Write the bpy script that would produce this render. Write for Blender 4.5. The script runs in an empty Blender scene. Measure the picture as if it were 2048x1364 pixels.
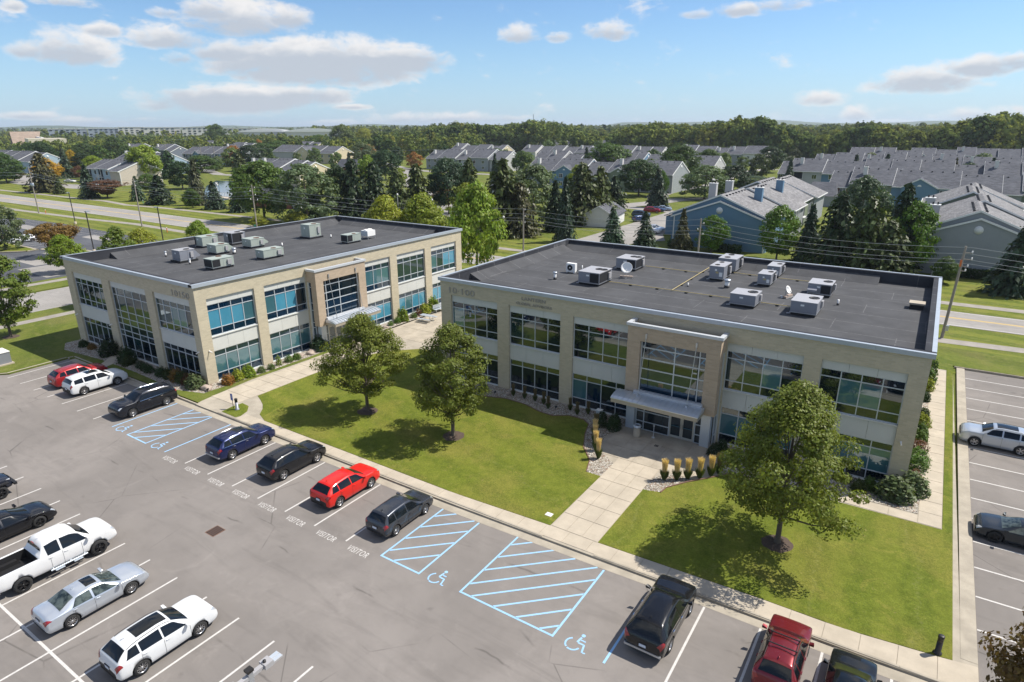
import bpy, bmesh, math, random
import numpy as np
from mathutils import Vector, Matrix, noise as mnoise

random.seed(7)
RNG = np.random.default_rng(7)
scene = bpy.context.scene
COL = scene.collection
R = math.radians

# ------------------------------------------------------------------ camera
cam_d = bpy.data.cameras.new('camera')
cam_o = bpy.data.objects.new('camera', cam_d)
COL.objects.link(cam_o)
CAM = Vector((37.17, -44.39, 22.8))
PITCH, YAW, ROLL = 0.32608, R(33.370), -0.00286
cam_d.sensor_width = 36.0
cam_d.lens = 36.0 * 1271.15 / 2048.0
cam_d.clip_start = 0.5
cam_d.clip_end = 20000
fwd = Vector((-math.sin(YAW) * math.cos(PITCH), math.cos(YAW) * math.cos(PITCH), -math.sin(PITCH)))
rgt = Vector((math.cos(YAW), math.sin(YAW), 0))
up = rgt.cross(fwd)
xr = rgt * math.cos(ROLL) + up * math.sin(ROLL)
yr = up * math.cos(ROLL) - rgt * math.sin(ROLL)
cam_o.matrix_world = Matrix(((xr.x, yr.x, -fwd.x, CAM.x), (xr.y, yr.y, -fwd.y, CAM.y), (xr.z, yr.z, -fwd.z, CAM.z), (0, 0, 0, 1)))
scene.camera = cam_o

# ------------------------------------------------------------------ exposure
scene.view_settings.view_transform = 'Standard'
scene.view_settings.look = 'None'
scene.view_settings.gamma = 1.0
scene.view_settings.use_curve_mapping = False
scene.view_settings.exposure = 1.0
scene.cycles.max_bounces = 5
scene.cycles.diffuse_bounces = 3
scene.cycles.glossy_bounces = 3
scene.cycles.transmission_bounces = 3
scene.cycles.transparent_max_bounces = 6
scene.cycles.use_denoising = True

# ------------------------------------------------------------------ sun
SUN_EL = R(53.0)
SUN_DIR = Vector((0.723, 0.691, 0)).normalized() * math.cos(SUN_EL) + Vector((0, 0, math.sin(SUN_EL)))
sd = bpy.data.lights.new('sun', 'SUN')
sd.energy = 3.35
sd.angle = R(0.55)
sd.color = (1.0, 0.945, 0.86)
so = bpy.data.objects.new('sun', sd)
COL.objects.link(so)
so.rotation_euler = SUN_DIR.to_track_quat('Z', 'Y').to_euler()
so.location = (0, 0, 60)

# ------------------------------------------------------------------ sky
world = bpy.data.worlds.new('World')
scene.world = world
world.use_nodes = True
wt = world.node_tree
wt.nodes.clear()


class NT:
    """small helper to write node trees"""
    def __init__(s, nt):
        s.nt = nt
    def n(s, typ, **kw):
        nd = s.nt.nodes.new(typ)
        for k, v in kw.items():
            setattr(nd, k, v)
        return nd
    def link(s, a, b):
        s.nt.links.new(a, b)
    def put(s, sock, v):
        if isinstance(v, bpy.types.NodeSocket):
            s.nt.links.new(v, sock)
        else:
            sock.default_value = v
    def m(s, op, a, b=None, c=None, clamp=False):
        nd = s.n('ShaderNodeMath', operation=op)
        nd.use_clamp = clamp
        s.put(nd.inputs[0], a)
        if b is not None: s.put(nd.inputs[1], b)
        if c is not None: s.put(nd.inputs[2], c)
        return nd.outputs[0]
    def vm(s, op, a, b=None):
        nd = s.n('ShaderNodeVectorMath', operation=op)
        s.put(nd.inputs[0], a)
        if b is not None: s.put(nd.inputs[1], b)
        return nd.outputs[0]
    def mix(s, f, a, b, mode='MIX'):
        nd = s.n('ShaderNodeMixRGB', blend_type=mode)
        s.put(nd.inputs[0], f)
        s.put(nd.inputs[1], a if isinstance(a, bpy.types.NodeSocket) else (*a, 1)[:4])
        s.put(nd.inputs[2], b if isinstance(b, bpy.types.NodeSocket) else (*b, 1)[:4])
        return nd.outputs[0]
    def noise(s, vec, scale, detail=4, rough=0.55, dist=0.0):
        nd = s.n('ShaderNodeTexNoise')
        if vec is not None: s.link(vec, nd.inputs['Vector'])
        nd.inputs['Scale'].default_value = scale
        nd.inputs['Detail'].default_value = detail
        nd.inputs['Roughness'].default_value = rough
        nd.inputs['Distortion'].default_value = dist
        return nd.outputs['Fac']
    def ramp(s, f, lo, hi):
        nd = s.n('ShaderNodeMapRange')
        nd.interpolation_type = 'SMOOTHSTEP'
        s.put(nd.inputs[0], f)
        nd.inputs[1].default_value = lo
        nd.inputs[2].default_value = hi
        return nd.outputs[0]
    def comb(s, x, y, z):
        nd = s.n('ShaderNodeCombineXYZ')
        s.put(nd.inputs[0], x); s.put(nd.inputs[1], y); s.put(nd.inputs[2], z)
        return nd.outputs[0]
    def sep(s, v):
        nd = s.n('ShaderNodeSeparateXYZ')
        s.link(v, nd.inputs[0])
        return nd.outputs


w = NT(wt)
sky = w.n('ShaderNodeTexSky', sky_type='NISHITA')
sky.sun_disc = False
sky.sun_elevation = SUN_EL
sky.sun_rotation = math.atan2(SUN_DIR.x, SUN_DIR.y)
sky.altitude = 200
sky.air_density = 1.0
sky.dust_density = 0.35
sky.ozone_density = 1.6
tc = w.n('ShaderNodeTexCoord')
dx, dy, dz = w.sep(tc.outputs['Generated'])
# azimuth (degrees, clockwise from +Y) and elevation (degrees) of the direction looked at
az = w.m('MULTIPLY', w.m('ARCTAN2', dx, dy), 57.29578)
el = w.m('MULTIPLY', w.m('ARCSINE', dz), 57.29578)
vec = w.comb(w.m('MULTIPLY', az, 0.55), el, 0.0)
n1 = w.noise(vec, 0.36, 9, 0.64, 0.4)
n2 = w.noise(vec, 1.3, 6, 0.6, 0.3)
# cumulus: azimuth, elevation, half width, height above base line, depth below, density
CLOUDS = [(-65.68, 4.71, 3.1, 1.96, 0.84, 1.0), (-68.07, 4.8, 1.53, 0.93, 0.56, 0.7), (-68.45, 7.56, 0.76, 0.47, 0.36, 0.6), (-65.47, 8.02, 2.02, 0.42, 0.31, 0.6), (-63.58, 6.41, 1.37, 0.57, 0.45, 0.6), (-54.44, 7.29, 4.6, 2.01, 0.96, 1.0), (-59.42, 5.89, 3.14, 1.39, 0.54, 0.85), (-50.96, 7.78, 2.03, 1.16, 0.76, 0.85), (-56.42, 8.02, 2.4, 1.18, 0.67, 0.8), (-59.43, 7.84, 1.31, 0.45, 0.39, 0.6), (-48.84, 4.73, 9.93, 2.37, 1.85, 1.25), (-42.09, 5.13, 3.84, 1.33, 1.28, 1.05), (-55.77, 5.25, 3.0, 1.38, 0.77, 0.9), (-58.92, 4.8, 1.21, 0.75, 0.62, 0.7), (-55.5, 1.99, 7.39, 1.38, 1.25, 1.15), (-50.23, 2.34, 4.23, 0.97, 0.91, 0.95), (-60.43, 1.57, 2.21, 0.84, 0.5, 0.7), (-46.77, 1.52, 1.6, 0.27, 0.23, 0.6), (-32.64, 6.8, 1.88, 1.24, 0.52, 0.8), (-29.58, 6.82, 1.14, 0.66, 0.44, 0.55), (-25.41, 6.94, 2.17, 1.29, 0.51, 0.85), (-18.4, 8.15, 1.67, 0.48, 0.35, 0.6), (-15.44, 8.29, 2.2, 0.68, 0.48, 0.75), (-12.6, 8.48, 2.33, 0.53, 0.4, 0.65), (-2.22, 2.87, 3.83, 1.45, 0.87, 0.95), (0.99, 3.72, 2.41, 0.95, 0.77, 0.95), (2.73, 3.94, 1.63, 0.8, 0.56, 0.8), (-8.92, 1.83, 1.92, 0.79, 0.43, 0.6), (-6.27, 0.55, 1.15, 0.93, 0.36, 0.75), (-4.94, 0.15, 2.64, 0.28, 0.28, 0.6), (1.48, 0.45, 3.01, 0.85, 0.53, 0.95), (4.22, 0.55, 1.87, 0.82, 0.51, 0.9), (-65.45, 0.29, 2.75, 0.48, 0.34, 0.7), (-68.88, 0.75, 1.69, 0.33, 0.26, 0.5), (-38.58, 0.5, 7.14, 0.72, 0.56, 0.75), (-33.91, 0.57, 2.55, 0.4, 0.4, 0.55), (-48.48, 0.24, 2.38, 0.31, 0.23, 0.55), (-61.6, 0.51, 1.98, 0.21, 0.21, 0.4)]
acc = None
shade = None
for (ca, ce, hw, ht, hb, dens) in CLOUDS:
    u = w.m('DIVIDE', w.m('SUBTRACT', az, ca), hw)
    dv = w.m('SUBTRACT', el, ce)
    v = w.m('MAXIMUM', w.m('DIVIDE', dv, ht), w.m('DIVIDE', dv, -hb))
    q = w.m('SUBTRACT', 1.0, w.m('ADD', w.m('MULTIPLY', u, u), w.m('MULTIPLY', v, v)))
    q = w.m('MULTIPLY', w.m('MAXIMUM', q, -1.0), dens)
    acc = q if acc is None else w.m('MAXIMUM', acc, q)
    low = w.m('MULTIPLY', w.m('MAXIMUM', w.m('ADD', q, 0.1), 0.0), w.m('SUBTRACT', 0.75, w.m('DIVIDE', dv, ht), clamp=True))
    shade = low if shade is None else w.m('MAXIMUM', shade, low)
# the rest of the sky (out of the frame) goes on with scattered clouds, their unseen cover thickened to fill the shade
pl = w.comb(w.m('DIVIDE', dx, w.m('MAXIMUM', dz, 0.03)), w.m('DIVIDE', dy, w.m('MAXIMUM', dz, 0.03)), 0.0)
far_n = w.noise(pl, 0.9, 6, 0.6)
in_view = w.m('MULTIPLY', w.ramp(w.m('ABSOLUTE', w.m('ADD', az, 33.4)), 58.0, 44.0), w.ramp(el, 22.0, 14.0))
other = w.m('SUBTRACT', w.m('MULTIPLY', w.m('SUBTRACT', far_n, 0.50), 6.0), w.m('MULTIPLY', in_view, 6.0))
other = w.m('SUBTRACT', other, w.ramp(el, 6.0, 0.0))
den = w.m('ADD', acc, w.m('MULTIPLY', w.m('SUBTRACT', n1, 0.5), 3.0))
den = w.m('ADD', den, w.m('MULTIPLY', w.m('SUBTRACT', n2, 0.5), 1.5))
cov = w.ramp(w.m('MAXIMUM', den, other), -0.20, 0.80)
cov = w.m('MULTIPLY', cov, w.ramp(el, -0.6, 1.2))
sh = w.m('MULTIPLY', w.ramp(w.m('ADD', shade, w.m('MULTIPLY', w.m('SUBTRACT', n2, 0.5), 0.9)), -0.05, 0.75), 1.0)
SKY_ST = 0.09
ccol = w.mix(sh, (5.3, 5.15, 5.05), (3.1, 3.35, 3.75))
hz = w.ramp(el, 9.0, -1.0)
base = w.mix(w.m('MULTIPLY', hz, 0.5), w.mix(1.0, sky.outputs[0], (0.53, 0.66, 0.80), 'MULTIPLY'), (2.35, 3.55, 5.3))
# thin haze over the lower sky, cloud on top of it
full = w.mix(w.m('MULTIPLY', cov, 0.93), base, ccol)
bg = w.n('ShaderNodeBackground')
w.link(full, bg.inputs['Color'])
bg.inputs['Strength'].default_value = SKY_ST
wo = w.n('ShaderNodeOutputWorld')
w.link(bg.outputs[0], wo.inputs['Surface'])


# ------------------------------------------------------------------ object helpers
def tag(o, label=None, cat=None, group=None, kind=None):
    if label: o['label'] = label
    if cat: o['category'] = cat
    if group: o['group'] = group
    if kind: o['kind'] = kind
    return o


def thing(name, label, cat, loc=(0, 0, 0), rz=0.0, group=None):
    o = bpy.data.objects.new(name, None)
    COL.objects.link(o)
    o.location = loc
    o.rotation_euler = (0, 0, rz)
    o.empty_display_size = 0.3
    return tag(o, label, cat, group)


def link(name, me, parent=None, loc=None, rz=None, kind=None):
    o = bpy.data.objects.new(name, me)
    COL.objects.link(o)
    if parent: o.parent = parent
    if loc is not None: o.location = loc
    if rz is not None: o.rotation_euler = (0, 0, rz)
    if kind: o['kind'] = kind
    return o


def copy_tree(o, parent=None, depth=0):
    c = o.copy()
    COL.objects.link(c)
    if parent is not None: c.parent = parent
    for ch in list(o.children):
        copy_tree(ch, c, depth + 1)
    return c


class MB:
    """mesh builder: boxes, prisms, tubes and so on collected into one mesh"""
    def __init__(s):
        s.v = []; s.f = []; s.mi = []; s.sm = []
    def add(s, vs, fs, mi=0, smooth=False):
        b = len(s.v)
        s.v.extend(vs)
        for f in fs:
            s.f.append(tuple(i + b for i in f)); s.mi.append(mi); s.sm.append(smooth)
        return s
    def box(s, x0, x1, y0, y1, z0, z1, mi=0):
        if x0 > x1: x0, x1 = x1, x0
        if y0 > y1: y0, y1 = y1, y0
        vs = [(x0, y0, z0), (x1, y0, z0), (x1, y1, z0), (x0, y1, z0), (x0, y0, z1), (x1, y0, z1), (x1, y1, z1), (x0, y1, z1)]
        return s.add(vs, [(0, 3, 2, 1), (4, 5, 6, 7), (0, 1, 5, 4), (1, 2, 6, 5), (2, 3, 7, 6), (3, 0, 4, 7)], mi)
    def cbox(s, cx, cy, cz, sx, sy, sz, mi=0):
        return s.box(cx - sx / 2, cx + sx / 2, cy - sy / 2, cy + sy / 2, cz - sz / 2, cz + sz / 2, mi)
    def prism(s, pts, z0, z1, mi=0, top=None):
        """polygon (ccw) extruded from z0 to z1"""
        n = len(pts)
        vs = [(p[0], p[1], z0) for p in pts] + [(p[0], p[1], z1) for p in pts]
        fs = [tuple(range(n - 1, -1, -1)), tuple(range(n, 2 * n))]
        fs += [(i, (i + 1) % n, n + (i + 1) % n, n + i) for i in range(n)]
        return s.add(vs, fs, mi)
    def sheet(s, pts, z, mi=0):
        return s.add([(p[0], p[1], z) for p in pts], [tuple(range(len(pts)))], mi)
    def extr(s, prof, axis, a0, a1, mi=0, smooth=False):
        """profile of (p,q) extruded along axis 0 (x): verts (a,p,q); axis 1 (y): (p,a,q)"""
        n = len(prof)
        if axis == 0: f = lambda a, p: (a, p[0], p[1])
        else: f = lambda a, p: (p[0], a, p[1])
        vs = [f(a0, p) for p in prof] + [f(a1, p) for p in prof]
        fs = [tuple(range(n - 1, -1, -1)), tuple(range(n, 2 * n))]
        fs += [(i, (i + 1) % n, n + (i + 1) % n, n + i) for i in range(n)]
        return s.add(vs, fs, mi, smooth)
    def tube(s, p0, p1, r0, r1=None, n=8, mi=0, cap=True):
        r1 = r0 if r1 is None else r1
        p0 = Vector(p0); p1 = Vector(p1)
        d = (p1 - p0).normalized()
        a = d.orthogonal().normalized(); b = d.cross(a)
        vs = []
        for p, r in ((p0, r0), (p1, r1)):
            for i in range(n):
                t = 2 * math.pi * i / n
                q = p + (a * math.cos(t) + b * math.sin(t)) * r
                vs.append((q.x, q.y, q.z))
        fs = [(i, (i + 1) % n, n + (i + 1) % n, n + i) for i in range(n)]
        s.add(vs, fs, mi, True)
        if cap:
            s.add(vs, [tuple(range(n - 1, -1, -1)), tuple(range(n, 2 * n))], mi)
        return s
    def lathe(s, prof, n=16, mi=0, c=(0, 0, 0), smooth=True):
        m = len(prof); vs = []
        for (r, z) in prof:
            for i in range(n):
                t = 2 * math.pi * i / n
                vs.append((c[0] + r * math.cos(t), c[1] + r * math.sin(t), c[2] + z))
        fs = [(j * n + i, j * n + (i + 1) % n, (j + 1) * n + (i + 1) % n, (j + 1) * n + i) for j in range(m - 1) for i in range(n)]
        fs.append(tuple((m - 1) * n + i for i in range(n)))
        return s.add(vs, fs, mi, smooth)
    def mesh(s, mats):
        me = bpy.data.meshes.new('m')
        me.from_pydata([tuple(v) for v in s.v], [], s.f)
        for m_ in (mats if isinstance(mats, (list, tuple)) else [mats]):
            me.materials.append(m_)
        me.polygons.foreach_set('material_index', s.mi)
        me.polygons.foreach_set('use_smooth', s.sm)
        me.update()
        return me
    def build(s, name, mats, parent=None, loc=None, rz=None, kind=None):
        return link(name, s.mesh(mats), parent, loc, rz, kind)


def box_part(name, m_, parent, x0, x1, y0, y1, z0, z1, **kw):
    return MB().box(x0, x1, y0, y1, z0, z1).build(name, m_, parent, **kw)


# ------------------------------------------------------------------ materials
def new_mat(name):
    m_ = bpy.data.materials.new(name)
    m_.use_nodes = True
    nt = m_.node_tree
    nt.nodes.clear()
    t = NT(nt)
    out = t.n('ShaderNodeOutputMaterial')
    return m_, t, out


def princ(t, out, col, rough=0.6, metal=0.0, spec=0.5, bump=None, bstr=0.3, bdist=0.02, coat=0.0):
    p = t.n('ShaderNodeBsdfPrincipled')
    t.put(p.inputs['Base Color'], col if isinstance(col, bpy.types.NodeSocket) else (*col, 1)[:4])
    t.put(p.inputs['Roughness'], rough)
    t.put(p.inputs['Metallic'], metal)
    p.inputs['Specular IOR Level'].default_value = spec
    p.inputs['Coat Weight'].default_value = coat
    p.inputs['Coat Roughness'].default_value = 0.03
    if bump is not None:
        b = t.n('ShaderNodeBump')
        b.inputs['Strength'].default_value = bstr
        b.inputs['Distance'].default_value = bdist
        t.link(bump, b.inputs['Height'])
        t.link(b.outputs[0], p.inputs['Normal'])
    t.link(p.outputs[0], out.inputs['Surface'])
    return p


def wpos(t):
    return t.n('ShaderNodeNewGeometry').outputs['Position']


def opos(t):
    return t.n('ShaderNodeTexCoord').outputs['Object']


def simple(name, col, rough=0.6, metal=0.0, var=0.12, scale=3.0, spec=0.5, coat=0.0, world_space=True, bump=0.0):
    """plain material with slight mottling"""
    m_, t, out = new_mat(name)
    v = wpos(t) if world_space else opos(t)
    n = t.noise(v, scale, 5, 0.6)
    lo = tuple(c * (1 - var) for c in col); hi = tuple(min(1, c * (1 + var)) for c in col)
    c = t.mix(n, lo, hi)
    princ(t, out, c, rough, metal, spec, bump=n if bump else None, bstr=bump, coat=coat)
    return m_

def mat_asphalt(name, base, light, crack=1.0):
    m_, t, out = new_mat(name)
    v = wpos(t)
    big = t.noise(v, 0.09, 5, 0.6, 0.6)
    mid = t.noise(v, 0.7, 5, 0.65)
    fine = t.noise(v, 38.0, 3, 0.7)
    c = t.mix(t.ramp(big, 0.3, 0.72), base, light)
    c = t.mix(t.m('MULTIPLY', t.ramp(mid, 0.42, 0.75), 0.35), c, tuple(x * 0.80 for x in base))
    c = t.mix(t.m('MULTIPLY', t.m('SUBTRACT', fine, 0.35), 0.5), c, tuple(x * 0.55 for x in base))
    # long paving joints and cracks running along the aisles
    x, y, z = t.sep(v)
    wob = t.m('MULTIPLY', t.m('SUBTRACT', t.noise(v, 0.12, 4, 0.6), 0.5), 2.2)
    yy = t.m('ADD', y, wob)
    seam = t.m('ABSOLUTE', t.m('SUBTRACT', t.m('PINGPONG', t.m('ADD', yy, 1.3), 3.1), 0.0))
    seam = t.m('MULTIPLY', t.ramp(seam, 0.10, 0.0), t.ramp(t.noise(v, 0.35, 3, 0.5), 0.5, 0.62))
    vo = t.n('ShaderNodeTexVoronoi', feature='DISTANCE_TO_EDGE')
    dv = t.vm('ADD', v, t.vm('MULTIPLY', t.n('ShaderNodeTexNoise').outputs['Color'], (1.2, 1.2, 0)))
    t.link(dv, vo.inputs['Vector'])
    vo.inputs['Scale'].default_value = 0.16
    ck = t.m('MULTIPLY', t.ramp(vo.outputs['Distance'], 0.008, 0.0), t.ramp(t.noise(v, 0.2, 3, 0.5), 0.52, 0.62))
    k = t.m('MULTIPLY', t.m('MAXIMUM', seam, ck), 0.55 * crack, clamp=True)
    c = t.mix(k, c, tuple(x * 0.35 for x in base))
    c = t.mix(t.m('MULTIPLY', t.ramp(t.noise(t.vm('MULTIPLY', v, (0.25, 1.6, 1)), 0.5, 5, 0.7, 0.8), 0.48, 0.70), 0.30), c, tuple(x * 0.62 for x in base))
    c = t.mix(t.m('MULTIPLY', t.ramp(t.noise(v, 0.30, 6, 0.7, 1.5), 0.55, 0.75), 0.35), c, tuple(min(1, x * 1.22) for x in light))
    oil = t.ramp(t.noise(v, 1.1, 2, 0.4), 0.70, 0.82)
    c = t.mix(t.m('MULTIPLY', oil, 0.35), c, tuple(x * 0.4 for x in base))
    princ(t, out, c, 0.9, 0, 0.25, bump=fine, bstr=0.35, bdist=0.006)
    return m_


def mat_concrete(name, col, stain=0.25, joints=False):
    m_, t, out = new_mat(name)
    v = wpos(t)
    n = t.noise(v, 0.8, 6, 0.65)
    f = t.noise(v, 22, 3, 0.6)
    info = t.n('ShaderNodeObjectInfo').outputs['Random']
    c = t.mix(t.ramp(n, 0.25, 0.8), tuple(x * (1 - stain) for x in col), col)
    c = t.mix(t.m('MULTIPLY', t.m('SUBTRACT', f, 0.4), 0.45), c, tuple(x * 0.72 for x in col))
    c = t.mix(t.m('MULTIPLY', info, 0.16), c, tuple(x * 0.7 for x in col))
    princ(t, out, c, 0.88, 0, 0.3, bump=f, bstr=0.15, bdist=0.004)
    return m_


def mat_grass(name, a, b, dry, stripes=None):
    """lawn: clumps, drier patches and mowing stripes (direction, width)"""
    m_, t, out = new_mat(name)
    v = wpos(t)
    n0 = t.noise(v, 0.22, 5, 0.6, 0.4)
    n1 = t.noise(v, 1.7, 6, 0.7)
    n2 = t.noise(v, 11.0, 6, 0.85)
    n3 = t.noise(v, 4.5, 5, 0.75)
    c = t.mix(t.ramp(n1, 0.3, 0.7), a, b)
    c = t.mix(t.m('MULTIPLY', t.ramp(n0, 0.42, 0.72), 0.75), c, dry)
    c = t.mix(t.m('MULTIPLY', t.ramp(t.noise(v, 0.55, 6, 0.75, 1.0), 0.52, 0.70), 0.55), c, tuple(min(1, q * 1.25) for q in dry))
    c = t.mix(t.m('MULTIPLY', t.ramp(t.noise(v, 3.1, 3, 0.6), 0.66, 0.74), 0.45), c, (0.30, 0.25, 0.10))
    c = t.mix(t.m('ADD', 0.38, t.m('MULTIPLY', t.ramp(n2, 0.36, 0.62), 0.62)), tuple(x * 0.40 for x in a), c)
    c = t.mix(t.m('MULTIPLY', t.ramp(n3, 0.50, 0.72), 0.30), c, tuple(x * 0.6 for x in a))
    if stripes:
        (ux, uy, wd, amt) = stripes
        x, y, z = t.sep(v)
        s = t.m('ADD', t.m('MULTIPLY', x, ux), t.m('MULTIPLY', y, uy))
        s = t.m('ADD', s, t.m('MULTIPLY', t.noise(v, 0.30, 3, 0.6), 2.6))
        st = t.m('PINGPONG', s, wd)
        st = t.ramp(st, wd * 0.38, wd * 0.62)
        c = t.mix(t.m('MULTIPLY', st, amt), c, tuple(min(1, q * r) for q, r in zip(b, (1.5, 1.3, 1.5))))
        ln = t.m('MULTIPLY', t.ramp(t.m('PINGPONG', s, wd * 2), 0.22, 0.0), t.ramp(n3, 0.45, 0.62))
        c = t.mix(t.m('MULTIPLY', ln, amt * 1.2, clamp=True), c, (0.30, 0.29, 0.12))
    bm = t.m('ADD', t.m('MULTIPLY', n2, 0.7), t.m('MULTIPLY', n3, 0.5))
    princ(t, out, c, 0.95, 0, 0.12, bump=bm, bstr=0.9, bdist=0.06)
    return m_


def mat_brick(name, col, mortar):
    m_, t, out = new_mat(name)
    tcn = t.n('ShaderNodeTexCoord')
    x, y, z = t.sep(tcn.outputs['Object'])
    v = t.comb(t.m('ADD', x, y), z, 0.0)
    br = t.n('ShaderNodeTexBrick')
    t.link(v, br.inputs['Vector'])
    br.inputs['Color1'].default_value = (*[c * 0.90 for c in col], 1)
    br.inputs['Color2'].default_value = (*[min(1, c * 1.08) for c in col], 1)
    br.inputs['Mortar'].default_value = (*mortar, 1)
    br.inputs['Scale'].default_value = 1.0
    br.inputs['Mortar Size'].default_value = 0.012
    br.inputs['Mortar Smooth'].default_value = 0.3
    br.inputs['Brick Width'].default_value = 0.42
    br.inputs['Row Height'].default_value = 0.135
    n = t.noise(wpos(t), 1.3, 5, 0.7)
    f = t.noise(wpos(t), 9, 4, 0.7)
    c = t.mix(t.m('MULTIPLY', t.ramp(n, 0.3, 0.8), 0.28), br.outputs['Color'], tuple(q * 0.72 for q in col))
    c = t.mix(t.m('MULTIPLY', f, 0.22), c, tuple(min(1, q * 1.25) for q in col))
    h = t.m('SUBTRACT', 1.0, br.outputs['Fac'])
    princ(t, out, c, 0.9, 0, 0.25, bump=h, bstr=0.5, bdist=0.012)
    return m_


def mat_glass(name, tint, refl=0.30, rcol=(0.80, 0.92, 1.0), blinds=0.0):
    """tinted reflective office glazing; what stands behind it (blind or dark room) is its base"""
    m_, t, out = new_mat(name)
    v = wpos(t)
    x, y, z = t.sep(v)
    rnd = t.n('ShaderNodeObjectInfo').outputs['Random']
    n = t.noise(v, 0.9, 3, 0.5)
    c = t.mix(n, tuple(q * 0.75 for q in tint), tuple(min(1, q * 1.15) for q in tint))
    c = t.mix(t.m('MULTIPLY', rnd, 0.30), c, tuple(q * 0.62 for q in tint))
    if blinds:
        s = t.ramp(t.m('PINGPONG', z, 0.045), 0.0, 0.045)
        c = t.mix(t.m('MULTIPLY', s, blinds), c, tuple(q * 0.75 for q in tint))
    d = t.n('ShaderNodeBsdfDiffuse')
    t.link(c, d.inputs[0])
    g = t.n('ShaderNodeBsdfGlossy')
    g.inputs['Color'].default_value = (*rcol, 1)
    g.inputs['Roughness'].default_value = 0.015
    b = t.n('ShaderNodeBump')
    b.inputs['Strength'].default_value = 0.05
    b.inputs['Distance'].default_value = 0.05
    t.link(t.noise(v, 0.55, 2, 0.4), b.inputs['Height'])
    t.link(b.outputs[0], g.inputs['Normal'])
    fr = t.n('ShaderNodeFresnel')
    fr.inputs[0].default_value = 1.5
    fac = t.m('ADD', t.m('MULTIPLY', fr.outputs[0], 1.0 - refl), refl, clamp=True)
    mx = t.n('ShaderNodeMixShader')
    t.link(fac, mx.inputs[0]); t.link(d.outputs[0], mx.inputs[1]); t.link(g.outputs[0], mx.inputs[2])
    t.link(mx.outputs[0], out.inputs['Surface'])
    return m_


def mat_membrane(name, col):
    """granulated roof sheets with pale lap seams every 3 m or so"""
    m_, t, out = new_mat(name)
    v = opos(t)
    x, y, z = t.sep(v)
    n = t.noise(v, 0.35, 6, 0.65, 0.5)
    f = t.noise(v, 30, 3, 0.7)
    c = t.mix(t.ramp(n, 0.25, 0.8), tuple(q * 0.75 for q in col), tuple(q * 1.25 for q in col))
    c = t.mix(t.m('MULTIPLY', f, 0.35), c, tuple(q * 1.7 for q in col))
    wob = t.m('MULTIPLY', t.noise(v, 1.1, 3, 0.6), 0.07)
    s1 = t.ramp(t.m('PINGPONG', t.m('ADD', t.m('ADD', y, wob), 0.55), 1.45), 0.055, 0.015)
    s2 = t.ramp(t.m('PINGPONG', t.m('ADD', t.m('ADD', x, t.m('MULTIPLY', t.m('FLOOR', t.m('DIVIDE', y, 2.9)), 4.3)), wob), 5.1), 0.05, 0.015)
    s = t.m('MULTIPLY', t.m('MAXIMUM', s1, t.m('MULTIPLY', s2, 0.7)), t.ramp(t.noise(v, 2.2, 4, 0.7), 0.30, 0.60))
    c = t.mix(t.m('MULTIPLY', s, 0.38), c, (0.30, 0.29, 0.29))
    st = t.ramp(t.noise(v, 0.8, 6, 0.75, 1.0), 0.63, 0.85)
    c = t.mix(t.m('MULTIPLY', st, 0.45), c, (0.22, 0.22, 0.22))
    princ(t, out, c, 0.92, 0, 0.1, bump=f, bstr=0.25, bdist=0.005)
    return m_


def mat_gravel(name):
    m_, t, out = new_mat(name)
    v = wpos(t)
    vo = t.n('ShaderNodeTexVoronoi')
    t.link(v, vo.inputs['Vector']); vo.inputs['Scale'].default_value = 9.0
    vd = t.n('ShaderNodeTexVoronoi', feature='DISTANCE_TO_EDGE')
    t.link(v, vd.inputs['Vector']); vd.inputs['Scale'].default_value = 9.0
    hs = t.sep(vo.outputs['Color'])
    c = t.mix(hs[0], (0.34, 0.29, 0.22), (0.62, 0.58, 0.51))
    c = t.mix(t.ramp(hs[1], 0.75, 0.95), c, (0.30, 0.20, 0.14))
    e = t.ramp(vd.outputs['Distance'], 0.0, 0.12)
    c = t.mix(e, (0.06, 0.05, 0.04), c)
    princ(t, out, c, 0.85, 0, 0.3, bump=e, bstr=1.0, bdist=0.04)
    return m_


def mat_foliage(name, trans=0.35, spread=0.45):
    """leaf colour = the object's own colour, varied leaf by leaf"""
    m_, t, out = new_mat(name)
    oi = t.n('ShaderNodeObjectInfo')
    geo = t.n('ShaderNodeNewGeometry')
    rnd = geo.outputs['Random Per Island']
    hsv = t.n('ShaderNodeHueSaturation')
    t.link(oi.outputs['Color'], hsv.inputs['Color'])
    t.link(t.m('ADD', 0.485, t.m('MULTIPLY', rnd, 0.03)), hsv.inputs['Hue'])
    big = t.noise(opos(t), 0.55, 3, 0.6)
    val = t.m('ADD', t.m('ADD', 1 - spread / 2, t.m('MULTIPLY', rnd, spread)), t.m('MULTIPLY', t.m('SUBTRACT', big, 0.5), 0.9))
    t.link(val, hsv.inputs['Value'])
    d = t.n('ShaderNodeBsdfPrincipled')
    t.link(hsv.outputs[0], d.inputs['Base Color'])
    d.inputs['Roughness'].default_value = 0.48
    d.inputs['Specular IOR Level'].default_value = 0.22
    tr = t.n('ShaderNodeBsdfTranslucent')
    t.link(t.mix(1.0, hsv.outputs[0], (1.25, 1.25, 0.45), 'MULTIPLY'), tr.inputs[0])
    mx = t.n('ShaderNodeMixShader')
    mx.inputs[0].default_value = trans
    t.link(d.outputs[0], mx.inputs[1]); t.link(tr.outputs[0], mx.inputs[2])
    t.link(mx.outputs[0], out.inputs['Surface'])
    return m_


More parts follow.
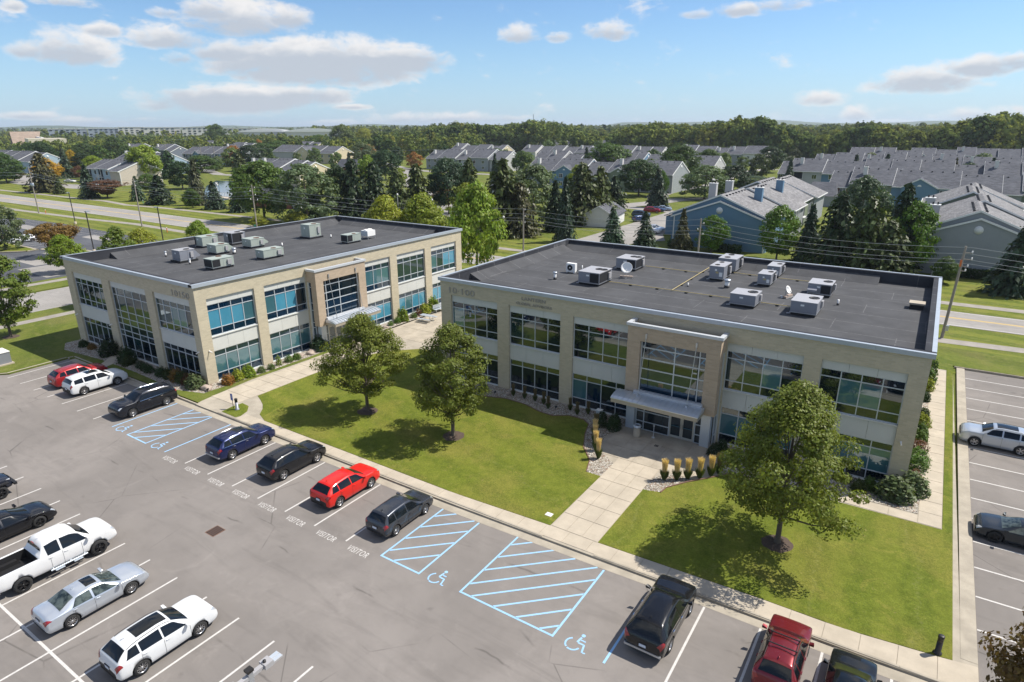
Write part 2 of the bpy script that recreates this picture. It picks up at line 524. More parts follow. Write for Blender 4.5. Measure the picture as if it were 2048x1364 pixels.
def mat_siding(name, pitch=0.2):
    """lap siding tinted by the object's own colour"""
    m_, t, out = new_mat(name)
    oi = t.n('ShaderNodeObjectInfo')
    v = opos(t)
    x, y, z = t.sep(v)
    s = t.m('FRACT', t.m('DIVIDE', z, pitch))
    n = t.noise(v, 0.7, 5, 0.65)
    c = t.mix(t.m('MULTIPLY', t.ramp(n, 0.3, 0.8), 0.25), oi.outputs['Color'], t.mix(1.0, oi.outputs['Color'], (0.72, 0.72, 0.72), 'MULTIPLY'))
    c = t.mix(t.m('MULTIPLY', t.ramp(s, 0.16, 0.0), 0.45), c, t.mix(1.0, oi.outputs['Color'], (0.4, 0.4, 0.4), 'MULTIPLY'))
    princ(t, out, c, 0.75, 0, 0.3, bump=s, bstr=0.6, bdist=0.02)
    return m_


def mat_shingle(name, col):
    m_, t, out = new_mat(name)
    v = opos(t)
    x, y, z = t.sep(v)
    n = t.noise(v, 0.25, 5, 0.6)
    br = t.n('ShaderNodeTexBrick')
    t.link(t.comb(t.m('ADD', x, t.m('MULTIPLY', y, 0.3)), t.m('MULTIPLY', z, 2.2), 0.0), br.inputs['Vector'])
    br.inputs['Color1'].default_value = (*[q * 0.75 for q in col], 1)
    br.inputs['Color2'].default_value = (*[q * 1.3 for q in col], 1)
    br.inputs['Mortar'].default_value = (*[q * 0.6 for q in col], 1)
    br.inputs['Scale'].default_value = 1.0
    br.inputs['Mortar Size'].default_value = 0.01
    br.inputs['Brick Width'].default_value = 0.9
    br.inputs['Row Height'].default_value = 0.32
    c = t.mix(t.ramp(n, 0.3, 0.8), br.outputs['Color'], t.mix(1.0, br.outputs['Color'], (1.35, 1.33, 1.3), 'MULTIPLY'))
    f = t.noise(v, 14, 3, 0.7)
    c = t.mix(t.m('MULTIPLY', f, 0.3), c, tuple(q * 1.8 for q in col))
    princ(t, out, c, 0.93, 0, 0.06, bump=f, bstr=0.3, bdist=0.02)
    return m_


def mat_paint(name, col, metal=0.0, rough=0.28):
    m_, t, out = new_mat(name)
    n = t.noise(opos(t), 2.5, 3, 0.5)
    c = t.mix(n, tuple(q * 0.94 for q in col), tuple(min(1, q * 1.04) for q in col))
    princ(t, out, c, rough, metal, 0.22, coat=0.6)
    return m_


M = dict(
    asphalt=mat_asphalt('asphalt', (0.185, 0.168, 0.153), (0.245, 0.222, 0.202)),
    asphalt_old=mat_asphalt('road_asphalt', (0.26, 0.245, 0.225), (0.33, 0.31, 0.285), 0.7),
    asphalt_dark=mat_asphalt('sealed_asphalt', (0.075, 0.078, 0.088), (0.11, 0.115, 0.125), 0.5),
    concrete=mat_concrete('concrete', (0.50, 0.435, 0.34)),
    concrete_old=mat_concrete('plaza_concrete', (0.47, 0.41, 0.32), 0.35),
    kerb=mat_concrete('kerb_concrete', (0.44, 0.39, 0.31), 0.35),
    path=mat_concrete('path_concrete', (0.34, 0.31, 0.27), 0.3),
    lawn=mat_grass('lawn_turf', (0.105, 0.137, 0.016), (0.165, 0.195, 0.026), (0.235, 0.205, 0.050), (0.30, 1.0, 1.5, 0.14)),
    lawn_b=mat_grass('lawn_turf_striped', (0.102, 0.135, 0.016), (0.162, 0.195, 0.026), (0.230, 0.205, 0.048), (1.0, 0.10, 1.25, 0.15)),
    verge=mat_grass('verge_turf', (0.095, 0.130, 0.020), (0.155, 0.185, 0.030), (0.22, 0.20, 0.06), (0.06, 1.0, 1.6, 0.34)),
    field=mat_grass('field_turf', (0.095, 0.130, 0.022), (0.150, 0.180, 0.032), (0.19, 0.18, 0.06), (0.5, 0.9, 3.0, 0.15)),
    gravel=mat_gravel('river_gravel'),
    mulch=simple('mulch', (0.075, 0.052, 0.038), 0.95, var=0.6, scale=14, bump=0.8),
    brick=mat_brick('tan_brick', (0.485, 0.425, 0.305), (0.47, 0.43, 0.34)),
    brick_warm=mat_brick('warm_brick', (0.43, 0.335, 0.24), (0.40, 0.35, 0.28)),
    brick_red=mat_brick('red_brick', (0.26, 0.085, 0.055), (0.3, 0.25, 0.2)),
    precast=simple('precast_panel', (0.54, 0.545, 0.51), 0.8, var=0.10, scale=0.7),
    coping=simple('metal_coping', (0.40, 0.44, 0.48), 0.45, 0.25, var=0.08, scale=1.2),
    coping_white=simple('white_coping', (0.50, 0.52, 0.54), 0.4, 0.1, var=0.05, scale=1.2),
    frame=simple('window_frame', (0.50, 0.54, 0.57), 0.4, 0.2, var=0.05),
    door_frame=simple('door_frame', (0.52, 0.50, 0.44), 0.4, 0.3, var=0.05),
    column=simple('column_metal', (0.50, 0.55, 0.60), 0.35, 0.35, var=0.06),
    soffit=simple('canopy_fascia', (0.38, 0.335, 0.26), 0.55, 0.15, var=0.06),
    canopy_metal=simple('canopy_metal', (0.58, 0.62, 0.66), 0.30, 0.55, var=0.07),
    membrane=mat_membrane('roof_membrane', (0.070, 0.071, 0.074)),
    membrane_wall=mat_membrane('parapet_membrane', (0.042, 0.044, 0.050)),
    interior=simple('dark_interior', (0.018, 0.022, 0.028), 0.9),
    g_dark=mat_glass('glass_dark', (0.003, 0.010, 0.017), 0.10),
    g_navy=mat_glass('glass_navy', (0.003, 0.020, 0.046), 0.10),
    g_teal=mat_glass('glass_teal_blind', (0.055, 0.155, 0.185), 0.15, blinds=0.5),
    g_blue=mat_glass('glass_blue_blind', (0.075, 0.300, 0.430), 0.12, blinds=0.4),
    g_green=mat_glass('glass_green', (0.008, 0.030, 0.036), 0.12),
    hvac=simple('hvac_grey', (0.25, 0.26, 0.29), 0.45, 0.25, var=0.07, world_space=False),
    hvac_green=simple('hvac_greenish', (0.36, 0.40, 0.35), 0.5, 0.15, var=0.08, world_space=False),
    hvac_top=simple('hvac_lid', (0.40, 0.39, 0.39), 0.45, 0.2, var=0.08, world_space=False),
    coil=simple('hvac_coil', (0.022, 0.022, 0.024), 0.6, 0.3, var=0.4, scale=20, world_space=False),
    black=simple('black_trim', (0.012, 0.012, 0.013), 0.55),
    white=simple('white_paint', (0.78, 0.77, 0.74), 0.5, var=0.04),
    line=simple('white_line_paint', (0.52, 0.50, 0.47), 0.85, var=0.34, scale=9),
    line_blue=simple('blue_line_paint', (0.27, 0.47, 0.68), 0.8, var=0.18, scale=5),
    line_yellow=simple('yellow_line_paint', (0.50, 0.35, 0.12), 0.8, var=0.2, scale=5),
    gas=simple('yellow_gas_pipe', (0.46, 0.37, 0.17), 0.55),
    rust=simple('rusty_steel', (0.16, 0.09, 0.06), 0.8, var=0.4, scale=9),
    steel=simple('galvanised_steel', (0.52, 0.54, 0.56), 0.35, 0.7),
    bronze=simple('bronze_pole', (0.035, 0.032, 0.030), 0.45, 0.4),
    wood=simple('weathered_pole_wood', (0.27, 0.24, 0.20), 0.9, var=0.25, scale=2, world_space=False),
    bark=simple('bark', (0.105, 0.085, 0.065), 0.95, var=0.35, scale=7, bump=0.8),
    leaf=mat_foliage('leaves'),
    needle=mat_foliage('needles', 0.12, 0.5),
    plume=mat_foliage('grass_plumes', 0.3, 0.5),
    shingle=mat_shingle('grey_shingles', (0.088, 0.091, 0.102)),
    shingle_lt=mat_shingle('light_shingles', (0.165, 0.163, 0.165)),
    shingle_tan=mat_shingle('tan_shingles', (0.24, 0.19, 0.15)),
    siding=mat_siding('lap_siding'),
    trim=simple('white_trim', (0.70, 0.70, 0.68), 0.6, var=0.05),
    water=None, tyre=simple('tyre_rubber', (0.018, 0.018, 0.018), 0.85, world_space=False),
    rim=simple('alloy_rim', (0.55, 0.55, 0.56), 0.28, 0.85, world_space=False),
    rim_dark=simple('black_rim', (0.03, 0.03, 0.032), 0.35, 0.6, world_space=False),
    lamp_red=simple('tail_lamp', (0.26, 0.008, 0.010), 0.15, coat=1.0, world_space=False),
    lamp_clear=simple('head_lamp', (0.62, 0.64, 0.66), 0.08, 0.5, coat=1.0, world_space=False),
    plate=simple('licence_plate', (0.55, 0.60, 0.68), 0.5, var=0.25, scale=12, world_space=False),
    chrome=simple('chrome', (0.75, 0.76, 0.78), 0.12, 1.0, world_space=False),
    cloth_pink=simple('pink_banner', (0.55, 0.07, 0.20), 0.8),
    sign_blue=simple('sign_blue', (0.03, 0.08, 0.32), 0.5),
    stone=simple('boulder', (0.36, 0.29, 0.24), 0.9, var=0.35, scale=3, bump=0.6),
    orange=simple('marker_orange', (0.6, 0.15, 0.03), 0.6),
    green_post=simple('marker_green', (0.05, 0.35, 0.22), 0.6),
)
_m, _t, _o = new_mat('pond_water')
princ(_t, _o, (0.045, 0.075, 0.10), 0.06, 0, 0.6, bump=_t.noise(wpos(_t), 1.2, 4, 0.6), bstr=0.12, bdist=0.05)
M['water'] = _m
_m, _t, _o = new_mat('car_glass')
_p = princ(_t, _o, (0.006, 0.008, 0.010), 0.04, 0, 0.45)
M['car_glass'] = _m
_m, _t, _o = new_mat('car_glass_light')
princ(_t, _o, _t.mix(_t.ramp(_t.noise(opos(_t), 3.0, 3, 0.6), 0.35, 0.65), (0.015, 0.022, 0.020), (0.085, 0.105, 0.095)), 0.03, 0, 0.6)
M['car_glass_light'] = _m

# ------------------------------------------------------------------ ground, road, lots, walks
def sheet(name, mk, pts, z, kind='structure'):
    return MB().sheet(pts, z).build(name, M[mk], kind=kind)


def slab_prism(name, mk, pts, z0, z1, kind='structure'):
    return MB().prism(pts, z0, z1).build(name, M[mk], kind=kind)


g = MB()
# one ground sheet out to the horizon
g.sheet([(-9000, -600), (9000, -600), (9000, 11000), (-9000, 11000)], -0.05)
g.build('ground', M['field'], kind='structure')

lot = sheet('parking_lot', 'asphalt', [(-75, -95), (95, -95), (95, 28.7), (42.2, 28.7), (42.2, -17.0), (39, -17.45), (31, -17.5), (25, -17.7), (14.5, -18.0), (-75, -18.0)], 0.0)
sheet('road', 'asphalt_old', [(-420, 38), (-250, 39.5), (-145, 41.0), (-99, 40.7), (-20, 43.8), (40, 45.3), (140, 46.3), (300, 47), (300, 56), (140, 54.2), (40, 52.8), (-30, 51.5), (-100, 51.0), (-165, 51.0), (-250, 49.8), (-420, 48)], 0.0)
# yellow centre line and white edge lines of the road
for k, (a, b, mk) in enumerate([([(-420, 43.2), (-250, 44.6), (-150, 46.2), (-100, 46.5), (-20, 47.9), (40, 49.3), (140, 50.3), (300, 51.5)], 0.11, 'line_yellow'),
                                ([(-420, 38.3), (-250, 39.9), (-145, 41.4), (-99, 41.1), (-20, 44.2), (40, 45.7), (140, 46.7)], 0.07, 'line'),
                                ([(-420, 47.7), (-250, 49.4), (-165, 50.6), (-100, 50.6), (-30, 51.1), (40, 52.4), (140, 53.8)], 0.07, 'line')]):
    m_ = MB()
    for off in ((-0.16, 0.16) if k == 0 else (0,)):
        pts = [(x, y + off - b) for x, y in a] + [(x, y + off + b) for x, y in reversed(a)]
        n = len(a)
        m_.add([(p[0], p[1], 0.004) for p in pts], [(i, i + 1, 2 * n - 2 - i, 2 * n - 1 - i) for i in range(n - 1)])
    m_.build(('centre_line', 'edge_line', 'edge_line')[k], M[mk], bpy.data.objects['road'])


def ribbon(name, mk, line, w, z, kind='structure'):
    m_ = MB(); n = len(line); L_ = []; R_ = []
    for i, p in enumerate(line):
        a = Vector(line[max(0, i - 1)]); b = Vector(line[min(n - 1, i + 1)])
        d = (b - a).normalized(); q = Vector((-d.y, d.x)) * (w / 2)
        L_.append((p[0] + q.x, p[1] + q.y, z)); R_.append((p[0] - q.x, p[1] - q.y, z))
    m_.add(L_ + R_, [(i, n + i, n + i + 1, i + 1) for i in range(n - 1)])
    return m_.build(name, M[mk], kind=kind)


sheet('verge', 'verge', [(-420, 20), (-165, 26.4), (-100, 27.2), (-72, 27), (-48, 27), (-47, 27), (140, 27), (140, 46.2), (40, 45.2), (-20, 43.7), (-99, 40.6), (-145, 40.9), (-250, 39.4), (-420, 37.9)], 0.0 - 0.012)
sheet('far_verge', 'verge', [(-420, 48.1), (-250, 49.9), (-165, 51.1), (-100, 51.1), (-30, 51.6), (40, 52.9), (140, 54.3), (140, 76), (20, 76), (-20, 74), (-60, 72), (-150, 78), (-200, 84), (-420, 90)], -0.012)
ribbon('footpath', 'path', [(-420, 31.0), (-186, 33.4), (-150, 35.0), (-128, 37.0), (-104, 36.3), (-80, 36.2), (0, 37.2), (40, 38.1), (48, 38.8), (140, 40.5)], 1.9, 0.004)
ribbon('far_footpath', 'path', [(-420, 55.5), (-265, 56.6), (-237, 57.7), (-200, 58.4), (-190, 59.2), (-172, 57.0), (-157, 58.8), (-134, 59.7), (-100, 60.4), (-40, 58.6), (0, 57.6), (40, 57.2), (49, 57.4), (140, 59)], 1.9, 0.004)
# side street west of the rear building, its footpaths and verges
ribbon('side_street', 'asphalt_old', [(-64.6, -95), (-64.6, -20), (-64.4, 0), (-64.5, 25), (-64.6, 43)], 11.8, 0.004)
west = [(-58.4, -24), (-58.4, 26), (-41, 26), (-30, 26.9), (-1, 26.9), (41.6, 26.95)]
slab_prism('west_lawn', 'field', [(-58.2, -23.95), (-36.2, -23.95), (-35.45, -23.2), (-35.45, -17.9), (-34.9, -17.5), (-30.6, -17.5), (-30.6, -16.4), (-37.9, -16.2), (-41.4, -13.0), (-41.4, 27), (-58.2, 27)], -0.04, 0.13)
ribbon('west_footpath', 'path', [(-53.9, -23.9), (-53.9, 27), (-53.9, 36)], 1.6, 0.136)
slab_prism('street_verge', 'field', [(-78, -60), (-70.8, -60), (-70.8, 27), (-78, 27)], -0.04, 0.10)
ribbon('street_footpath', 'path', [(-76.0, -60), (-75.8, 0), (-75.5, 27)], 1.7, 0.106)
# office car park further west: new black seal coat with old grey patches, islands
wl = sheet('west_parking_lot', 'asphalt_dark', [(-175, -30), (-78.2, -30), (-78.2, 26.9), (-102, 26.9), (-120, 27.1), (-143, 27.5), (-164, 26.2), (-175, 26.0)], 0.0)
for k, p in enumerate([[(-160, 12.6), (-108, 12.6), (-100, 1.0), (-92, 1.0), (-92, 11.6), (-97.5, 13.4), (-118, 13.4), (-160, 13.6)],
                       [(-118.5, 20.2), (-104.5, 20.0), (-104.5, 23.0), (-119, 23.1)], [(-101, 20.0), (-88, 20.0), (-88, 23.0), (-101, 23.0)], [(-150, 18.5), (-133, 18.5), (-133, 21.5), (-150, 21.5)],
                       [(-91, -2), (-80, -2), (-80, 25.5), (-91, 25.5)], [(-110, -9), (-92, -9), (-92, -3.0), (-110, -3.0)]]):
    MB().sheet(p, 0.004).build('old_asphalt_patch', M['asphalt_old'], wl)
for k, p in enumerate([[(-165, 2.0), (-126, 8.2), (-108.8, 8.2), (-108.3, 6.0), (-112, 2.2), (-165, -6)], [(-108.5, 8.6), (-97.8, 11.5), (-97.5, 12.6), (-108.5, 12.4)]]):
    o = slab_prism('lot_island', 'lawn_b', p, 0, 0.13)
    q = MB()
    n = len(p)
    for i in range(n):
        a, b = Vector(p[i]), Vector(p[(i + 1) % n]); d = (b - a).normalized(); nn = Vector((d.y, -d.x)) * 0.45
        q.prism([tuple(a), tuple(a + nn), tuple(b + nn), tuple(b)], 0.0, 0.15)
    q.build('kerb_ring', M['kerb'], o)
m_ = MB()
for i in range(9):
    x = -124 + i * 2.9
    m_.box(x - .05, x + .05, 8.8, 13.4, 0.006, 0.009); m_.box(x - .05, x + .05, -2.5, 1.8, 0.006, 0.009)
for i in range(16):
    x = -160 + i * 2.9
    m_.box(x - .05, x + .05, 21, 26.3, 0.006, 0.009)
m_.build('stall_line', M['line'], wl)

# concrete base under the walks, and the lawns raised on it
base_c = slab_prism('sidewalk', 'kerb', [(-13.3, -17.45), (14.4, -17.36), (28, -17.08), (38.4, -16.8), (42.25, -16.6), (42.25, -14.6), (41.62, -14.5), (41.3, 27.2), (-14.2, 27.2), (-14.2, -15.0)], -0.04, 0.115)
slab_prism('central_lawn', 'lawn', [(-10.4, -8.7), (-10.35, -13.4), (-9.4, -13.8), (-8.4, -14.3), (-7.6, -14.9), (-6.9, -15.7), (-5.5, -16.25), (4, -16.25), (14, -16.3), (21.15, -15.95), (21.2, -9.2), (20.1, -9.2), (19.57, -7.6), (18.3, -6.1), (17.4, -4.1), (16.9, -2.5), (16.2, -1.95), (14.8, -1.9), (13.7, -2.7), (12.4, -2.6), (10.6, -2.0), (8.5, -1.9), (6.3, -2.6), (0, -2.5), (-0.8, 0.0), (-0.9, 2.6), (-3.5, 4.3), (-6.6, 4.0), (-9.2, 1.4), (-10.3, -2.0)], 0.0, 0.14)
slab_prism('east_lawn', 'lawn_b', [(24.28, -15.9), (33, -15.55), (37, -15.5), (41.3, -14.95), (41.3, 27.3), (40.78, 27.3), (40.78, -3.72), (28.6, -3.95), (27.7, -5.2), (26.4, -6.8), (25.5, -8.2), (25.4, -8.9), (24.28, -9.2)], 0.0, 0.14)
slab_prism('walk_island_lawn', 'lawn', [(-10.05, -17.1), (-10.2, -16.0), (-10.1, -15.1), (-9.1, -15.2), (-8.3, -15.9), (-7.95, -16.8), (-8.1, -17.15)], 0.0, 0.14)
slab_prism('grass_strip', 'field', [(-30.4, -17.2), (-13.5, -17.1), (-13.8, -15.1), (-14.2, -11.3), (-13.7, 6), (-14.4, 6), (-14.75, -11), (-15.0, -15.6), (-17.8, -16.6), (-25.3, -16.3), (-30.4, -16.3)], 0.0, 0.135)
slab_prism('corner_lawn', 'lawn_b', [(42.75, -40), (60, -40), (60, -16.2), (43.9, -16.0), (42.75, -16.3)], 0.0, 0.14)
slab_prism('north_lawn', 'field', [(41.3, 29.1), (95, 31), (95, 36), (41.3, 35.5), (-41.4, 35), (-41.4, 27.3), (41.3, 27.3)], 0.0, 0.10)
# gravel beds
def bed(pts, z=0.128, edge=True):
    o = tag(MB().sheet(pts, z).build('gravel_bed', M['gravel']), kind='stuff')
    return o
bed([(0.0, -2.55), (6.3, -2.65), (8.5, -1.95), (10.6, -2.05), (12.4, -2.65), (13.7, -2.75), (14.8, -1.95), (16.2, -2.0), (16.9, -2.55), (17.4, -4.15), (18.3, -6.15), (19.57, -7.65), (20.1, -9.22), (21.2, -9.22), (21.25, -7.2), (20.3, -6.4), (19.3, -5.4), (18.9, -3.6), (19.4, -1.3), (19.4, 0.05), (-0.05, 0.05), (-0.05, -2.5)])
bed([(24.25, -9.22), (25.42, -8.95), (25.52, -8.2), (26.42, -6.8), (27.72, -5.2), (28.6, -3.97), (28.5, -3.72), (27.6, -3.9), (26.2, -5.3), (24.9, -6.6), (24.3, -7.3)])
bed([(26.2, -2.75), (39.5, -2.6), (39.5, 27), (38.6, 27), (38.6, 0.05), (26.2, 0.05)], 0.137)
bed([(-40.9, -15.9), (-38.6, -17.0), (-31.8, -16.35), (-25.3, -16.3), (-17.8, -16.6), (-14.9, -15.7), (-14.7, -11.2), (-14.5, 0), (-14.4, 24), (-16.38, 24), (-16.38, -14.25), (-40.9, -14.25)], 0.142)
def border_path(pts, w=0.1):
    """steel lawn edging along a bed"""
    m_ = MB()
    for a, b in zip(pts, pts[1:]):
        a = Vector(a); b = Vector(b); d = (b - a).normalized(); nn = Vector((-d.y, d.x)) * w
        m_.prism([tuple(a), tuple(b), tuple(b + nn), tuple(a + nn)], 0.1, 0.19)
    return m_
tag(border_path([(25.42, -8.95), (25.52, -8.2), (26.42, -6.8), (27.72, -5.2), (28.6, -3.97)], 0.08).build('lawn_edging', M['rust']), 'rusty steel edging between the gravel bed of tall grasses and the east lawn', 'edging')
tag(border_path([(6.3, -2.65), (8.5, -1.95), (10.6, -2.05), (12.4, -2.65), (13.7, -2.75), (14.8, -1.95), (16.2, -2.0), (16.9, -2.55), (17.4, -4.15), (18.3, -6.15), (19.57, -7.65), (20.1, -9.22)], 0.06).build('lawn_edging', M['rust']), 'dark edging curving between the central lawn and the gravel along the right office building', 'edging')


# ---- concrete slabs, each one a piece of the walk it lies in
SLABM = {}
def slab(parent, x0, x1, y0, y1, z=0.135, mk='concrete', skew=None):
    g_ = 0.018
    key = (round(x1 - x0, 3), round(y1 - y0, 3), mk)
    if key not in SLABM:
        w_, h_ = x1 - x0, y1 - y0
        SLABM[key] = MB().box(g_, w_ - g_, g_, h_ - g_, -0.03, 0.0).mesh(M[mk])
    return link('slab', SLABM[key], parent, (x0, y0, z + random.uniform(-0.002, 0.003)))

def kerb_y(x):
    xs = [-35, -13, 14.4, 28, 38.4, 43]; ys = [-17.5, -17.45, -17.36, -17.08, -16.8, -16.65]
    return float(np.interp(x, xs, ys))
def inner_y(x):
    return float(np.interp(x, [-13, -5.5, 14, 21.2, 24.3, 33, 37, 41.3, 43], [-16.3, -16.25, -16.3, -15.95, -15.9, -15.55, -15.5, -14.95, -14.6]))

def quad_slab(parent, p4, z=0.135, mk='concrete'):
    c = Vector((sum(p[0] for p in p4) / 4, sum(p[1] for p in p4) / 4))
    q = [tuple(Vector(p) - c - (Vector(p) - c).normalized() * 0.02) for p in p4]
    return MB().prism(q, -0.03, 0.0).build('slab', M[mk], parent, (c.x, c.y, z + random.uniform(-0.002, 0.003)))
x = -7.9
while x < 42:
    x1 = min(x + 1.52, 42.25)
    if x1 - x > 0.4:
        quad_slab(base_c, [(x, kerb_y(x) + 0.17), (x1, kerb_y(x1) + 0.17), (x1, inner_y(x1) - 0.02), (x, inner_y(x) - 0.02)])
    x = x1
# path to the right building's door
for j in range(6):
    for i in range(3):
        slab(base_c, 21.2 + i * 1.02, 21.2 + (i + 1) * 1.02, -15.92 + j * 1.62, -15.92 + (j + 1) * 1.62, 0.136)
rows = [(-6.2, -4.55), (-4.55, -2.9), (-2.9, -1.25)]
for (y0, y1) in rows:
    n = 6
    for i in range(n):
        x0 = 19.35 + i * 1.42
        slab(base_c, x0, x0 + 1.42, y0, y1, 0.134, 'concrete_old')
# walk along the right side and the south walk
for j in range(20):
    slab(base_c, 39.52, 40.76, -3.66 + j * 1.52, -3.66 + (j + 1) * 1.52)
for i in range(7):
    slab(base_c, 28.6 + i * 1.56, 28.6 + (i + 1) * 1.56, -3.7, -2.74, 0.136)
# walk and terrace between the two buildings
for j in range(7):
    y0 = -15.7 + j * 1.6
    for i in range(2):
        slab(base_c, -13.75 + i * 1.65, -13.75 + (i + 1) * 1.65, y0, y0 + 1.6, 0.138)
for j in range(9):
    for i in range(4):
        x0 = -14.2 + i * 3.05; y0 = -4.5 + j * 3.4
        if x0 + 3.05 > -10.4 and y0 < 4.0: 
            if x0 < -11.2: slab(base_c, x0, -10.4, y0, y0 + 3.4, 0.132, 'concrete_old')
            continue
        slab(base_c, x0, x0 + 3.05, y0, y0 + 3.4, 0.132, 'concrete_old')

# ---- kerbs with gutter, 3 m pieces
kerb = sheet('gutter', 'kerb', [(-35, -18.1), (14.5, -18.0), (25, -17.72), (31, -17.52), (39, -17.47), (42.7, -17.2), (42.7, -16.5), (39, -16.7), (28, -17.06), (14.4, -17.34), (-13, -17.43), (-35, -17.45)], 0.006)
def kerb_piece(p0, p1, h=0.155, w=0.16):
    a = Vector(p0); b = Vector(p1); d = (b - a); L_ = d.length; d.normalize(); nn = Vector((-d.y, d.x))
    a = a + d * 0.008; b = b - d * 0.008
    prof = [(0, 0), (0.03, h - 0.02), (0.05, h), (w, h), (w, 0)]
    vs = []
    for q in (a, b):
        for (o_, z_) in prof:
            p = q + nn * o_
            vs.append((p.x, p.y, z_))
    n = len(prof)
    fs = [tuple(range(n)), tuple(range(2 * n - 1, n - 1, -1))] + [(i, n + i, n + (i + 1) % n, (i + 1) % n) for i in range(n)]
    MB().add(vs, fs).build('kerb_stone', M['kerb'], kerb)
def kerb_run(p0, p1, seg=3.0, **k):
    a = Vector(p0); b = Vector(p1); n = max(1, round((b - a).length / seg))
    for i in range(n):
        kerb_piece(a.lerp(b, i / n), a.lerp(b, (i + 1) / n), **k)
def yk(x): return (x, kerb_y(x))
kerb_run(yk(-35.3), yk(-13.2)); kerb_run(yk(-10.2), yk(21.3)); kerb_run(yk(24.6), yk(42.3))
kerb_run((-35.4, -18.0), (-35.3, -17.5)); kerb_run((-35.6, -23.3), (-35.6, -18.0)); kerb_run((-36.3, -24.1), (-35.6, -23.3)); kerb_run((-58.5, -24.1), (-36.3, -24.1))
# kerbs of the right-hand lot
sheet('side_gutter', 'kerb', [(41.6, -14.6), (42.25, -14.6), (42.25, 28.6), (41.6, 28.6)], 0.126)
sheet('lot_end_gutter', 'kerb', [(41.6, 28.6), (95, 30.6), (95, 31.1), (41.6, 29.1)], 0.05)
kerb_run((95, 30.65), (41.4, 28.75), 3.2, h=0.2)
kerb_run((42.75, -16.35), (60, -16.2), 3.0)

# ---- painted markings of the car park
def paint(pts_or_box, mk, parent=lot, name='stall_line', z=0.004):
    return MB().sheet(pts_or_box, z).build(name, M[mk], parent)
def line(x0, y0, x1, y1, w=0.11, mk='line', z=0.004, name='stall_line'):
    d = Vector((x1 - x0, y1 - y0)).normalized(); n = Vector((-d.y, d.x)) * w / 2
    return paint([(x0 - n.x, y0 - n.y), (x1 - n.x, y1 - n.y), (x1 + n.x, y1 + n.y), (x0 + n.x, y0 + n.y)], mk, z=z, name=name)
for x in (-34.6, -31.86, -29.0, -26.22, -23.45, -20.7, -17.9, -4.57, -1.8, 1.0, 3.73, 6.45, 9.18, 11.9):
    line(x, -23.62, x, -18.05)
for x, y in ((30.96, -17.55), (33.66, -17.5), (36.36, -17.48), (39.12, -17.46)):
    line(x, -23.3, x, y)
for x in (-15.1, -7.45, 28.27):
    line(x, -23.5, x, -18.0 if x < 20 else -17.6, mk='line_blue', name='blue_line')
def hatch(x0, x1, y0, y1, step, w=0.11):
    """access aisle: outline and diagonals, butted so that no two strips overlap"""
    z = 0.004
    line(x0, y0, x0, y1, w, 'line_blue', z, 'blue_line'); line(x1, y0, x1, y1, w, 'line_blue', z, 'blue_line')
    line(x0 + w / 2, y0 + w / 2, x1 - w / 2, y0 + w / 2, w, 'line_blue', z, 'blue_line')
    sl = 0.96
    k = y1 - step * 0.72
    yb = y0 + w
    while k > y0 - (x1 - x0) * sl:
        xa, ya = x0 + w / 2, k
        xb, yb2 = x1 - w / 2, k + (x1 - x0 - w) * sl
        if ya < yb: xa += (yb - ya) / sl; ya = yb
        if yb2 > y1: xb -= (yb2 - y1) / sl; yb2 = y1
        if xb - xa > 0.5: line(xa, ya, xb, yb2, w, 'line_blue', z, 'blue_line')
        k -= step
hatch(14.56, 17.33, -23.5, -17.95, 1.32)
hatch(20.06, 25.55, -23.4, -17.75, 1.3)
hatch(-12.65, -10.0, -23.58, -18.05, 1.34)
# lower rows
for x in (-16.8, -14.05, -11.25, -8.05 - .35, -6.9 + 1.3 - .0, -4.17 + 1.3, -1.4 + 1.3):
    pass
for i in range(16):
    x = 17.46 + 5.44 - i * 2.695
    line(x, -42.6, x, -36.86); line(x, -36.74, x, -30.75)
line(-22.0, -36.8, 25.0, -36.8, 0.12)
# right-hand lot
for k in range(15):
    y = 26.02 - 2.712 * k
    line(42.3, y, 47.9, y + 0.1)
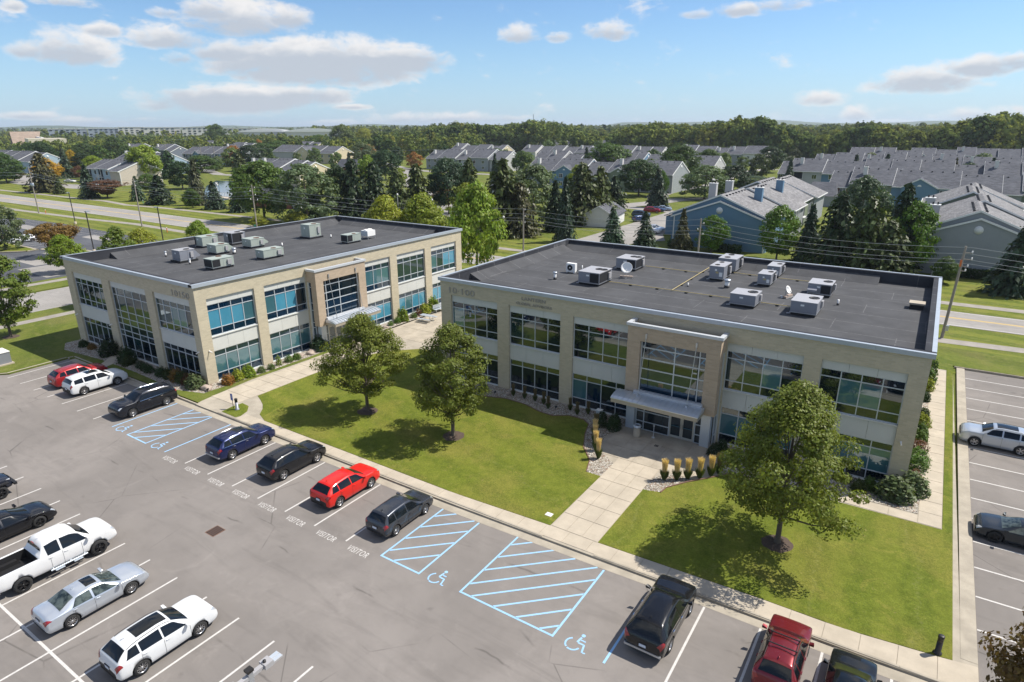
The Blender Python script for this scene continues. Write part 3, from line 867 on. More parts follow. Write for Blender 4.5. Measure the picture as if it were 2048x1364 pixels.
# lettering painted on the lot
def text_mesh(txt, size, ext=0.0, align='CENTER', spacing=1.0):
    c = bpy.data.curves.new('t', 'FONT')
    c.body = txt; c.size = size; c.extrude = ext; c.align_x = align; c.space_character = spacing
    c.resolution_u = 3
    o = bpy.data.objects.new('t', c)
    COL.objects.link(o)
    dg = bpy.context.evaluated_depsgraph_get()
    me = bpy.data.meshes.new_from_object(o.evaluated_get(dg))
    bpy.data.objects.remove(o)
    bpy.data.curves.remove(c)
    return me
vis = text_mesh('VISITOR', 0.56, spacing=1.12)
vis.materials.clear(); vis.materials.append(M['line'])
for x in (-6.0, -3.2, -0.4, 2.35, 5.08, 7.82, 10.55, 13.2):
    o = link('visitor_lettering', vis, lot, (x, -24.12, 0.004))
    o.scale = (0.70, 1.12, 1)
def wheelchair():
    m_ = MB()
    def stroke(pts, w=0.085):
        for a, b in zip(pts, pts[1:]):
            a = Vector(a); b = Vector(b); d = (b - a); d.normalize(); n = Vector((-d.y, d.x)) * w / 2
            m_.add([(*(a - n), 0), (*(b - n), 0), (*(b + n), 0), (*(a + n), 0)], [(0, 1, 2, 3)])
    hc = (0.14, 1.0)
    m_.add([(hc[0] + 0.1 * math.cos(t * math.pi / 5), hc[1] + 0.1 * math.sin(t * math.pi / 5), 0) for t in range(10)], [tuple(range(10))])
    def arc(r, a0, a1, n):
        return [(-0.06 + r * math.cos(R(a0 + (a1 - a0) * i / n)), 0.30 + r * math.sin(R(a0 + (a1 - a0) * i / n))) for i in range(n + 1)]
    stroke(arc(0.36, 120, 235, 8)); stroke(arc(0.36, 247, 345, 7))
    stroke([(0.12, 0.86), (0.06, 0.50)], 0.10)
    stroke([(0.16, 0.70), (0.40, 0.70)], 0.07)
    stroke([(0.11, 0.49), (0.40, 0.49)], 0.085)
    stroke([(0.41, 0.52), (0.52, 0.04)], 0.085)
    stroke([(0.56, 0.045), (0.68, 0.075)], 0.07)
    return m_.mesh(M['line_blue'])
wch = wheelchair()
for x in (18.5, 26.8, -13.95, -8.75):
    link('wheelchair_symbol', wch, lot, (x - 0.15, -23.55, 0.004))
# storm drain in the lot, small drain in the plaza
dr = thing('storm_drain', 'dark iron storm drain grate set in the asphalt of the big car park', 'drain', (4.65, -27.2, 0.0))
MB().box(-.42, .42, -.42, .42, -.02, 0.006).build('rim', M['rust'], dr)
for i in range(7):
    box_part('grate_bar', M['black'], dr, -.37, .37, -.36 + i * .11, -.30 + i * .11, 0.0065, 0.016)
dr = thing('plaza_drain', 'small square drain in the paving before the glass entrance doors', 'drain', (22.8, -3.0, 0.135))
MB().box(-.36, .36, -.36, .36, -.02, 0.008).build('collar', M['concrete'], dr)
for i in range(4): box_part('grate_bar', M['black'], dr, -.15, .15, -.15 + i * .08, -.10 + i * .08, 0.009, 0.016)
uc = thing('utility_cover', 'pale plastic utility cover in the lawn beside the entrance path', 'cover', (20.55, -15.05, 0.14))
MB().box(-.2, .2, -.16, .16, -.02, .02).build('lid', M['white'], uc); MB().box(-.23, .23, -.19, .19, -.02, .012).build('collar', M['kerb'], uc)
sheet('plank_track', 'concrete', [(-30.4, -17.25), (-29.3, -17.25), (-29.6, -16.3), (-31.3, -15.2), (-32.2, -15.2)], 0.148)

# ------------------------------------------------------------------ the two office buildings
OW, OD = 38.6, 24.55
Z_HEAD, Z_SILL2, Z_LED, Z_H1 = 7.43, 4.52, 4.40, 3.03


def letters(me):
    """split a text mesh into one mesh per letter"""
    b = bmesh.new(); b.from_mesh(me); b.verts.ensure_lookup_table()
    seen = set(); out = []
    for v in b.verts:
        if v.index in seen: continue
        st = [v]; isl = []; seen.add(v.index)
        while st:
            q = st.pop(); isl.append(q)
            for e in q.link_edges:
                r = e.other_vert(q)
                if r.index not in seen: seen.add(r.index); st.append(r)
        ids = {q.index: i for i, q in enumerate(isl)}
        fs = [tuple(ids[w.index] for w in f.verts) for f in b.faces if f.verts[0].index in ids]
        m2 = bpy.data.meshes.new('letter'); m2.from_pydata([tuple(q.co) for q in isl], [], fs); m2.update(); out.append(m2)
    b.free()
    return out


M['letter'] = simple('raised_letters', (0.30, 0.28, 0.24), 0.7)


def office(label, loc, rz, mirror, sign, blinds):
    b = thing('office_building', label, 'office building', loc, rz)
    def X(x): return OW - x if mirror else x
    # facade maps: (u, inward depth, z) -> local box
    def place(side, u0, u1, d0, d1, z0, z1):
        if side == 'S': return (X(u0), X(u1), d0, d1, z0, z1)
        if side == 'N': return (X(u0), X(u1), OD - d1, OD - d0, z0, z1)
        if side == 'W': return (X(d0), X(d1), u0, u1, z0, z1)
        return (X(OW - d0), X(OW - d1), u0, u1, z0, z1)
    def bx(m_, side, *a, mi=0): m_.box(*place(side, *a), mi)
    def part(name, mk, side, *a, parent=None):
        m_ = MB(); bx(m_, side, *a)
        return m_.build(name, M[mk], parent or b)
    TH = 0.42
    rng = random.Random(11 if mirror else 5)

    def glazing(side, us, zs, d, pick, name='window', fw=0.065, parent=None, skip=()):
        """window: frame of mullions and transoms with one pane object per light"""
        m_ = MB()
        zc = [(a + c) / 2 for a, c in zip(zs, zs[1:])]
        hw = fw / 2
        for u in us: bx(m_, side, u - hw, u + hw, d, d + 0.10, zs[0], zs[-1])
        for z in zs:
            for a, c in zip(us, us[1:]):
                bx(m_, side, a + hw, c - hw, d + 0.004, d + 0.096, z - hw, z + hw)
        fr = m_.build(name, M['frame'], parent or b)
        for i, (a, c) in enumerate(zip(us, us[1:])):
            for j, (z0, z1) in enumerate(zip(zs, zs[1:])):
                if (i, j) in skip: continue
                q = MB(); bx(q, side, a + hw + .002, c - hw - .002, d + 0.045, d + 0.058, z0 + hw + .002, z1 - hw - .002)
                q.build('pane', M[pick(i, j)], fr)
        return fr

    def lin(a, c, n): return [a + (c - a) * i / n for i in range(n + 1)]

    def facade(side, length, opens, ncol, tallset=()):
        """piers, band, precast panels and windows of one facade"""
        edges = [0.0]
        for (a, c) in opens: edges += [a, c]
        edges.append(length)
        e0 = 0.0 if side in 'SN' else TH
        for k in range(0, len(edges), 2):
            a, c = edges[k], edges[k + 1]
            if k == 0: a = e0
            if k == len(edges) - 2: c = length - e0
            part('brick_pier', 'brick', side, a, c, 0, TH, -0.05, 8.08)
        part('brick_band', 'brick', side, e0, length - e0, 0, TH, 8.08, 9.33)
        for k, (a, c) in enumerate(opens):
            if (side, k) in tallset and tallset[(side, k)] == 'entrance': continue
            dp = 0.16
            n = 3
            for i in range(n):
                part('head_panel', 'precast', side, a + (c - a) * i / n + .008, a + (c - a) * (i + 1) / n - .008, dp, TH, Z_HEAD + .03, 8.08)
            part('base_curb', 'precast', side, a, c, 0.05, TH, -0.05, 0.14)
            tall = (side, k) in tallset
            us = lin(a + .03, c - .03, ncol)
            if tall:
                us = lin(a + .03, a + (c - a) * 0.872, ncol - 1) + [c - .03]
                def pick(i, j, k=k, side=side): return 'g_dark' if (i + j) % 3 else 'g_green'
                glazing(side, us, [0.17, 0.96, 2.35, 2.92, 3.62, 4.26, 5.02, 6.66, Z_HEAD], dp + .04, pick, 'curtain_wall')
                continue
            for i in range(n):
                part('spandrel_panel', 'precast', side, a + (c - a) * i / n + .008, a + (c - a) * (i + 1) / n - .008, dp, TH, Z_H1 + .03, Z_LED)
            part('sill', 'precast', side, a, c, 0.06, TH, Z_LED, Z_SILL2 - .035)
            bl = blinds(side, k)
            def pick2(i, j): return bl[0][j][i % len(bl[0][j])]
            def pick1(i, j): return bl[1][j][i % len(bl[1][j])]
            glazing(side, us, [Z_SILL2, 5.18, 6.90, Z_HEAD], dp + .04, pick2)
            glazing(side, us, [0.17, 0.86, 2.52, Z_H1], dp + .04, pick1)
        # dark rooms behind the glass
        part('room_wall', 'interior', side, 0.5, length - 0.5, TH + .02, TH + .06, -0.05, 8.6)

    S_open = [(1.2, 6.38), (7.6, 12.75), (13.93, 19.35), (19.35, 26.35), (26.35, 31.5), (32.6, 37.55)]
    N_open = [(1.2, 6.38), (7.6, 12.75), (13.93, 19.0), (20.2, 25.3), (26.45, 31.5), (32.6, 37.55)]
    X_open = [(1.0, 7.1), (8.4, 15.35), (16.8, 23.15)]
    # long front: the entrance block stands between bays 3 and 4
    facade('S', OW, [S_open[0], S_open[1], (13.93, 19.3), (26.4, 31.5), (32.6, 37.55)], 4)
    facade('N', OW, N_open, 4)
    facade('E', OD, X_open, 5, {('E', 1): 'tall'})
    facade('W', OD, X_open, 5, {('W', 1): 'tall'})
    # metal coping with a drip edge, in lengths
    def coping(side, a, c, n):
        for i in range(n):
            u0, u1 = a + (c - a) * i / n, a + (c - a) * (i + 1) / n
            m_ = MB()
            bx(m_, side, u0 + .004, u1 - .004, -0.16, 0.10, 9.60, 9.64)
            bx(m_, side, u0 + .004, u1 - .004, -0.16, -0.13, 9.33, 9.60)
            bx(m_, side, u0 + .004, u1 - .004, -0.128, 0.0, 9.335, 9.36)
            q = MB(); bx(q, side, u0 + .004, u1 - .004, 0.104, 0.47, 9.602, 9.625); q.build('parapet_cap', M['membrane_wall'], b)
            m_.build('coping', M['coping'], b)
    coping('S', -0.16, OW + .16, 12); coping('N', -0.16, OW + .16, 12)
    coping('E', 0.41, OD - .41, 8); coping('W', 0.41, OD - .41, 8)
    # parapet lining
    m_ = MB()
    bx(m_, 'S', 0.37, OW - .37, 0.424, 0.45, 8.6, 9.6); bx(m_, 'N', 0.37, OW - .37, 0.424, 0.45, 8.6, 9.6)
    bx(m_, 'E', 0.451, OD - .451, 0.424, 0.45, 8.6, 9.6); bx(m_, 'W', 0.451, OD - .451, 0.424, 0.45, 8.6, 9.6)
    bx(m_, 'S', 0, OW, 0.002, 0.33, 9.33, 9.59); bx(m_, 'N', 0, OW, 0.002, 0.33, 9.33, 9.59)
    bx(m_, 'E', 0.3, OD - .3, 0.002, 0.33, 9.33, 9.59); bx(m_, 'W', 0.3, OD - .3, 0.002, 0.33, 9.33, 9.59)
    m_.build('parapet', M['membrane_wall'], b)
    roof = MB().box(X(0.36), X(OW - 0.36), 0.36, OD - 0.36, 8.3, 8.65).build('roof_deck', M['membrane'], b)
    # tapered insulation cants along the back and one end, in sheets
    def cant(axis, a0, a1, inner):
        n = max(1, round((a1 - a0) / 2.9))
        for i in range(n):
            s0, s1 = a0 + (a1 - a0) * i / n + .006, a0 + (a1 - a0) * (i + 1) / n - .006
            if axis == 'y':
                pr = [(X(0.453), 8.652), (X(1.75), 8.652), (X(1.75), 8.66), (X(0.453), 9.26)]
                if mirror: pr = pr[::-1]
                MB().extr(pr, 1, s0, s1).build('cant_sheet', M['membrane'], b)
            else:
                pr = [(OD - .453, 8.652), (OD - .453, 9.28), (OD - 1.9, 8.66), (OD - 1.9, 8.652)]
                x0, x1 = sorted((X(s0), X(s1)))
                MB().extr(pr, 0, x0, x1).build('cant_sheet', M['membrane'], b)
    cant('y', 4.0, OD - 1.92, True)
    cant('x', 0.46, 33.9, True)
    # pipe stains: walkway line of seams is in the membrane; raised numerals and name
    for (txt, size, ua, uc, z, side, sp) in sign:
        me = text_mesh(txt, size, 0.03, 'LEFT', sp)
        xs = [v.co.x for v in me.vertices]; w0, w1 = min(xs), max(xs)
        k = (uc - ua) / (w1 - w0)
        for lm in letters(me):
            lm.materials.clear(); lm.materials.append(M['letter'])
            o = link('raised_letter', lm, b, (ua - w0 * k, -0.031, z))
            o.rotation_euler = (math.pi / 2, 0, 0); o.scale = (k, 1, 1)

    # ---- entrance block
    e0, e1, fy, bz, tz = 19.35, 26.35, -1.40, 2.75, 8.62
    wx0, wx1 = 20.38, 25.36
    part('portal_pier', 'brick_warm', 'S', e0, wx0, fy, fy + .78, bz, 7.5)
    part('portal_pier', 'brick_warm', 'S', wx1, e1, fy, fy + .78, bz, 7.5)
    part('portal_head', 'brick_warm', 'S', e0, e1, fy, fy + .78, 7.5, tz)
    for (a, c) in ((e0, e0 + .3), (e1 - .3, e1)):
        part('portal_cheek', 'brick_warm', 'S', a, c, fy + .78, 0.1, 7.43, tz)
        part('return_post', 'precast', 'S', a + .04, c - .04, -0.16, 0.1, 0, 7.43)
    for (a, sgn) in ((e0 + .10, 1), (e1 - .20, -1)):
        m_ = MB()
        for z in (0.1, 0.9, 2.5, 3.05, 4.4, 5.2, 6.9, 7.4): bx(m_, 'S', a, a + .1, -0.60, -0.16, z - .03, z + .03)
        for y in (-0.62, -0.19): bx(m_, 'S', a + .002, a + .098, y, y + .05, 0.02, 7.43)
        f = m_.build('side_light', M['frame'], b)
        for z0, z1 in zip((0.1, 0.9, 2.5, 3.05, 4.4, 5.2, 6.9), (0.9, 2.5, 3.05, 4.4, 5.2, 6.9, 7.4)):
            q = MB(); bx(q, 'S', a + .04, a + .055, -0.57, -0.19, z0 + .03, z1 - .03); q.build('pane', M['g_navy' if z0 != 3.05 else 'g_green'], f)
    part('block_roof', 'membrane', 'S', e0 + .31, e1 - .31, fy + .79, 0.0, 8.0, 8.2)
    # coping of the block: front and two returns
    part('block_coping', 'coping_white', 'S', e0 - .12, e1 + .12, fy - .10, fy + .20, tz, tz + .22)
    part('block_coping', 'coping_white', 'S', e0 - .12, e0 + .20, fy + .204, -0.02, tz, tz + .215)
    part('block_coping', 'coping_white', 'S', e1 - .20, e1 + .12, fy + .204, -0.02, tz, tz + .215)
    part('parapet_cap', 'membrane_wall', 'S', e0 + .21, e1 - .21, fy + .204, fy + .44, tz, tz + .10)
    # upper window of the block
    vus = [wx0 + .03, 23.02, 24.86, wx1 - .03]
    glazing('S', vus, [3.45, 4.43, 5.27, 6.11, 6.97, 7.47], fy + .28, lambda i, j: 'g_navy' if j < 2 else 'g_dark', 'entrance_window', 0.085)
    part('sill_beam', 'coping_white', 'S', wx0 - .18, wx1 + .12, fy - .32, fy - .06, 3.34, 3.58)
    for u in (wx0 + .1, wx1 - .25): part('beam_bracket', 'coping_white', 'S', u, u + .14, fy - .06, fy + .3, 3.36, 3.5)
    part('fascia_panel', 'black', 'S', wx0, wx1, fy + .3, fy + .5, 2.5, 3.42)
    # columns
    part('column', 'column', 'S', 19.52, 20.2, fy + .15, fy + .68, -0.05, bz)
    part('column', 'column', 'S', 25.42, 26.1, fy + .15, fy + .68, -0.05, bz)
    # door wall
    dy = -0.95
    glazing('S', [20.24, 20.88, 22.93], [0.12, 0.80, 1.66, 2.48], dy, lambda i, j: 'g_dark', 'entrance_glazing', 0.07, skip=())
    glazing('S', [24.92, 25.38], [0.12, 0.80, 1.62, 2.48], dy, lambda i, j: 'g_dark', 'entrance_glazing', 0.07)
    part('transom_bar', 'door_frame', 'S', 22.97, 24.88, dy, dy + .1, 2.36, 2.50)
    for (a, c) in ((22.98, 23.91), (23.94, 24.87)):
        m_ = MB()
        for (u0, u1, z0, z1) in ((a, a + .1, .13, 2.35), (c - .1, c, .13, 2.35), (a + .1, c - .1, .13, .30), (a + .1, c - .1, 2.22, 2.35)):
            bx(m_, 'S', u0, u1, dy + .01, dy + .08, z0, z1)
        f = m_.build('door', M['door_frame'], b)
        q = MB(); bx(q, 'S', a + .1, c - .1, dy + .04, dy + .05, .30, 2.22); q.build('pane', M['g_dark'], f)
        q = MB(); bx(q, 'S', a + .12, c - .12, dy - .03, dy + .005, 1.08, 1.12); q.build('push_bar', M['g_teal'], f)
        hx = c - .09 if a < 23.5 else a + .06
        q = MB(); bx(q, 'S', hx, hx + .03, dy - .06, dy + .008, .95, 1.35); q.build('handle', M['chrome'], f)
    # canopy: curved metal roof on a fascia, hung from two rods
    cx0, cx1, cf, cb = 18.92, 25.62, -2.98, -1.5
    can = part('canopy', 'soffit', 'S', cx0, cx1, cf, cb, 2.80, 3.10)
    arc = [(cf - .03, 3.10), (cf - .03, 3.15), (cf + .25, 3.27), (cf + .6, 3.36), (cf + 1.0, 3.40), (cb, 3.36), (cb, 3.10)]
    x0, x1 = sorted((X(cx0 - .03), X(cx1 + .03)))
    MB().extr(arc[::-1] if False else arc, 0, x0, x1).build('canopy_roof', M['canopy_metal'], can)
    for i in range(17):
        u = cx0 + .1 + i * (cx1 - cx0 - .2) / 16
        q = MB()
        top = arc[1:-1]
        for (pa, pb) in zip(top, top[1:]):
            q.add([(X(u) + s_, p_[0], p_[1] + dz_) for s_ in (-.018, .018) for p_ in (pa, pb) for dz_ in (0.003, .05)],
                  [(0, 1, 3, 2), (4, 6, 7, 5), (1, 5, 7, 3)])
        q.build('rib', M['canopy_metal'], can)
    for u in (20.84, 24.64):
        q = MB()
        q.tube((X(u), fy - .04, 7.95), (X(u - .14), -2.05, 3.42), 0.028, n=8)
        q.cbox(X(u), fy - .05, 7.98, .12, .10, .34)
        q.cbox(X(u - .14), -2.05, 3.42, .14, .2, .14)
        q.build('tie_rod', M['steel'], b)
    return b


def B_blinds(side, k):
    D, N, T, G_ = 'g_dark', 'g_navy', 'g_teal', 'g_green'
    up = [[D] * 4, [G_, D, G_, D], [D] * 4]; lo = [[D] * 4, [D] * 4, [D] * 4]
    if side == 'S':
        if k == 0: up = [[D] * 4, [T, G_, D, D], [D] * 4]
        if k == 1: up = [[D] * 4, [G_, G_, D, D], [D] * 4]
        if k == 2: up = [[D] * 4, [D, G_, G_, G_], [D] * 4]; lo = [[D] * 4, [T, N, D, N], [D] * 4]
        if k == 3: up = [[D] * 4, [G_, G_, T, D], [D] * 4]; lo = [[D] * 4, [T, T, D, T], [D] * 4]
        if k == 4: up = [[D] * 4, [D, T, T, D], [D] * 4]; lo = [[D] * 4, [T, T, T, T], [D] * 4]
    return up, lo

def A_blinds(side, k):
    D, N, T, G_, B_ = 'g_dark', 'g_navy', 'g_teal', 'g_green', 'g_blue'
    if side == 'S':   # local bays counted from the far end
        tab = {4: ([B_, B_, B_, T], [T, T, T, T]), 3: ([T, B_, B_, D], [T, T, T, T]), 2: ([B_, T, T, T], [T, B_, B_, B_]),
               1: ([G_, G_, G_, G_], [B_, T, B_, B_]), 0: ([T, G_, B_, B_], [B_, B_, B_, B_])}
        u, l = tab[k]
        # bays run from the mirrored end, so the columns are listed right to left
        return [[N] * 4, u[::-1], [N] * 4], [[N] * 4, l[::-1], [N] * 4]
    up = [[D] * 5, [G_, D, D, D, G_], [D] * 5]; lo = [[D] * 5, [D] * 5, [D] * 5]
    if side == 'E' and k == 0: up = [[D] * 5, [D, T, T, G_, G_], [G_] * 5]
    return up, lo

off_b = office('tan brick two storey office building with 10-100 on it, nearest on the right', (0, 0, 0), 0, False,
               [('10·100', 0.80, 1.05, 3.95, 8.28, 'S', 1.0), ('LANTERN', 0.42, 8.95, 11.3, 8.72, 'S', 1.0), ('GLOBAL ADVISORS', 0.32, 8.4, 11.9, 8.30, 'S', 1.0)], B_blinds)
off_a = office('tan brick two storey office building with 10150 on its short side, behind on the left', (-16.38, -14.28, 0), math.pi / 2, True,
               [], A_blinds)
me = text_mesh('10150', 0.80, 0.03, 'LEFT', 1.0)
xs = [v.co.x for v in me.vertices]
for lm in letters(me):      # the short side of this building faces local -x
    lm.materials.clear(); lm.materials.append(M['letter'])
    o = link('raised_letter', lm, off_a, (-0.031, 3.75, 8.20))
    o.rotation_euler = (math.pi / 2, 0, -math.pi / 2); o.scale = (2.75 / (max(xs) - min(xs)), 1, 1)

# security cameras on the brick piers
def sec_cam(label, loc, rz):
    c = thing('security_camera', label, 'camera', loc, rz, 'small white security cameras on the brick piers')
    MB().box(-.05, .05, -.08, 0, -.05, .05).build('bracket', M['white'], c)
    q = MB(); q.tube((0, -.08, 0), (0.05, -.36, -.06), .045, n=8); q.build('body', M['white'], c)
sec_cam('white security camera on the far left corner pier of the 10150 building', (-40.2, -14.29, 3.24), 0)
sec_cam('white security camera on the pier left of the tall glass bay of the 10150 building', (-32.7, -14.29, 3.29), 0)
sec_cam('white security camera on the near corner pier facing the car park', (-17.0, -14.29, 3.24), 0)
sec_cam('white security camera on the near corner pier above the shrubs on the sunlit side', (-16.37, -13.7, 3.27), math.pi / 2)
sec_cam('white security camera on the right corner pier of the nearest building', (37.9, 0, 3.46), 0)


# ------------------------------------------------------------------ rooftop plant
RZ = 8.652
def rtu(label, cx, cy, w, d, h, mk='hvac', fans=1, coil=None, hood=None, fan_side=1, group='rooftop air handling units', boxes=True, curb_out=0.0):
    """packaged rooftop unit: curb, cabinet with panel joints, lid, fan grilles, coil faces, hood, electrical box"""
    t = thing('rooftop_unit', label, 'rooftop unit', (cx, cy, RZ), 0, group)
    cu = 0.22
    box_part('curb', M['black'], t, -w / 2 + .06 - curb_out, w / 2 - .06 + curb_out, -d / 2 + .06 - curb_out, d / 2 - .06 + curb_out, 0, cu)
    m_ = MB(); m_.box(-w / 2, w / 2, -d / 2, d / 2, cu, h - .06)
    # panel seams as slightly proud sheets
    n = 3 if w > 1.6 else 2
    for i in range(n):
        a, c = -w / 2 + w * i / n + .02, -w / 2 + w * (i + 1) / n - .02
        m_.box(a, c, -d / 2 - .012, -d / 2, cu + .06, h - .12)
    for i in range(2):
        a, c = -d / 2 + d * i / 2 + .02, -d / 2 + d * (i + 1) / 2 - .02
        m_.box(w / 2, w / 2 + .012, a, c, cu + .06, h - .12)
    m_.build('cabinet', M[mk], t)
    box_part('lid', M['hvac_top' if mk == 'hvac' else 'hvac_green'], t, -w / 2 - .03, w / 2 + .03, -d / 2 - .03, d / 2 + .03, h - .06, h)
    box_part('base_rail', M['steel'], t, -w / 2 - .02, w / 2 + .02, -d / 2 - .02, d / 2 + .02, cu, cu + .05)
    for (fx, fy_) in {1: [(fan_side * w * .25, d * .1)], 2: [(w * .12, d * .12), (w * .34, d * .12)], 3: [(-w * .1, -d * .25), (-w * .1, d * .3)]}.get(fans, []):
        r = min(w, d) * (.21 if fans == 1 else .17)
        f = MB(); f.lathe([(r, 0), (r, .04), (r * .9, .05), (r * .88, .012)], 18); f.build('fan_ring', M['rust' if mk == 'hvac_green' else 'black'], t, (fx, fy_, h))
        q = MB()
        for k in range(6):
            a = k * math.pi / 3
            q.add([(0, 0, .02), (r * .85 * math.cos(a), r * .85 * math.sin(a), .016), (r * .85 * math.cos(a + .5), r * .85 * math.sin(a + .5), .03)], [(0, 1, 2)])
        q.build('fan_blades', M['coil'], t, (fx, fy_, h))
    if coil == 'front':
        box_part('coil_face', M['coil'], t, w * .06, w / 2 - .05, -d / 2 - .03, -d / 2 - .012, cu + .1, h - .1)
        box_part('coil_face', M['coil'], t, w / 2 + .013, w / 2 + .03, -d / 2 + .08, d / 2 - .3, cu + .1, h - .1)
    if coil == 'side':
        box_part('coil_face', M['coil'], t, w / 2 + .013, w / 2 + .03, -d * .02, d / 2 - .06, cu + .1, h - .1)
    if coil == 'left':
        box_part('coil_face', M['coil'], t, -w / 2 - .03, -w / 2, -d / 2 + .05, d / 2 - .05, cu + .1, h - .1)
        box_part('coil_face', M['coil'], t, -w / 2 + .05, -w / 2 + w * .2, -d / 2 - .03, -d / 2 - .012, cu + .1, h - .1)
    if coil == 'sunny':
        box_part('coil_face', M['coil'], t, w / 2 + .013, w / 2 + .03, -d / 2 + .05, -d / 2 + d * .36, cu + .1, h - .1)
        box_part('coil_face', M['coil'], t, -w / 2 + .05, w / 2 - .05, -d / 2 - .03, -d / 2 - .012, cu + .1, h - .1)
    if hood == 'front':
        q = MB(); q.extr([(-d / 2 - .42, h * .40), (-d / 2 - .42, h * .56), (-d / 2 - .015, h * .72), (-d / 2 - .015, h * .40)], 0, -w / 2 + .02, -w / 2 + w * .42); q.build('intake_hood', M[mk], t)
    if hood == 'east':
        q = MB(); q.extr([(w / 2 + .013, h * .92), (w / 2 + .013, cu + .12), (w / 2 + .6, cu + .2), (w / 2 + .62, cu + .34)], 1, d * .05, d / 2 - .03); q.build('intake_hood', M[mk], t)
    if hood == 'north':
        q = MB(); q.extr([(d / 2, h * .92), (d / 2, cu + .12), (d / 2 + .62, cu + .2), (d / 2 + .66, cu + .34)], 0, -w / 2 + .1, w / 2 - .1); q.build('intake_hood', M[mk], t)
    if boxes:
        box_part('electrical_box', M['hvac_top'], t, w / 2 + .03, w / 2 + .16, d * .18, d * .36, h * .35, h * .8)
        box_part('data_label', M['white'], t, -w * .12, w * .02, -d / 2 - .018, -d / 2 - .0125, h * .68, h * .80)
        if mk == 'hvac' and w < 1.6 and d > 1.9:
            box_part('warning_label', M['gas'], t, -w * .05, w * .14, -d / 2 - .018, -d / 2 - .0125, h * .52, h * .64)
            box_part('data_label', M['white'], t, w * .2, w * .42, -d / 2 - .018, -d / 2 - .0125, h * .32, h * .6)
        q = MB(); q.tube((-w / 2 - .25, -d / 2 + .1, .06), (-w / 2 + .05, -d / 2 + .1, .12), .05, n=8); q.build('drain_pipe', M['hvac_top'], t)
    return t

rtu('grey rooftop unit with black coil faces and twin fans, left of the satellite dish', 11.25, 9.35, 2.15, 2.75, 1.27, coil='front', fans=2)
rtu('grey rooftop unit with black coil faces behind the large satellite dish', 11.5, 17.1, 2.15, 2.4, 1.22, coil='front', fans=2)
rtu('tall grey rooftop unit with twin fans, back one of the left pair', 20.5, 21.8, 1.75, 2.7, 1.45, fans=3, coil='side')
rtu('tall grey rooftop unit with a yellow label, front one of the left pair', 20.7, 17.5, 1.35, 2.6, 1.45, fans=3, coil='side')
rtu('grey rooftop unit with one fan, back one of the right pair', 24.95, 21.75, 1.15, 2.3, 1.15, coil='side')
rtu('grey rooftop unit with a yellow label, front one of the right pair', 25.05, 17.4, 1.15, 2.15, 1.18, coil='side')
rtu('grey rooftop unit with an intake hood and black coils near the right end', 29.95, 16.1, 1.85, 2.2, 1.15, coil='front', hood='front')
rtu('long grey rooftop unit nearest the front edge, left one of two', 25.25, 9.0, 2.0, 2.1, 1.1, fans=1)
rtu('long grey rooftop unit nearest the front edge, right one of two', 29.9, 9.25, 1.9, 2.7, 1.17, fans=1)
gA = 'rooftop air handling units of the rear building'
rtu('grey cabinet rooftop unit on a wide pale base, leftmost on the rear roof', -31.75, -6.0, 1.5, 1.75, 1.35, fans=1, group=gA, curb_out=.25, hood='north')
rtu('greenish unit with a dark coil end, closest to the front eave of the rear roof', -25.15, -6.0, 1.45, 2.5, 1.15, 'hvac_green', coil='sunny', group=gA, fan_side=-1)
rtu('greenish upright rooftop unit with a dark left end at the back of the rear roof', -38.15, 0.75, 1.6, 2.1, 1.35, 'hvac_green', coil='left', group=gA)
rtu('greenish rooftop unit with a slanted intake hood, left one of two', -32.7, -1.2, 1.75, 1.7, 1.15, 'hvac_green', hood='north', group=gA)
rtu('grey rooftop unit on a broad base between greenish ones at the back', -37.0, 3.9, 1.7, 1.9, 1.5, group=gA, curb_out=.3, coil='front')
rtu('greenish rooftop unit with a slanted intake hood, right one of two', -32.8, 3.6, 1.75, 1.9, 1.15, 'hvac_green', hood='north', group=gA)
rtu('long low greenish unit with a rust stained fan amid the rear roof', -25.3, 0.4, 1.4, 2.7, 1.1, 'hvac_green', group=gA)
rtu('tallest greenish rooftop unit on a wide curb, far part of the rear roof', -32.4, 12.25, 1.7, 1.9, 1.85, 'hvac_green', group=gA, curb_out=.25)
rtu('greenish rooftop unit with a dark coil end beside the white condenser', -24.95, 12.4, 1.2, 2.3, 1.15, 'hvac_green', coil='sunny', group=gA, boxes=False)
t = thing('roof_condenser', 'white twin fan condenser raised on legs at the far end of the rear roof', 'condenser', (-25.3, 15.8, RZ))
box_part('cabinet', M['white'], t, -.6, .6, -.7, .7, .42, 1.12)
box_part('coil_face', M['column'], t, -.6, .6, -.73, -.70, .46, 1.08)
for x in (-.55, .5):
    for y in (-.65, .6): box_part('leg', M['steel'], t, x, x + .06, y, y + .06, 0, .42)
for y in (-.33, .33):
    MB().lathe([(.28, 0), (.28, .14), (.25, .15), (.24, .02)], 16).build('fan_ring', M['white'], t, (0, y, 1.12))
t = thing('split_condenser', 'small white split air conditioner with a round fan near the left of the roof', 'air conditioner', (7.35, 11.9, RZ))
box_part('cabinet', M['white'], t, -.5, .5, -.2, .22, .12, 1.0); box_part('foot', M['steel'], t, -.45, -.3, -.25, .27, 0, .12); box_part('foot', M['steel'], t, .3, .45, -.25, .27, 0, .12)
q = MB(); q.lathe([(.29, 0), (.29, .03), (.24, .035), (.235, .01), (.0, .01)], 20); o = q.build('fan_grille', M['coil'], t, (-.08, -.2, .56)); o.rotation_euler = (math.pi / 2, 0, 0)
q = MB(); q.lathe([(.08, 0), (.08, .03)], 12); o = q.build('fan_hub', M['white'], t, (-.08, -.21, .56)); o.rotation_euler = (math.pi / 2, 0, 0)
q = MB()
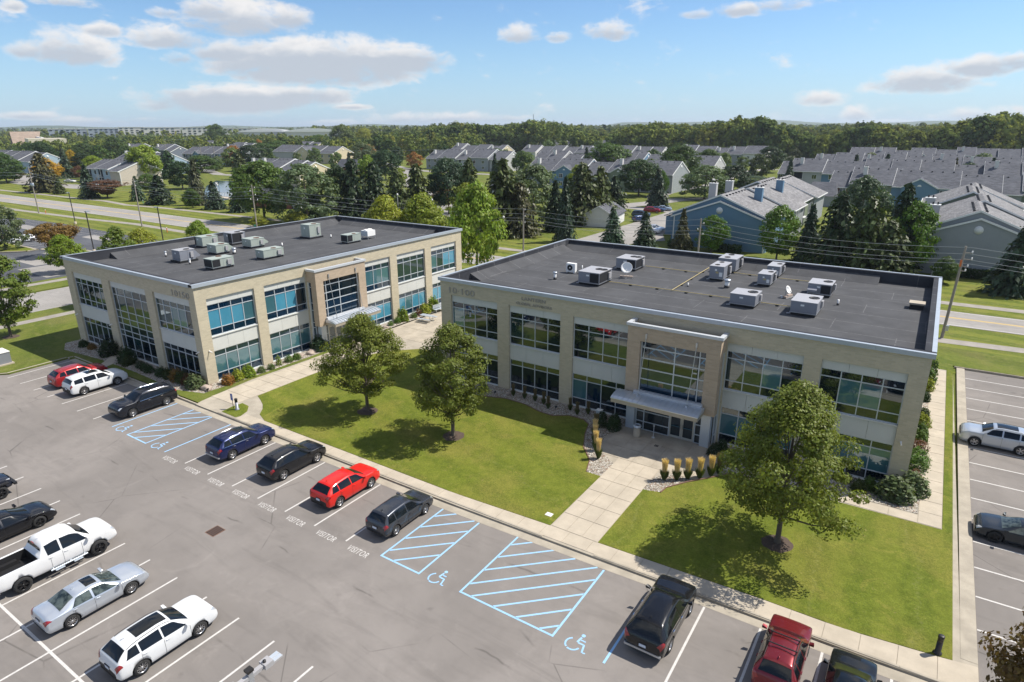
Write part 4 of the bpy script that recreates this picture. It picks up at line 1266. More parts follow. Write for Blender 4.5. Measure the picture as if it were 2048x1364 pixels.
for k in range(14): 
    a0, a1 = k * .5, (k + 1) * .5
    q.tube((.8 + .16 * math.cos(a0), -.1, .2 + .16 * math.sin(a0)), (.8 + .16 * math.cos(a1), -.1, .2 + .16 * math.sin(a1)), .03, n=6)
q.build('hose_coil', M['black'], t)
def dish(label, x, y, r, aim, h):
    t = thing('satellite_dish', label, 'satellite dish', (x, y, RZ), aim)
    q = MB(); q.lathe([(0.02, 0), (r * .35, .02), (r * .7, .09), (r, .19), (r * .985, .20), (r * .7, .11), (r * .35, .04), (0.02, 0.02)], 28)
    o = q.build('reflector', M['white'], t, (0, 0, h)); o.rotation_euler = (R(62), 0, 0)
    MB().tube((0, 0.05, 0), (0, 0.05, h), .035).build('mast', M['steel'], t)
    q = MB(); q.tube((0, -.1, h - r * .75), (0, -r * 1.05, h - r * .15), .02, n=6); q.build('feed_arm', M['steel'], t)
    MB().cbox(0, -r * 1.05, h - r * .12, .1, .1, .12).build('feed_horn', M['white'], t)
    f = MB(); f.box(-.65, .65, .05, .13, .02, .06).box(-.65, .65, -.4, -.33, .02, .06).box(-.04, .04, -.5, .5, 0, .045)
    f.build('mount_frame', M['steel'], t)
    for i in range(4): box_part('ballast_block', M['stone'], t, -.6 + i * .32, -.32 + i * .32, -.3, .0, .045, .22)
    return t
dish('larger white satellite dish on ballast blocks in front of a rooftop unit', 12.9, 12.9, .56, R(20), .95)
dish('smaller white satellite dish on ballast blocks in the middle of the roof', 27.6, 13.4, .36, R(75), .62)
def vent(label, x, y, h, r=.13, cap=True):
    t = thing('roof_vent', label, 'vent', (x, y, RZ), 0, 'vent pipes on the office roofs')
    MB().lathe([(r * 1.25, 0), (r * 1.2, h * .3)], 14).build('boot', M['black'], t)
    MB().lathe([(r, h * .3), (r, h * .86)], 14).build('pipe', M['white'], t)
    if cap: MB().lathe([(r * 1.5, h * .84), (r * 1.6, h * .9), (r * 1.4, h), (0.01, h)], 14).build('cap', M['steel'], t)
    return t
vent('white capped vent pipe left of the front rooftop unit on the nearest roof', 7.4, 8.45, .75)
vent('slim white pipe behind the split air conditioner', 7.75, 13.5, .62, .05, False)
vent('large white capped vent by the left pair of tall units', 22.35, 14.05, .8, .2)
vent('slim white vent pipe right of the front right unit', 31.75, 13.0, .55, .08, False)
vent('slim white vent pipe left of the middle vent', 19.2, 12.6, .4, .06, False)
vent('white pipe at the left end of the rear roof', -36.05, -5.7, .6, .09)
vent('short white vent in front of the leftmost grey cabinet', -29.6, -6.65, .6, .09)
vent('wide white capped vent in the middle of the rear roof', -30.8, -.45, .72, .17)
vent('slim white pipe behind the long greenish unit', -30.05, 5.7, .55, .08, False)
vent('slim white pipe near the tallest unit of the rear roof', -30.0, 13.5, .5, .08, False)
t = thing('roof_hatch', 'beige roof access box with a dark front at the right end of the roof', 'roof hatch', (37.25, 15.4, RZ))
box_part('curb', M['black'], t, -.5, .5, -.45, .45, 0, .38); box_part('lid', M['concrete'], t, -.56, .56, -.52, .52, .38, .52); box_part('hinge', M['steel'], t, -.3, .3, .50, .55, .3, .40)
gp = MB()
def pipe(p): 
    for a, c in zip(p, p[1:]): gp.tube((*a, RZ + .13), (*c, RZ + .13), .032, n=8)
gpt = thing('gas_pipe', 'yellow gas pipe on low blocks linking the rooftop units', 'pipe', (0, 0, 0))
pipe([(12.4, 10.0), (24.2, 10.0)]); pipe([(26.3, 9.95), (28.9, 9.95)]); pipe([(12.6, 18.6), (18.55, 18.45)]); pipe([(18.6, 10.0), (18.5, 21.3)]); pipe([(21.3, 20.3), (24.3, 20.2)]); pipe([(25.6, 20.2), (29.0, 20.3), (29.6, 17.3)])
gp.build('pipe_run', M['gas'], gpt)
for (x, y) in [(14.6, 10), (17.2, 10), (19.9, 10), (22.1, 10), (27.6, 9.95), (14.6, 18.5), (17, 18.48), (18.58, 12.6), (18.55, 15.4), (18.52, 19.2), (22.9, 20.25), (27.3, 20.25)]:
    box_part('pipe_block', M['black'], gpt, x - .12, x + .12, y - .1, y + .1, RZ, RZ + .09)

# ------------------------------------------------------------------ foliage meshes
def quads_mesh(P, U, V, mat_):
    """one quad per point: centre P, half axes U and V"""
    n = len(P)
    co = np.empty((n, 4, 3), np.float32)
    co[:, 0] = P - U; co[:, 1] = P - V; co[:, 2] = P + U; co[:, 3] = P + V
    me = bpy.data.meshes.new('foliage')
    me.vertices.add(n * 4); me.loops.add(n * 4); me.polygons.add(n)
    me.vertices.foreach_set('co', co.reshape(-1))
    me.loops.foreach_set('vertex_index', np.arange(n * 4, dtype=np.int32))
    me.polygons.foreach_set('loop_start', np.arange(0, n * 4, 4, dtype=np.int32))
    me.materials.append(mat_)
    me.update(calc_edges=True)
    return me


def rand_dirs(rng, n):
    v = rng.normal(size=(n, 3)); return v / np.linalg.norm(v, axis=1)[:, None]


def leaf_axes(rng, nrm, size, aspect=0.62):
    n = len(nrm)
    a = np.cross(nrm, rand_dirs(rng, n)); a /= np.linalg.norm(a, axis=1)[:, None] + 1e-9
    b = np.cross(nrm, a)
    s = size * rng.uniform(0.6, 1.35, n)[:, None]
    return a * s, b * s * aspect


PROF = {  # crown radius against height in the crown
    'round': [(0, .35), (.12, .75), (.35, 1.0), (.6, .95), (.8, .72), (.93, .40), (1, .08)],
    'oval': [(0, .30), (.2, .80), (.45, 1.0), (.7, .80), (.88, .48), (1, .08)],
    'pear': [(0, .28), (.1, .72), (.28, 1.0), (.5, .92), (.72, .66), (.88, .36), (1, .06)],
    'vase': [(0, .12), (.25, .42), (.5, .78), (.72, 1.0), (.88, .82), (1, .25)],
    'spread': [(0, .70), (.15, .95), (.4, 1.0), (.65, .90), (.85, .62), (1, .15)],
}


def crown_points(rng, shape, z0, nc, lobes=0.22, inner=0.35):
    """clump centres in a crown of height 1 (whole tree) and width 1, base of crown at z0"""
    xs, ys = zip(*PROF[shape])
    out = []
    ph = rng.uniform(0, 6.28, 6)
    while len(out) < nc:
        t = rng.uniform(0, 1) ** 0.9; th = rng.uniform(0, 6.28)
        rmax = 0.5 * np.interp(t, xs, ys)
        rmax *= 1 + lobes * (math.sin(2 * th + ph[0] + 4 * t) * .6 + math.sin(3 * th + ph[1] - 6 * t) * .5 + math.sin(5 * th + ph[2] + 9 * t) * .35)
        r = rmax * (inner + (1 - inner) * math.sqrt(rng.uniform(0, 1)))
        out.append((r * math.cos(th), r * math.sin(th), z0 + (1 - z0) * t * 0.97))
    return np.array(out)


def deciduous(seed, shape, H, W, z0, nc, per, leaf, cl=0.085, lobes=0.22, mat_='leaf', flat=0.62, inner=.35):
    rng = np.random.default_rng(seed)
    C = crown_points(rng, shape, z0, nc, lobes, inner) * np.array([W, W, H])
    k = np.repeat(np.arange(nc), per)
    rad = cl * (W + H) / 2 * rng.uniform(0.6, 1.35, nc)
    off = rand_dirs(rng, len(k)) * (rng.uniform(0.25, 1, len(k)) ** 0.5)[:, None] * rad[k][:, None]
    off[:, 2] *= flat
    P = C[k] + off
    ctr = np.array([0, 0, H * (z0 + (1 - z0) * .4)])
    outw = P - ctr; outw /= np.linalg.norm(outw, axis=1)[:, None]
    nrm = off / (np.linalg.norm(off, axis=1)[:, None] + 1e-6) * .9 + outw * .5 + rand_dirs(rng, len(k)) * .75 + np.array([0, 0, .45])
    nrm /= np.linalg.norm(nrm, axis=1)[:, None]
    U, V = leaf_axes(rng, nrm, leaf)
    return quads_mesh(P, U, V, M[mat_]), C


def conifer(seed, H, W, levels, nb, per, leaf, droop=0.25, z0=0.04, ragged=0.3, power=0.85):
    rng = np.random.default_rng(seed)
    P = []; N = []; A = []
    for L_ in range(levels):
        t = (L_ + rng.uniform(0, .5)) / levels
        z = z0 + (1 - z0) * t
        R_ = 0.5 * (1 - t) ** power * (1 - .12 * math.exp(-t * 12)) + .012
        for j in range(max(4, int(nb * (1 - t * .55)))):
            th = rng.uniform(0, 6.28)
            r = R_ * (1 + rng.uniform(-ragged, ragged * .55))
            d = np.array([math.cos(th), math.sin(th), 0])
            m = max(2, int(per * (0.35 + .65 * (1 - t))))
            for i in range(m):
                s = (i + rng.uniform(.3, 1)) / m
                p = d * r * s * W; p = p + np.array([0, 0, (z - droop * s * s * r * 1.3 + rng.normal() * .006) * H])
                side = np.array([-d[1], d[0], 0]) * rng.normal() * 0.035 * W * (1.1 - s * .5)
                P.append(p + side)
                N.append(np.array([0, 0, 1.0]) * .8 + d * .5 + rng.normal(size=3) * .45)
                A.append(d + rng.normal(size=3) * .35 + np.array([0, 0, -.35]))
    P = np.array(P); N = np.array(N); A = np.array(A)
    N /= np.linalg.norm(N, axis=1)[:, None]
    V = np.cross(N, A); V /= np.linalg.norm(V, axis=1)[:, None]
    U = np.cross(V, N)
    s = leaf * rng.uniform(.6, 1.35, len(P))[:, None]
    return quads_mesh(P, U * s * 1.25, V * s * .62, M['needle'])


def trunk_mesh(H, r, lean=0.0, n=7, mk='bark', top=.8):
    q = MB(); p = [(0, 0, -.1, r * 1.5), (0, 0, .12 * H * .3, r), (lean * .3, 0, H * .3, r * .8), (lean, 0, H * .6, r * .5), (lean, .02, H * top, r * .15)]
    for a, b in zip(p, p[1:]): q.tube(a[:3], b[:3], a[3], b[3], n, cap=False)
    return q.mesh(M[mk])


def branch_mesh(C, H, z0, r, n, seed):
    rng = random.Random(seed); q = MB()
    pts = sorted(C.tolist(), key=lambda p: rng.random())[:n]
    for p in pts:
        zs = max(z0 * H * .85, p[2] * .55 - .2)
        a = Vector((0, 0, zs)); c = Vector(p); m = a.lerp(c, .5) + Vector((0, 0, -.06 * (c - a).length))
        rr = r * (.55 if p[2] < H * .6 else .38)
        q.tube(a, m, rr, rr * .6, 6, cap=False); q.tube(m, c, rr * .6, rr * .18, 5, cap=False)
    return q.mesh(M['bark'])


PROTO = {}
def proto(kind, seed):
    key = (kind, seed)
    if key in PROTO: return PROTO[key]
    H = 10.0; W = 10.0
    if kind in ('round', 'oval', 'vase', 'spread', 'pear'):
        z0 = {'round': .16, 'oval': .14, 'vase': .22, 'spread': .14, 'pear': .2}[kind]
        me, C = deciduous(100 + seed * 7, kind, H, W, z0, 140, 66, .235, .115, .2)
    elif kind == 'fine':
        me, C = deciduous(100 + seed * 7, 'spread', H, W, .10, 190, 44, .22, .09, .25)
    elif kind == 'spruce': me = conifer(200 + seed, H, W * 1.0, 30, 18, 10, .42, .30)
    elif kind == 'pine': me = conifer(300 + seed, H, W * 1.0, 28, 20, 11, .42, .05, .06, .42, .62)
    elif kind == 'cone_tall': me = conifer(400 + seed, H, W, 30, 15, 8, .30, .2, .03, .25, .8)
    elif kind == 'far_round': me, C = deciduous(500 + seed, 'round', H, W, .08, 60, 20, .58, .15, .22)
    elif kind == 'far_cone': me = conifer(600 + seed, H, W, 16, 11, 5, .7)
    PROTO[key] = (me, trunk_mesh(H, .22, .0, 6))
    return PROTO[key]


COLR = dict(
    green=(.080, .130, .022), mid=(.066, .108, .024), dark=(.036, .068, .020), blue=(.052, .088, .042), lime=(.175, .240, .025),
    yel=(.235, .265, .030), gold=(.42, .27, .025), olive=(.064, .084, .024), brown=(.078, .080, .032), grey=(.110, .145, .062),
    red=(.140, .070, .040), orange=(.27, .135, .03), spruce=(.042, .066, .034), deep=(.032, .052, .020), bright=(.090, .165, .020), rust=(.20, .12, .035),
    forest=(.115, .160, .044), forest2=(.105, .145, .036), hazeg=(.07, .10, .05))


def plant_tree(kind, col, x, y, h, w_, label, cat='tree', group=None, seed=None, name=None, z=0.0):
    sd = (seed if seed is not None else random.randrange(3))
    me, tm = proto(kind, sd)
    conif = kind in ('spruce', 'pine', 'cone_tall', 'far_cone')
    name = name or ('conifer_tree' if conif else 'deciduous_tree')
    t = thing(name, label, cat, (x, y, z), random.uniform(0, 6.28), group)
    s = h / 10.0
    t.scale = (w_ / 10.0, w_ / 10.0, s)
    c = link('crown', me, t)
    j = random.uniform(.88, 1.12); cc = COLR[col]
    c.color = (cc[0] * j * random.uniform(.93, 1.07), cc[1] * j, cc[2] * j * random.uniform(.9, 1.15), 1)
    if not kind.startswith('far'): link('trunk', tm, t)
    return t


# ------------------------------------------------------------------ the young pear trees on the lawns, leaf by leaf
def lawn_tree(label, x, y, h, w_, seed, col, shape='pear', z0=.22, per=200, nc=165, leaf=.082, z=0.14, ring=True, lean=.0, trunk=.15, loc_w=None):
    t = thing('ornamental_pear_tree', label, 'tree', (x, y, z), 0)
    me, C = deciduous(seed, shape, h, w_, z0, nc, per, leaf, .085, .26, inner=.25)
    c = link('crown', me, t); c.color = (*COLR[col], 1) if isinstance(col, str) else (*col, 1)
    link('trunk', trunk_mesh(h, trunk, lean, 9), t)
    link('branches', branch_mesh(C, h, z0, trunk * .8, 26, seed), t)
    if ring:
        q = MB(); rng = random.Random(seed); n = 22
        pts = [((.85 + rng.uniform(-.09, .09)) * math.cos(i * 2 * math.pi / n), (.85 + rng.uniform(-.09, .09)) * math.sin(i * 2 * math.pi / n)) for i in range(n)]
        vs = [(p[0], p[1], .002) for p in pts] + [(p[0] * .5, p[1] * .5, .07 + rng.uniform(-.015, .02)) for p in pts] + [(0, 0, .10)]
        fs = [(i, (i + 1) % n, n + (i + 1) % n, n + i) for i in range(n)] + [(n + i, n + (i + 1) % n, 2 * n) for i in range(n)]
        q.add(vs, fs); o = q.build('mulch_ring', M['mulch'], None, (x, y, z))
        tag(o, 'mulch ring under the ' + label.split(' standing')[0], 'mulch')
    return t
lawn_tree('left young central lawn tree standing nearest the rear building', 0.2, -10.35, 8.4, 6.7, 21, (.155, .180, .028))
lawn_tree('right young central lawn tree standing nearer the front building', 9.05, -10.0, 8.9, 6.1, 35, (.140, .168, .028))
lawn_tree('large young tree on the striped east lawn standing by the lower kerb', 32.9, -10.4, 9.8, 7.5, 48, (.150, .180, .028), nc=205, leaf=.080)
lawn_tree('tall open street tree on the far left lawn', -48.7, -18.2, 9.9, 5.6, 52, (.120, .165, .024), 'oval', .16, 90, 120, .14)
lawn_tree('light green street tree standing beyond the left end of the rear building', -52.3, -3.5, 10.5, 5.6, 57, (.115, .160, .024), 'oval', .14, 90, 120, .14, ring=False)
lawn_tree('reddish brown tree reaching in at the lower right corner', 45.3, -18.9, 7.6, 7.4, 63, (.150, .095, .030), 'round', .20, 150, 170, .10, ring=False)

# ------------------------------------------------------------------ trees one can tell apart: kind, colour, [place, height, width], label
TREES = [
 ('vase','rust', -98.4, 7.4, 6.0, 6.7, 'rusty brown round tree in the island of the west car park'),
 ('pear','lime', -81.3, 1.6, 6.1, 4.8, 'lime green young tree in front of the rusty brown tree by the west car park'),
 ('pear','yel', -80.9, 14.1, 5.6, 5.6, 'yellow green young tree behind the rear office roof by the left lamp post'),
 ('pear','lime', -81.6, 25.4, 5.7, 4.5, 'small lime tree behind the rear office building near the road'),
 ('fine','grey', -114.1, 4.6, 8.9, 7.2, 'grey green tree with a wide thin crown at the left edge'),
 ('pear','yel', -97.0, 50.0, 2.9, 4.1, 'small yellow green tree just left of the street sign behind the rear roof'),
 ('pear','yel', -91.6, 56.3, 3.3, 5.6, 'low yellow green tree top showing behind the back parapet of the rear building'),
 ('pear','yel', -50.7, 45.0, 10.2, 7.3, 'left one of two bright yellow green trees behind the rear building'),
 ('pear','yel', -43.0, 46.9, 10.8, 8.6, 'right one of two bright yellow green trees behind the rear building'),
 ('pear','lime', -21.2, 34.4, 14.6, 8.0, 'tall bright green tree between the two office buildings'),
 ('oval','bright', 3.1, 75.6, 6.9, 4.7, 'small bright green tree before the windowless blue gable wall'),
 ('oval','bright', 14.9, 75.3, 9.4, 6.7, 'dense bright green tree at the right corner of the blue apartment house'),
 ('spruce','spruce', 19.5, 77.2, 9.9, 5.8, 'narrow dark conifer between the bright green tree and the conifer clump'),
 ('pine','deep', 24.6, 71.6, 12.5, 8.0, 'dark conifer at the left of the big clump by the grey gable house'),
 ('round','blue', 23.9, 113.6, 12.2, 8.9, 'blue green round tree rising behind the conifer clump'),
 ('pine','olive', 28.9, 70.8, 12.3, 7.6, 'olive conifer in the middle of the big clump'),
 ('pine','deep', 33.1, 77.1, 14.0, 7.1, 'taller dark conifer at the right of the big clump'),
 ('oval','bright', 34.9, 75.9, 11.1, 6.7, 'bright green tree with yellow tips against the grey gable house'),
 ('pine','olive', 32.1, 71.1, 8.8, 7.9, 'front olive conifer of the clump behind the right office roof'),
 ('spruce','spruce', 48.2, 67.8, 9.7, 7.8, 'large dark spruce at the right edge beside the grey house'),
 ('oval','mid', 40.0, 70.5, 4.0, 3.3, 'small shrubby tree beside the leaning utility pole on the right'),
 ('spruce','spruce', -26.0, 71.4, 13.3, 5.5, 'slender spruce left of the white garage'),
 ('spruce','blue', -15.7, 72.4, 7.7, 5.4, 'blue spruce directly in front of the white garage'),
 ('spruce','spruce', -9.9, 74.8, 6.9, 5.5, 'spruce standing before the parked cars of the apartments'),
 ('spruce','brown', -2.3, 74.6, 8.0, 4.4, 'brownish thin spruce at the left corner of the blue house'),
 ('pine','olive', -41.8, 72.0, 16.2, 11.3, 'huge olive conifer right of the bright green tree between the offices'),
 ('pine','brown', -37.9, 72.8, 11.5, 8.4, 'brown tinged conifer beside the huge olive one'),
 ('fine','grey', -43.1, 86.9, 14.2, 11.6, 'grey green willow like tree behind the olive conifers'),
 ('spruce','deep', -34.9, 83.0, 11.4, 6.6, 'dark narrow spruce left of the garage conifers'),
 ('pine','olive', -34.9, 96.0, 14.7, 11.1, 'tall olive conifer behind the garage, left one'),
 ('pine','olive', -32.7, 101.4, 13.5, 8.6, 'tall olive conifer behind the garage, right one'),
 ('pine','deep', -35.3, 115.4, 10.2, 7.7, 'dark open conifer right behind the garage roof'),
 ('round','yel', -61.0, 142.7, 10.7, 5.5, 'yellow tipped tree between the tall conifers and the blue gable'),
 ('round','dark', -48.7, 165.0, 11.9, 12.2, 'dark green round tree left of the apartment driveway'),
 ('spruce','spruce', -31.9, 138.6, 11.1, 7.3, 'spruce with a yellow tree behind it by the driveway'),
 ('oval','bright', -41.0, 165.9, 8.5, 4.0, 'thin yellow green tree hidden behind the driveway spruce'),
 ('round','mid', -50.1, 209.1, 15.4, 15.0, 'big dense round tree in front of the middle apartment rows'),
 ('round','mid', -56.5, 267.7, 12.1, 12.3, 'smaller round tree right of the big dense one'),
 ('spread','grey', -26.8, 167.4, 10.4, 13.3, 'grey green spreading tree by the bend of the driveway'),
 ('round','deep', -26.2, 199.6, 9.2, 11.3, 'very dark round tree behind the blue house chimneys'),
 ('spread','grey', -24.4, 224.8, 3.8, 13.1, 'low grey green bushy tree behind the blue roof'),
 ('spruce','brown', -45.0, 197.3, 6.1, 3.8, 'small brown conifer under the big dense round tree'),
 ('spruce','spruce', -38.4, 278.7, 7.8, 5.2, 'small spruce in the grass right of the white garages'),
 ('oval','dark', -37.6, 307.2, 12.7, 13.2, 'tall mixed tree beside the gap with white garages'),
 ('spruce','spruce', -11.0, 218.2, 10.9, 6.0, 'conifer at the left corner of the right apartment row'),
 ('spruce','deep', -4.2, 237.2, 8.4, 6.7, 'conifer before the light siding of the right apartment row'),
 ('spruce','spruce', 9.2, 233.0, 12.4, 7.2, 'conifer between two roof rows, leftmost of the right group'),
 ('spruce','spruce', 18.9, 239.0, 12.5, 7.5, 'conifer between two roof rows, second of the right group'),
 ('spruce','spruce', 29.4, 240.7, 10.5, 5.6, 'conifer between two roof rows, third of the right group'),
 ('spruce','deep', 34.5, 241.5, 10.3, 6.2, 'conifer between two roof rows, fourth of the right group'),
 ('spruce','brown', 40.4, 240.7, 11.5, 5.4, 'conifer between two roof rows, fifth of the right group'),
 ('round','dark', 44.6, 243.3, 9.8, 8.3, 'low round tree between the roof rows at the right'),
 ('spruce','spruce', 51.3, 243.1, 11.8, 7.1, 'dark conifer between two roof rows near the right edge'),
 ('round','green', 57.3, 242.6, 8.8, 7.3, 'low green tree between the roof rows at the right edge'),
 ('round','green', -97.3, 243.0, 14.9, 18.1, 'round green tree left of the long middle roof row'),
 ('spruce','spruce', -108.9, 243.7, 13.1, 7.3, 'dark spruce in front of the middle roofs'),
 ('spruce','spruce', -132.2, 250.4, 10.4, 5.1, 'small spruce before the middle roofs'),
 ('round','green', -135.3, 227.8, 11.3, 10.8, 'green tree at the end of the cream apartment house'),
 ('spruce','spruce', -112.5, 170.8, 12.7, 5.2, 'spruce in front of the white gable house'),
 ('spruce','spruce', -95.8, 251.7, 9.6, 4.9, 'tiny spruce on the roof row left of the round tree'),
 ('round','green', -107.1, 58.8, 14.6, 12.5, 'large green round tree above the brick clubhouse'),
 ('fine','grey', -93.2, 61.2, 14.3, 14.0, 'large grey green tree above the brick clubhouse'),
 ('spruce','spruce', -99.3, 68.2, 10.7, 7.3, 'spruce before the large grey green tree'),
 ('round','dark', -92.0, 70.5, 13.3, 6.7, 'dark green tree left of the tall conifers at the entrance sign'),
 ('pine','deep', -87.1, 71.4, 15.1, 9.6, 'tall dark conifer behind the flag poles, left'),
 ('pine','deep', -84.0, 75.5, 14.5, 9.0, 'tall dark conifer behind the flag poles, right'),
 ('pine','olive', -80.6, 79.9, 12.9, 8.0, 'olive conifer right of the flag poles'),
 ('round','yel', -145.2, 150.7, 7.0, 5.6, 'yellow green tree behind the entrance conifers'),
 ('pine','olive', -78.7, 85.8, 13.7, 8.7, 'broad olive conifer behind the yellow green trees'),
 ('round','blue', -74.2, 93.4, 14.5, 9.5, 'blue green tree before the grey apartment house'),
 ('pine','olive', -64.5, 90.1, 15.1, 8.3, 'olive green tall tree next to the huge conifer'),
 ('round','rust', -90.9, 110.8, 6.3, 6.2, 'green tree with rusty leaves by the apartment lane lamp'),
 ('round','green', -132.8, 158.3, 5.1, 6.0, 'small round tree behind the rusty leaved one'),
 ('pear','yel', -57.6, 79.7, 9.7, 7.2, 'yellow green tree top left of the tall bright green tree'),
 ('spruce','spruce', -203.8, 178.6, 11.2, 5.3, 'conifer by the brick garage and the curved lane'),
 ('round','dark', -171.5, 169.9, 12.9, 10.3, 'dark tree at the left end of the grey apartment roofs'),
 ('round','grey', -216.2, 199.9, 14.7, 11.4, 'grey green tree beyond the brick garage'),
 ('pine','brown', -240.8, 62.6, 14.1, 11.4, 'brown trunked pine by the road at the left'),
 ('round','gold', -279.8, 79.3, 10.6, 8.5, 'golden yellow tree behind the pine at the left'),
 ('spruce','spruce', -310.2, 99.4, 13.6, 8.5, 'dark spruce before the pale blue gable'),
 ('round','gold', -349.7, 119.6, 11.4, 5.8, 'small golden tree behind the dark spruce'),
 ('round','deep', -324.5, 113.5, 10.6, 9.0, 'dark round tree right of the golden one'),
 ('round','lime', -279.3, 97.8, 10.7, 8.5, 'lime green tree left of the tan apartment house'),
 ('round','red', -297.9, 99.8, 5.8, 5.6, 'dull red small tree on the apartment lawn'),
 ('spruce','spruce', -204.0, 61.0, 11.1, 7.4, 'dark conifer by the road before the tan apartment house'),
 ('spruce','olive', -228.1, 61.9, 5.6, 5.0, 'small shaggy conifer by the apartment car park'),
 ('vase','red', -198.7, 64.2, 5.9, 9.1, 'bare reddish tree in front of the tan apartment house'),
 ('round','lime', -248.3, 104.4, 15.6, 12.0, 'large lime tree behind the tan apartment house'),
 ('spruce','blue', -180.4, 64.9, 7.9, 5.2, 'blue spruce beside the wooden utility pole'),
 ('round','green', -207.5, 83.2, 6.4, 7.0, 'green tree with an orange tint behind the blue spruce'),
 ('spruce','deep', -165.7, 64.2, 8.9, 10.3, 'broad dark spruce near the far footpath'),
 ('pine','dark', -280.3, 132.3, 12.2, 12.2, 'dark pine behind the broad spruce'),
 ('round','dark', -208.5, 96.6, 10.1, 10.8, 'dark green tree left of the pond'),
 ('spruce','brown', -153.0, 69.0, 13.6, 7.3, 'brown topped tall conifer before the pond'),
 ('oval','green', -147.3, 63.6, 5.5, 4.4, 'small green tree with a clean trunk by the far footpath'),
 ('spruce','spruce', -139.3, 65.7, 7.9, 7.3, 'spruce on the near bank of the pond'),
 ('spruce','spruce', -127.2, 65.3, 8.4, 6.5, 'spruce right of the pond fountain'),
 ('spread','green', -290.3, 155.4, 8.6, 15.8, 'wide green tree by the turning lane'),
 ('pine','olive', -233.0, 139.2, 11.9, 8.3, 'pine with orange branches beside the pond'),
 ('round','orange', -336.2, 207.5, 8.2, 7.5, 'orange leaved tree behind the pond pine'),
 ('round','deep', -278.7, 176.1, 13.3, 11.9, 'dark green tree right of the orange one'),
 ('round','mid', -301.5, 71.9, 12.4, 11.6, 'round dark tree at the left edge by the apartments'),
 ('oval','brown', -311.2, 78.4, 5.6, 7.6, 'brownish tree below the round one at the left edge'),
 ('round','mid', -450.7, 139.9, 13.4, 10.8, 'green tree in front of the long tan roofed building, left'),
 ('round','dark', -409.0, 129.0, 14.7, 13.0, 'green tree in front of the long tan roofed building, right'),
 ('round','mid', -475.9, 182.2, 12.2, 13.5, 'green tree right of the cream end wall'),
 ('spruce','deep', -468.2, 186.7, 10.9, 13.5, 'dark conifer right of the cream end wall'),
 ('round','mid', -505.3, 217.1, 15.6, 13.2, 'green tree between the far houses and the lime tree'),
 ('round','yel', -609.0, 359.7, 9.4, 11.5, 'yellow tree between the far grey houses'),
 ('round','green', -450.7, 372.5, 15.5, 18.5, 'green tree among the far grey houses'),
 ('round','green', -437.6, 318.0, 11.4, 18.7, 'green tree left of the cream apartment house'),
 ('round','mid', -364.5, 247.1, 12.1, 15.4, 'green tree at the corner behind the pond trees'),
 ('oval','lime', -947.0, 581.7, 25.0, 19.1, 'tall lime tree before the far arched hall'),
 ('round','mid', -732.6, 452.7, 25.7, 18.8, 'tall dark tree before the far arched hall'),
 ('round','forest2', -482.0, 429.4, 24.8, 21.4, 'tall light green tree on the skyline left of centre'),
 ('round','yel', -484.2, 462.4, 20.8, 21.3, 'tall yellowish tree on the skyline left of centre'),
]
for i, (kind, col, x, y, h, w_, label) in enumerate(TREES):
    plant_tree(kind, col, x, y, h, w_ * random.uniform(1.08, 1.2), label, seed=i % 3)

# ------------------------------------------------------------------ apartment houses
SC = dict(blue=(.135, .235, .335), grey=(.30, .32, .33), ltgrey=(.46, .46, .45), green=(.20, .235, .165), cream=(.62, .53, .36), white=(.66, .64, .60),
          tan=(.52, .46, .38), ltblue=(.34, .44, .52), slate=(.16, .18, .22), brick=(.26, .085, .055))


def wall_obj(m_, name, col, parent):
    if col == 'brick': return m_.build(name, M['brick_red'], parent)
    o = m_.build(name, M['siding'], parent); o.color = (*SC[col], 1)
    return o


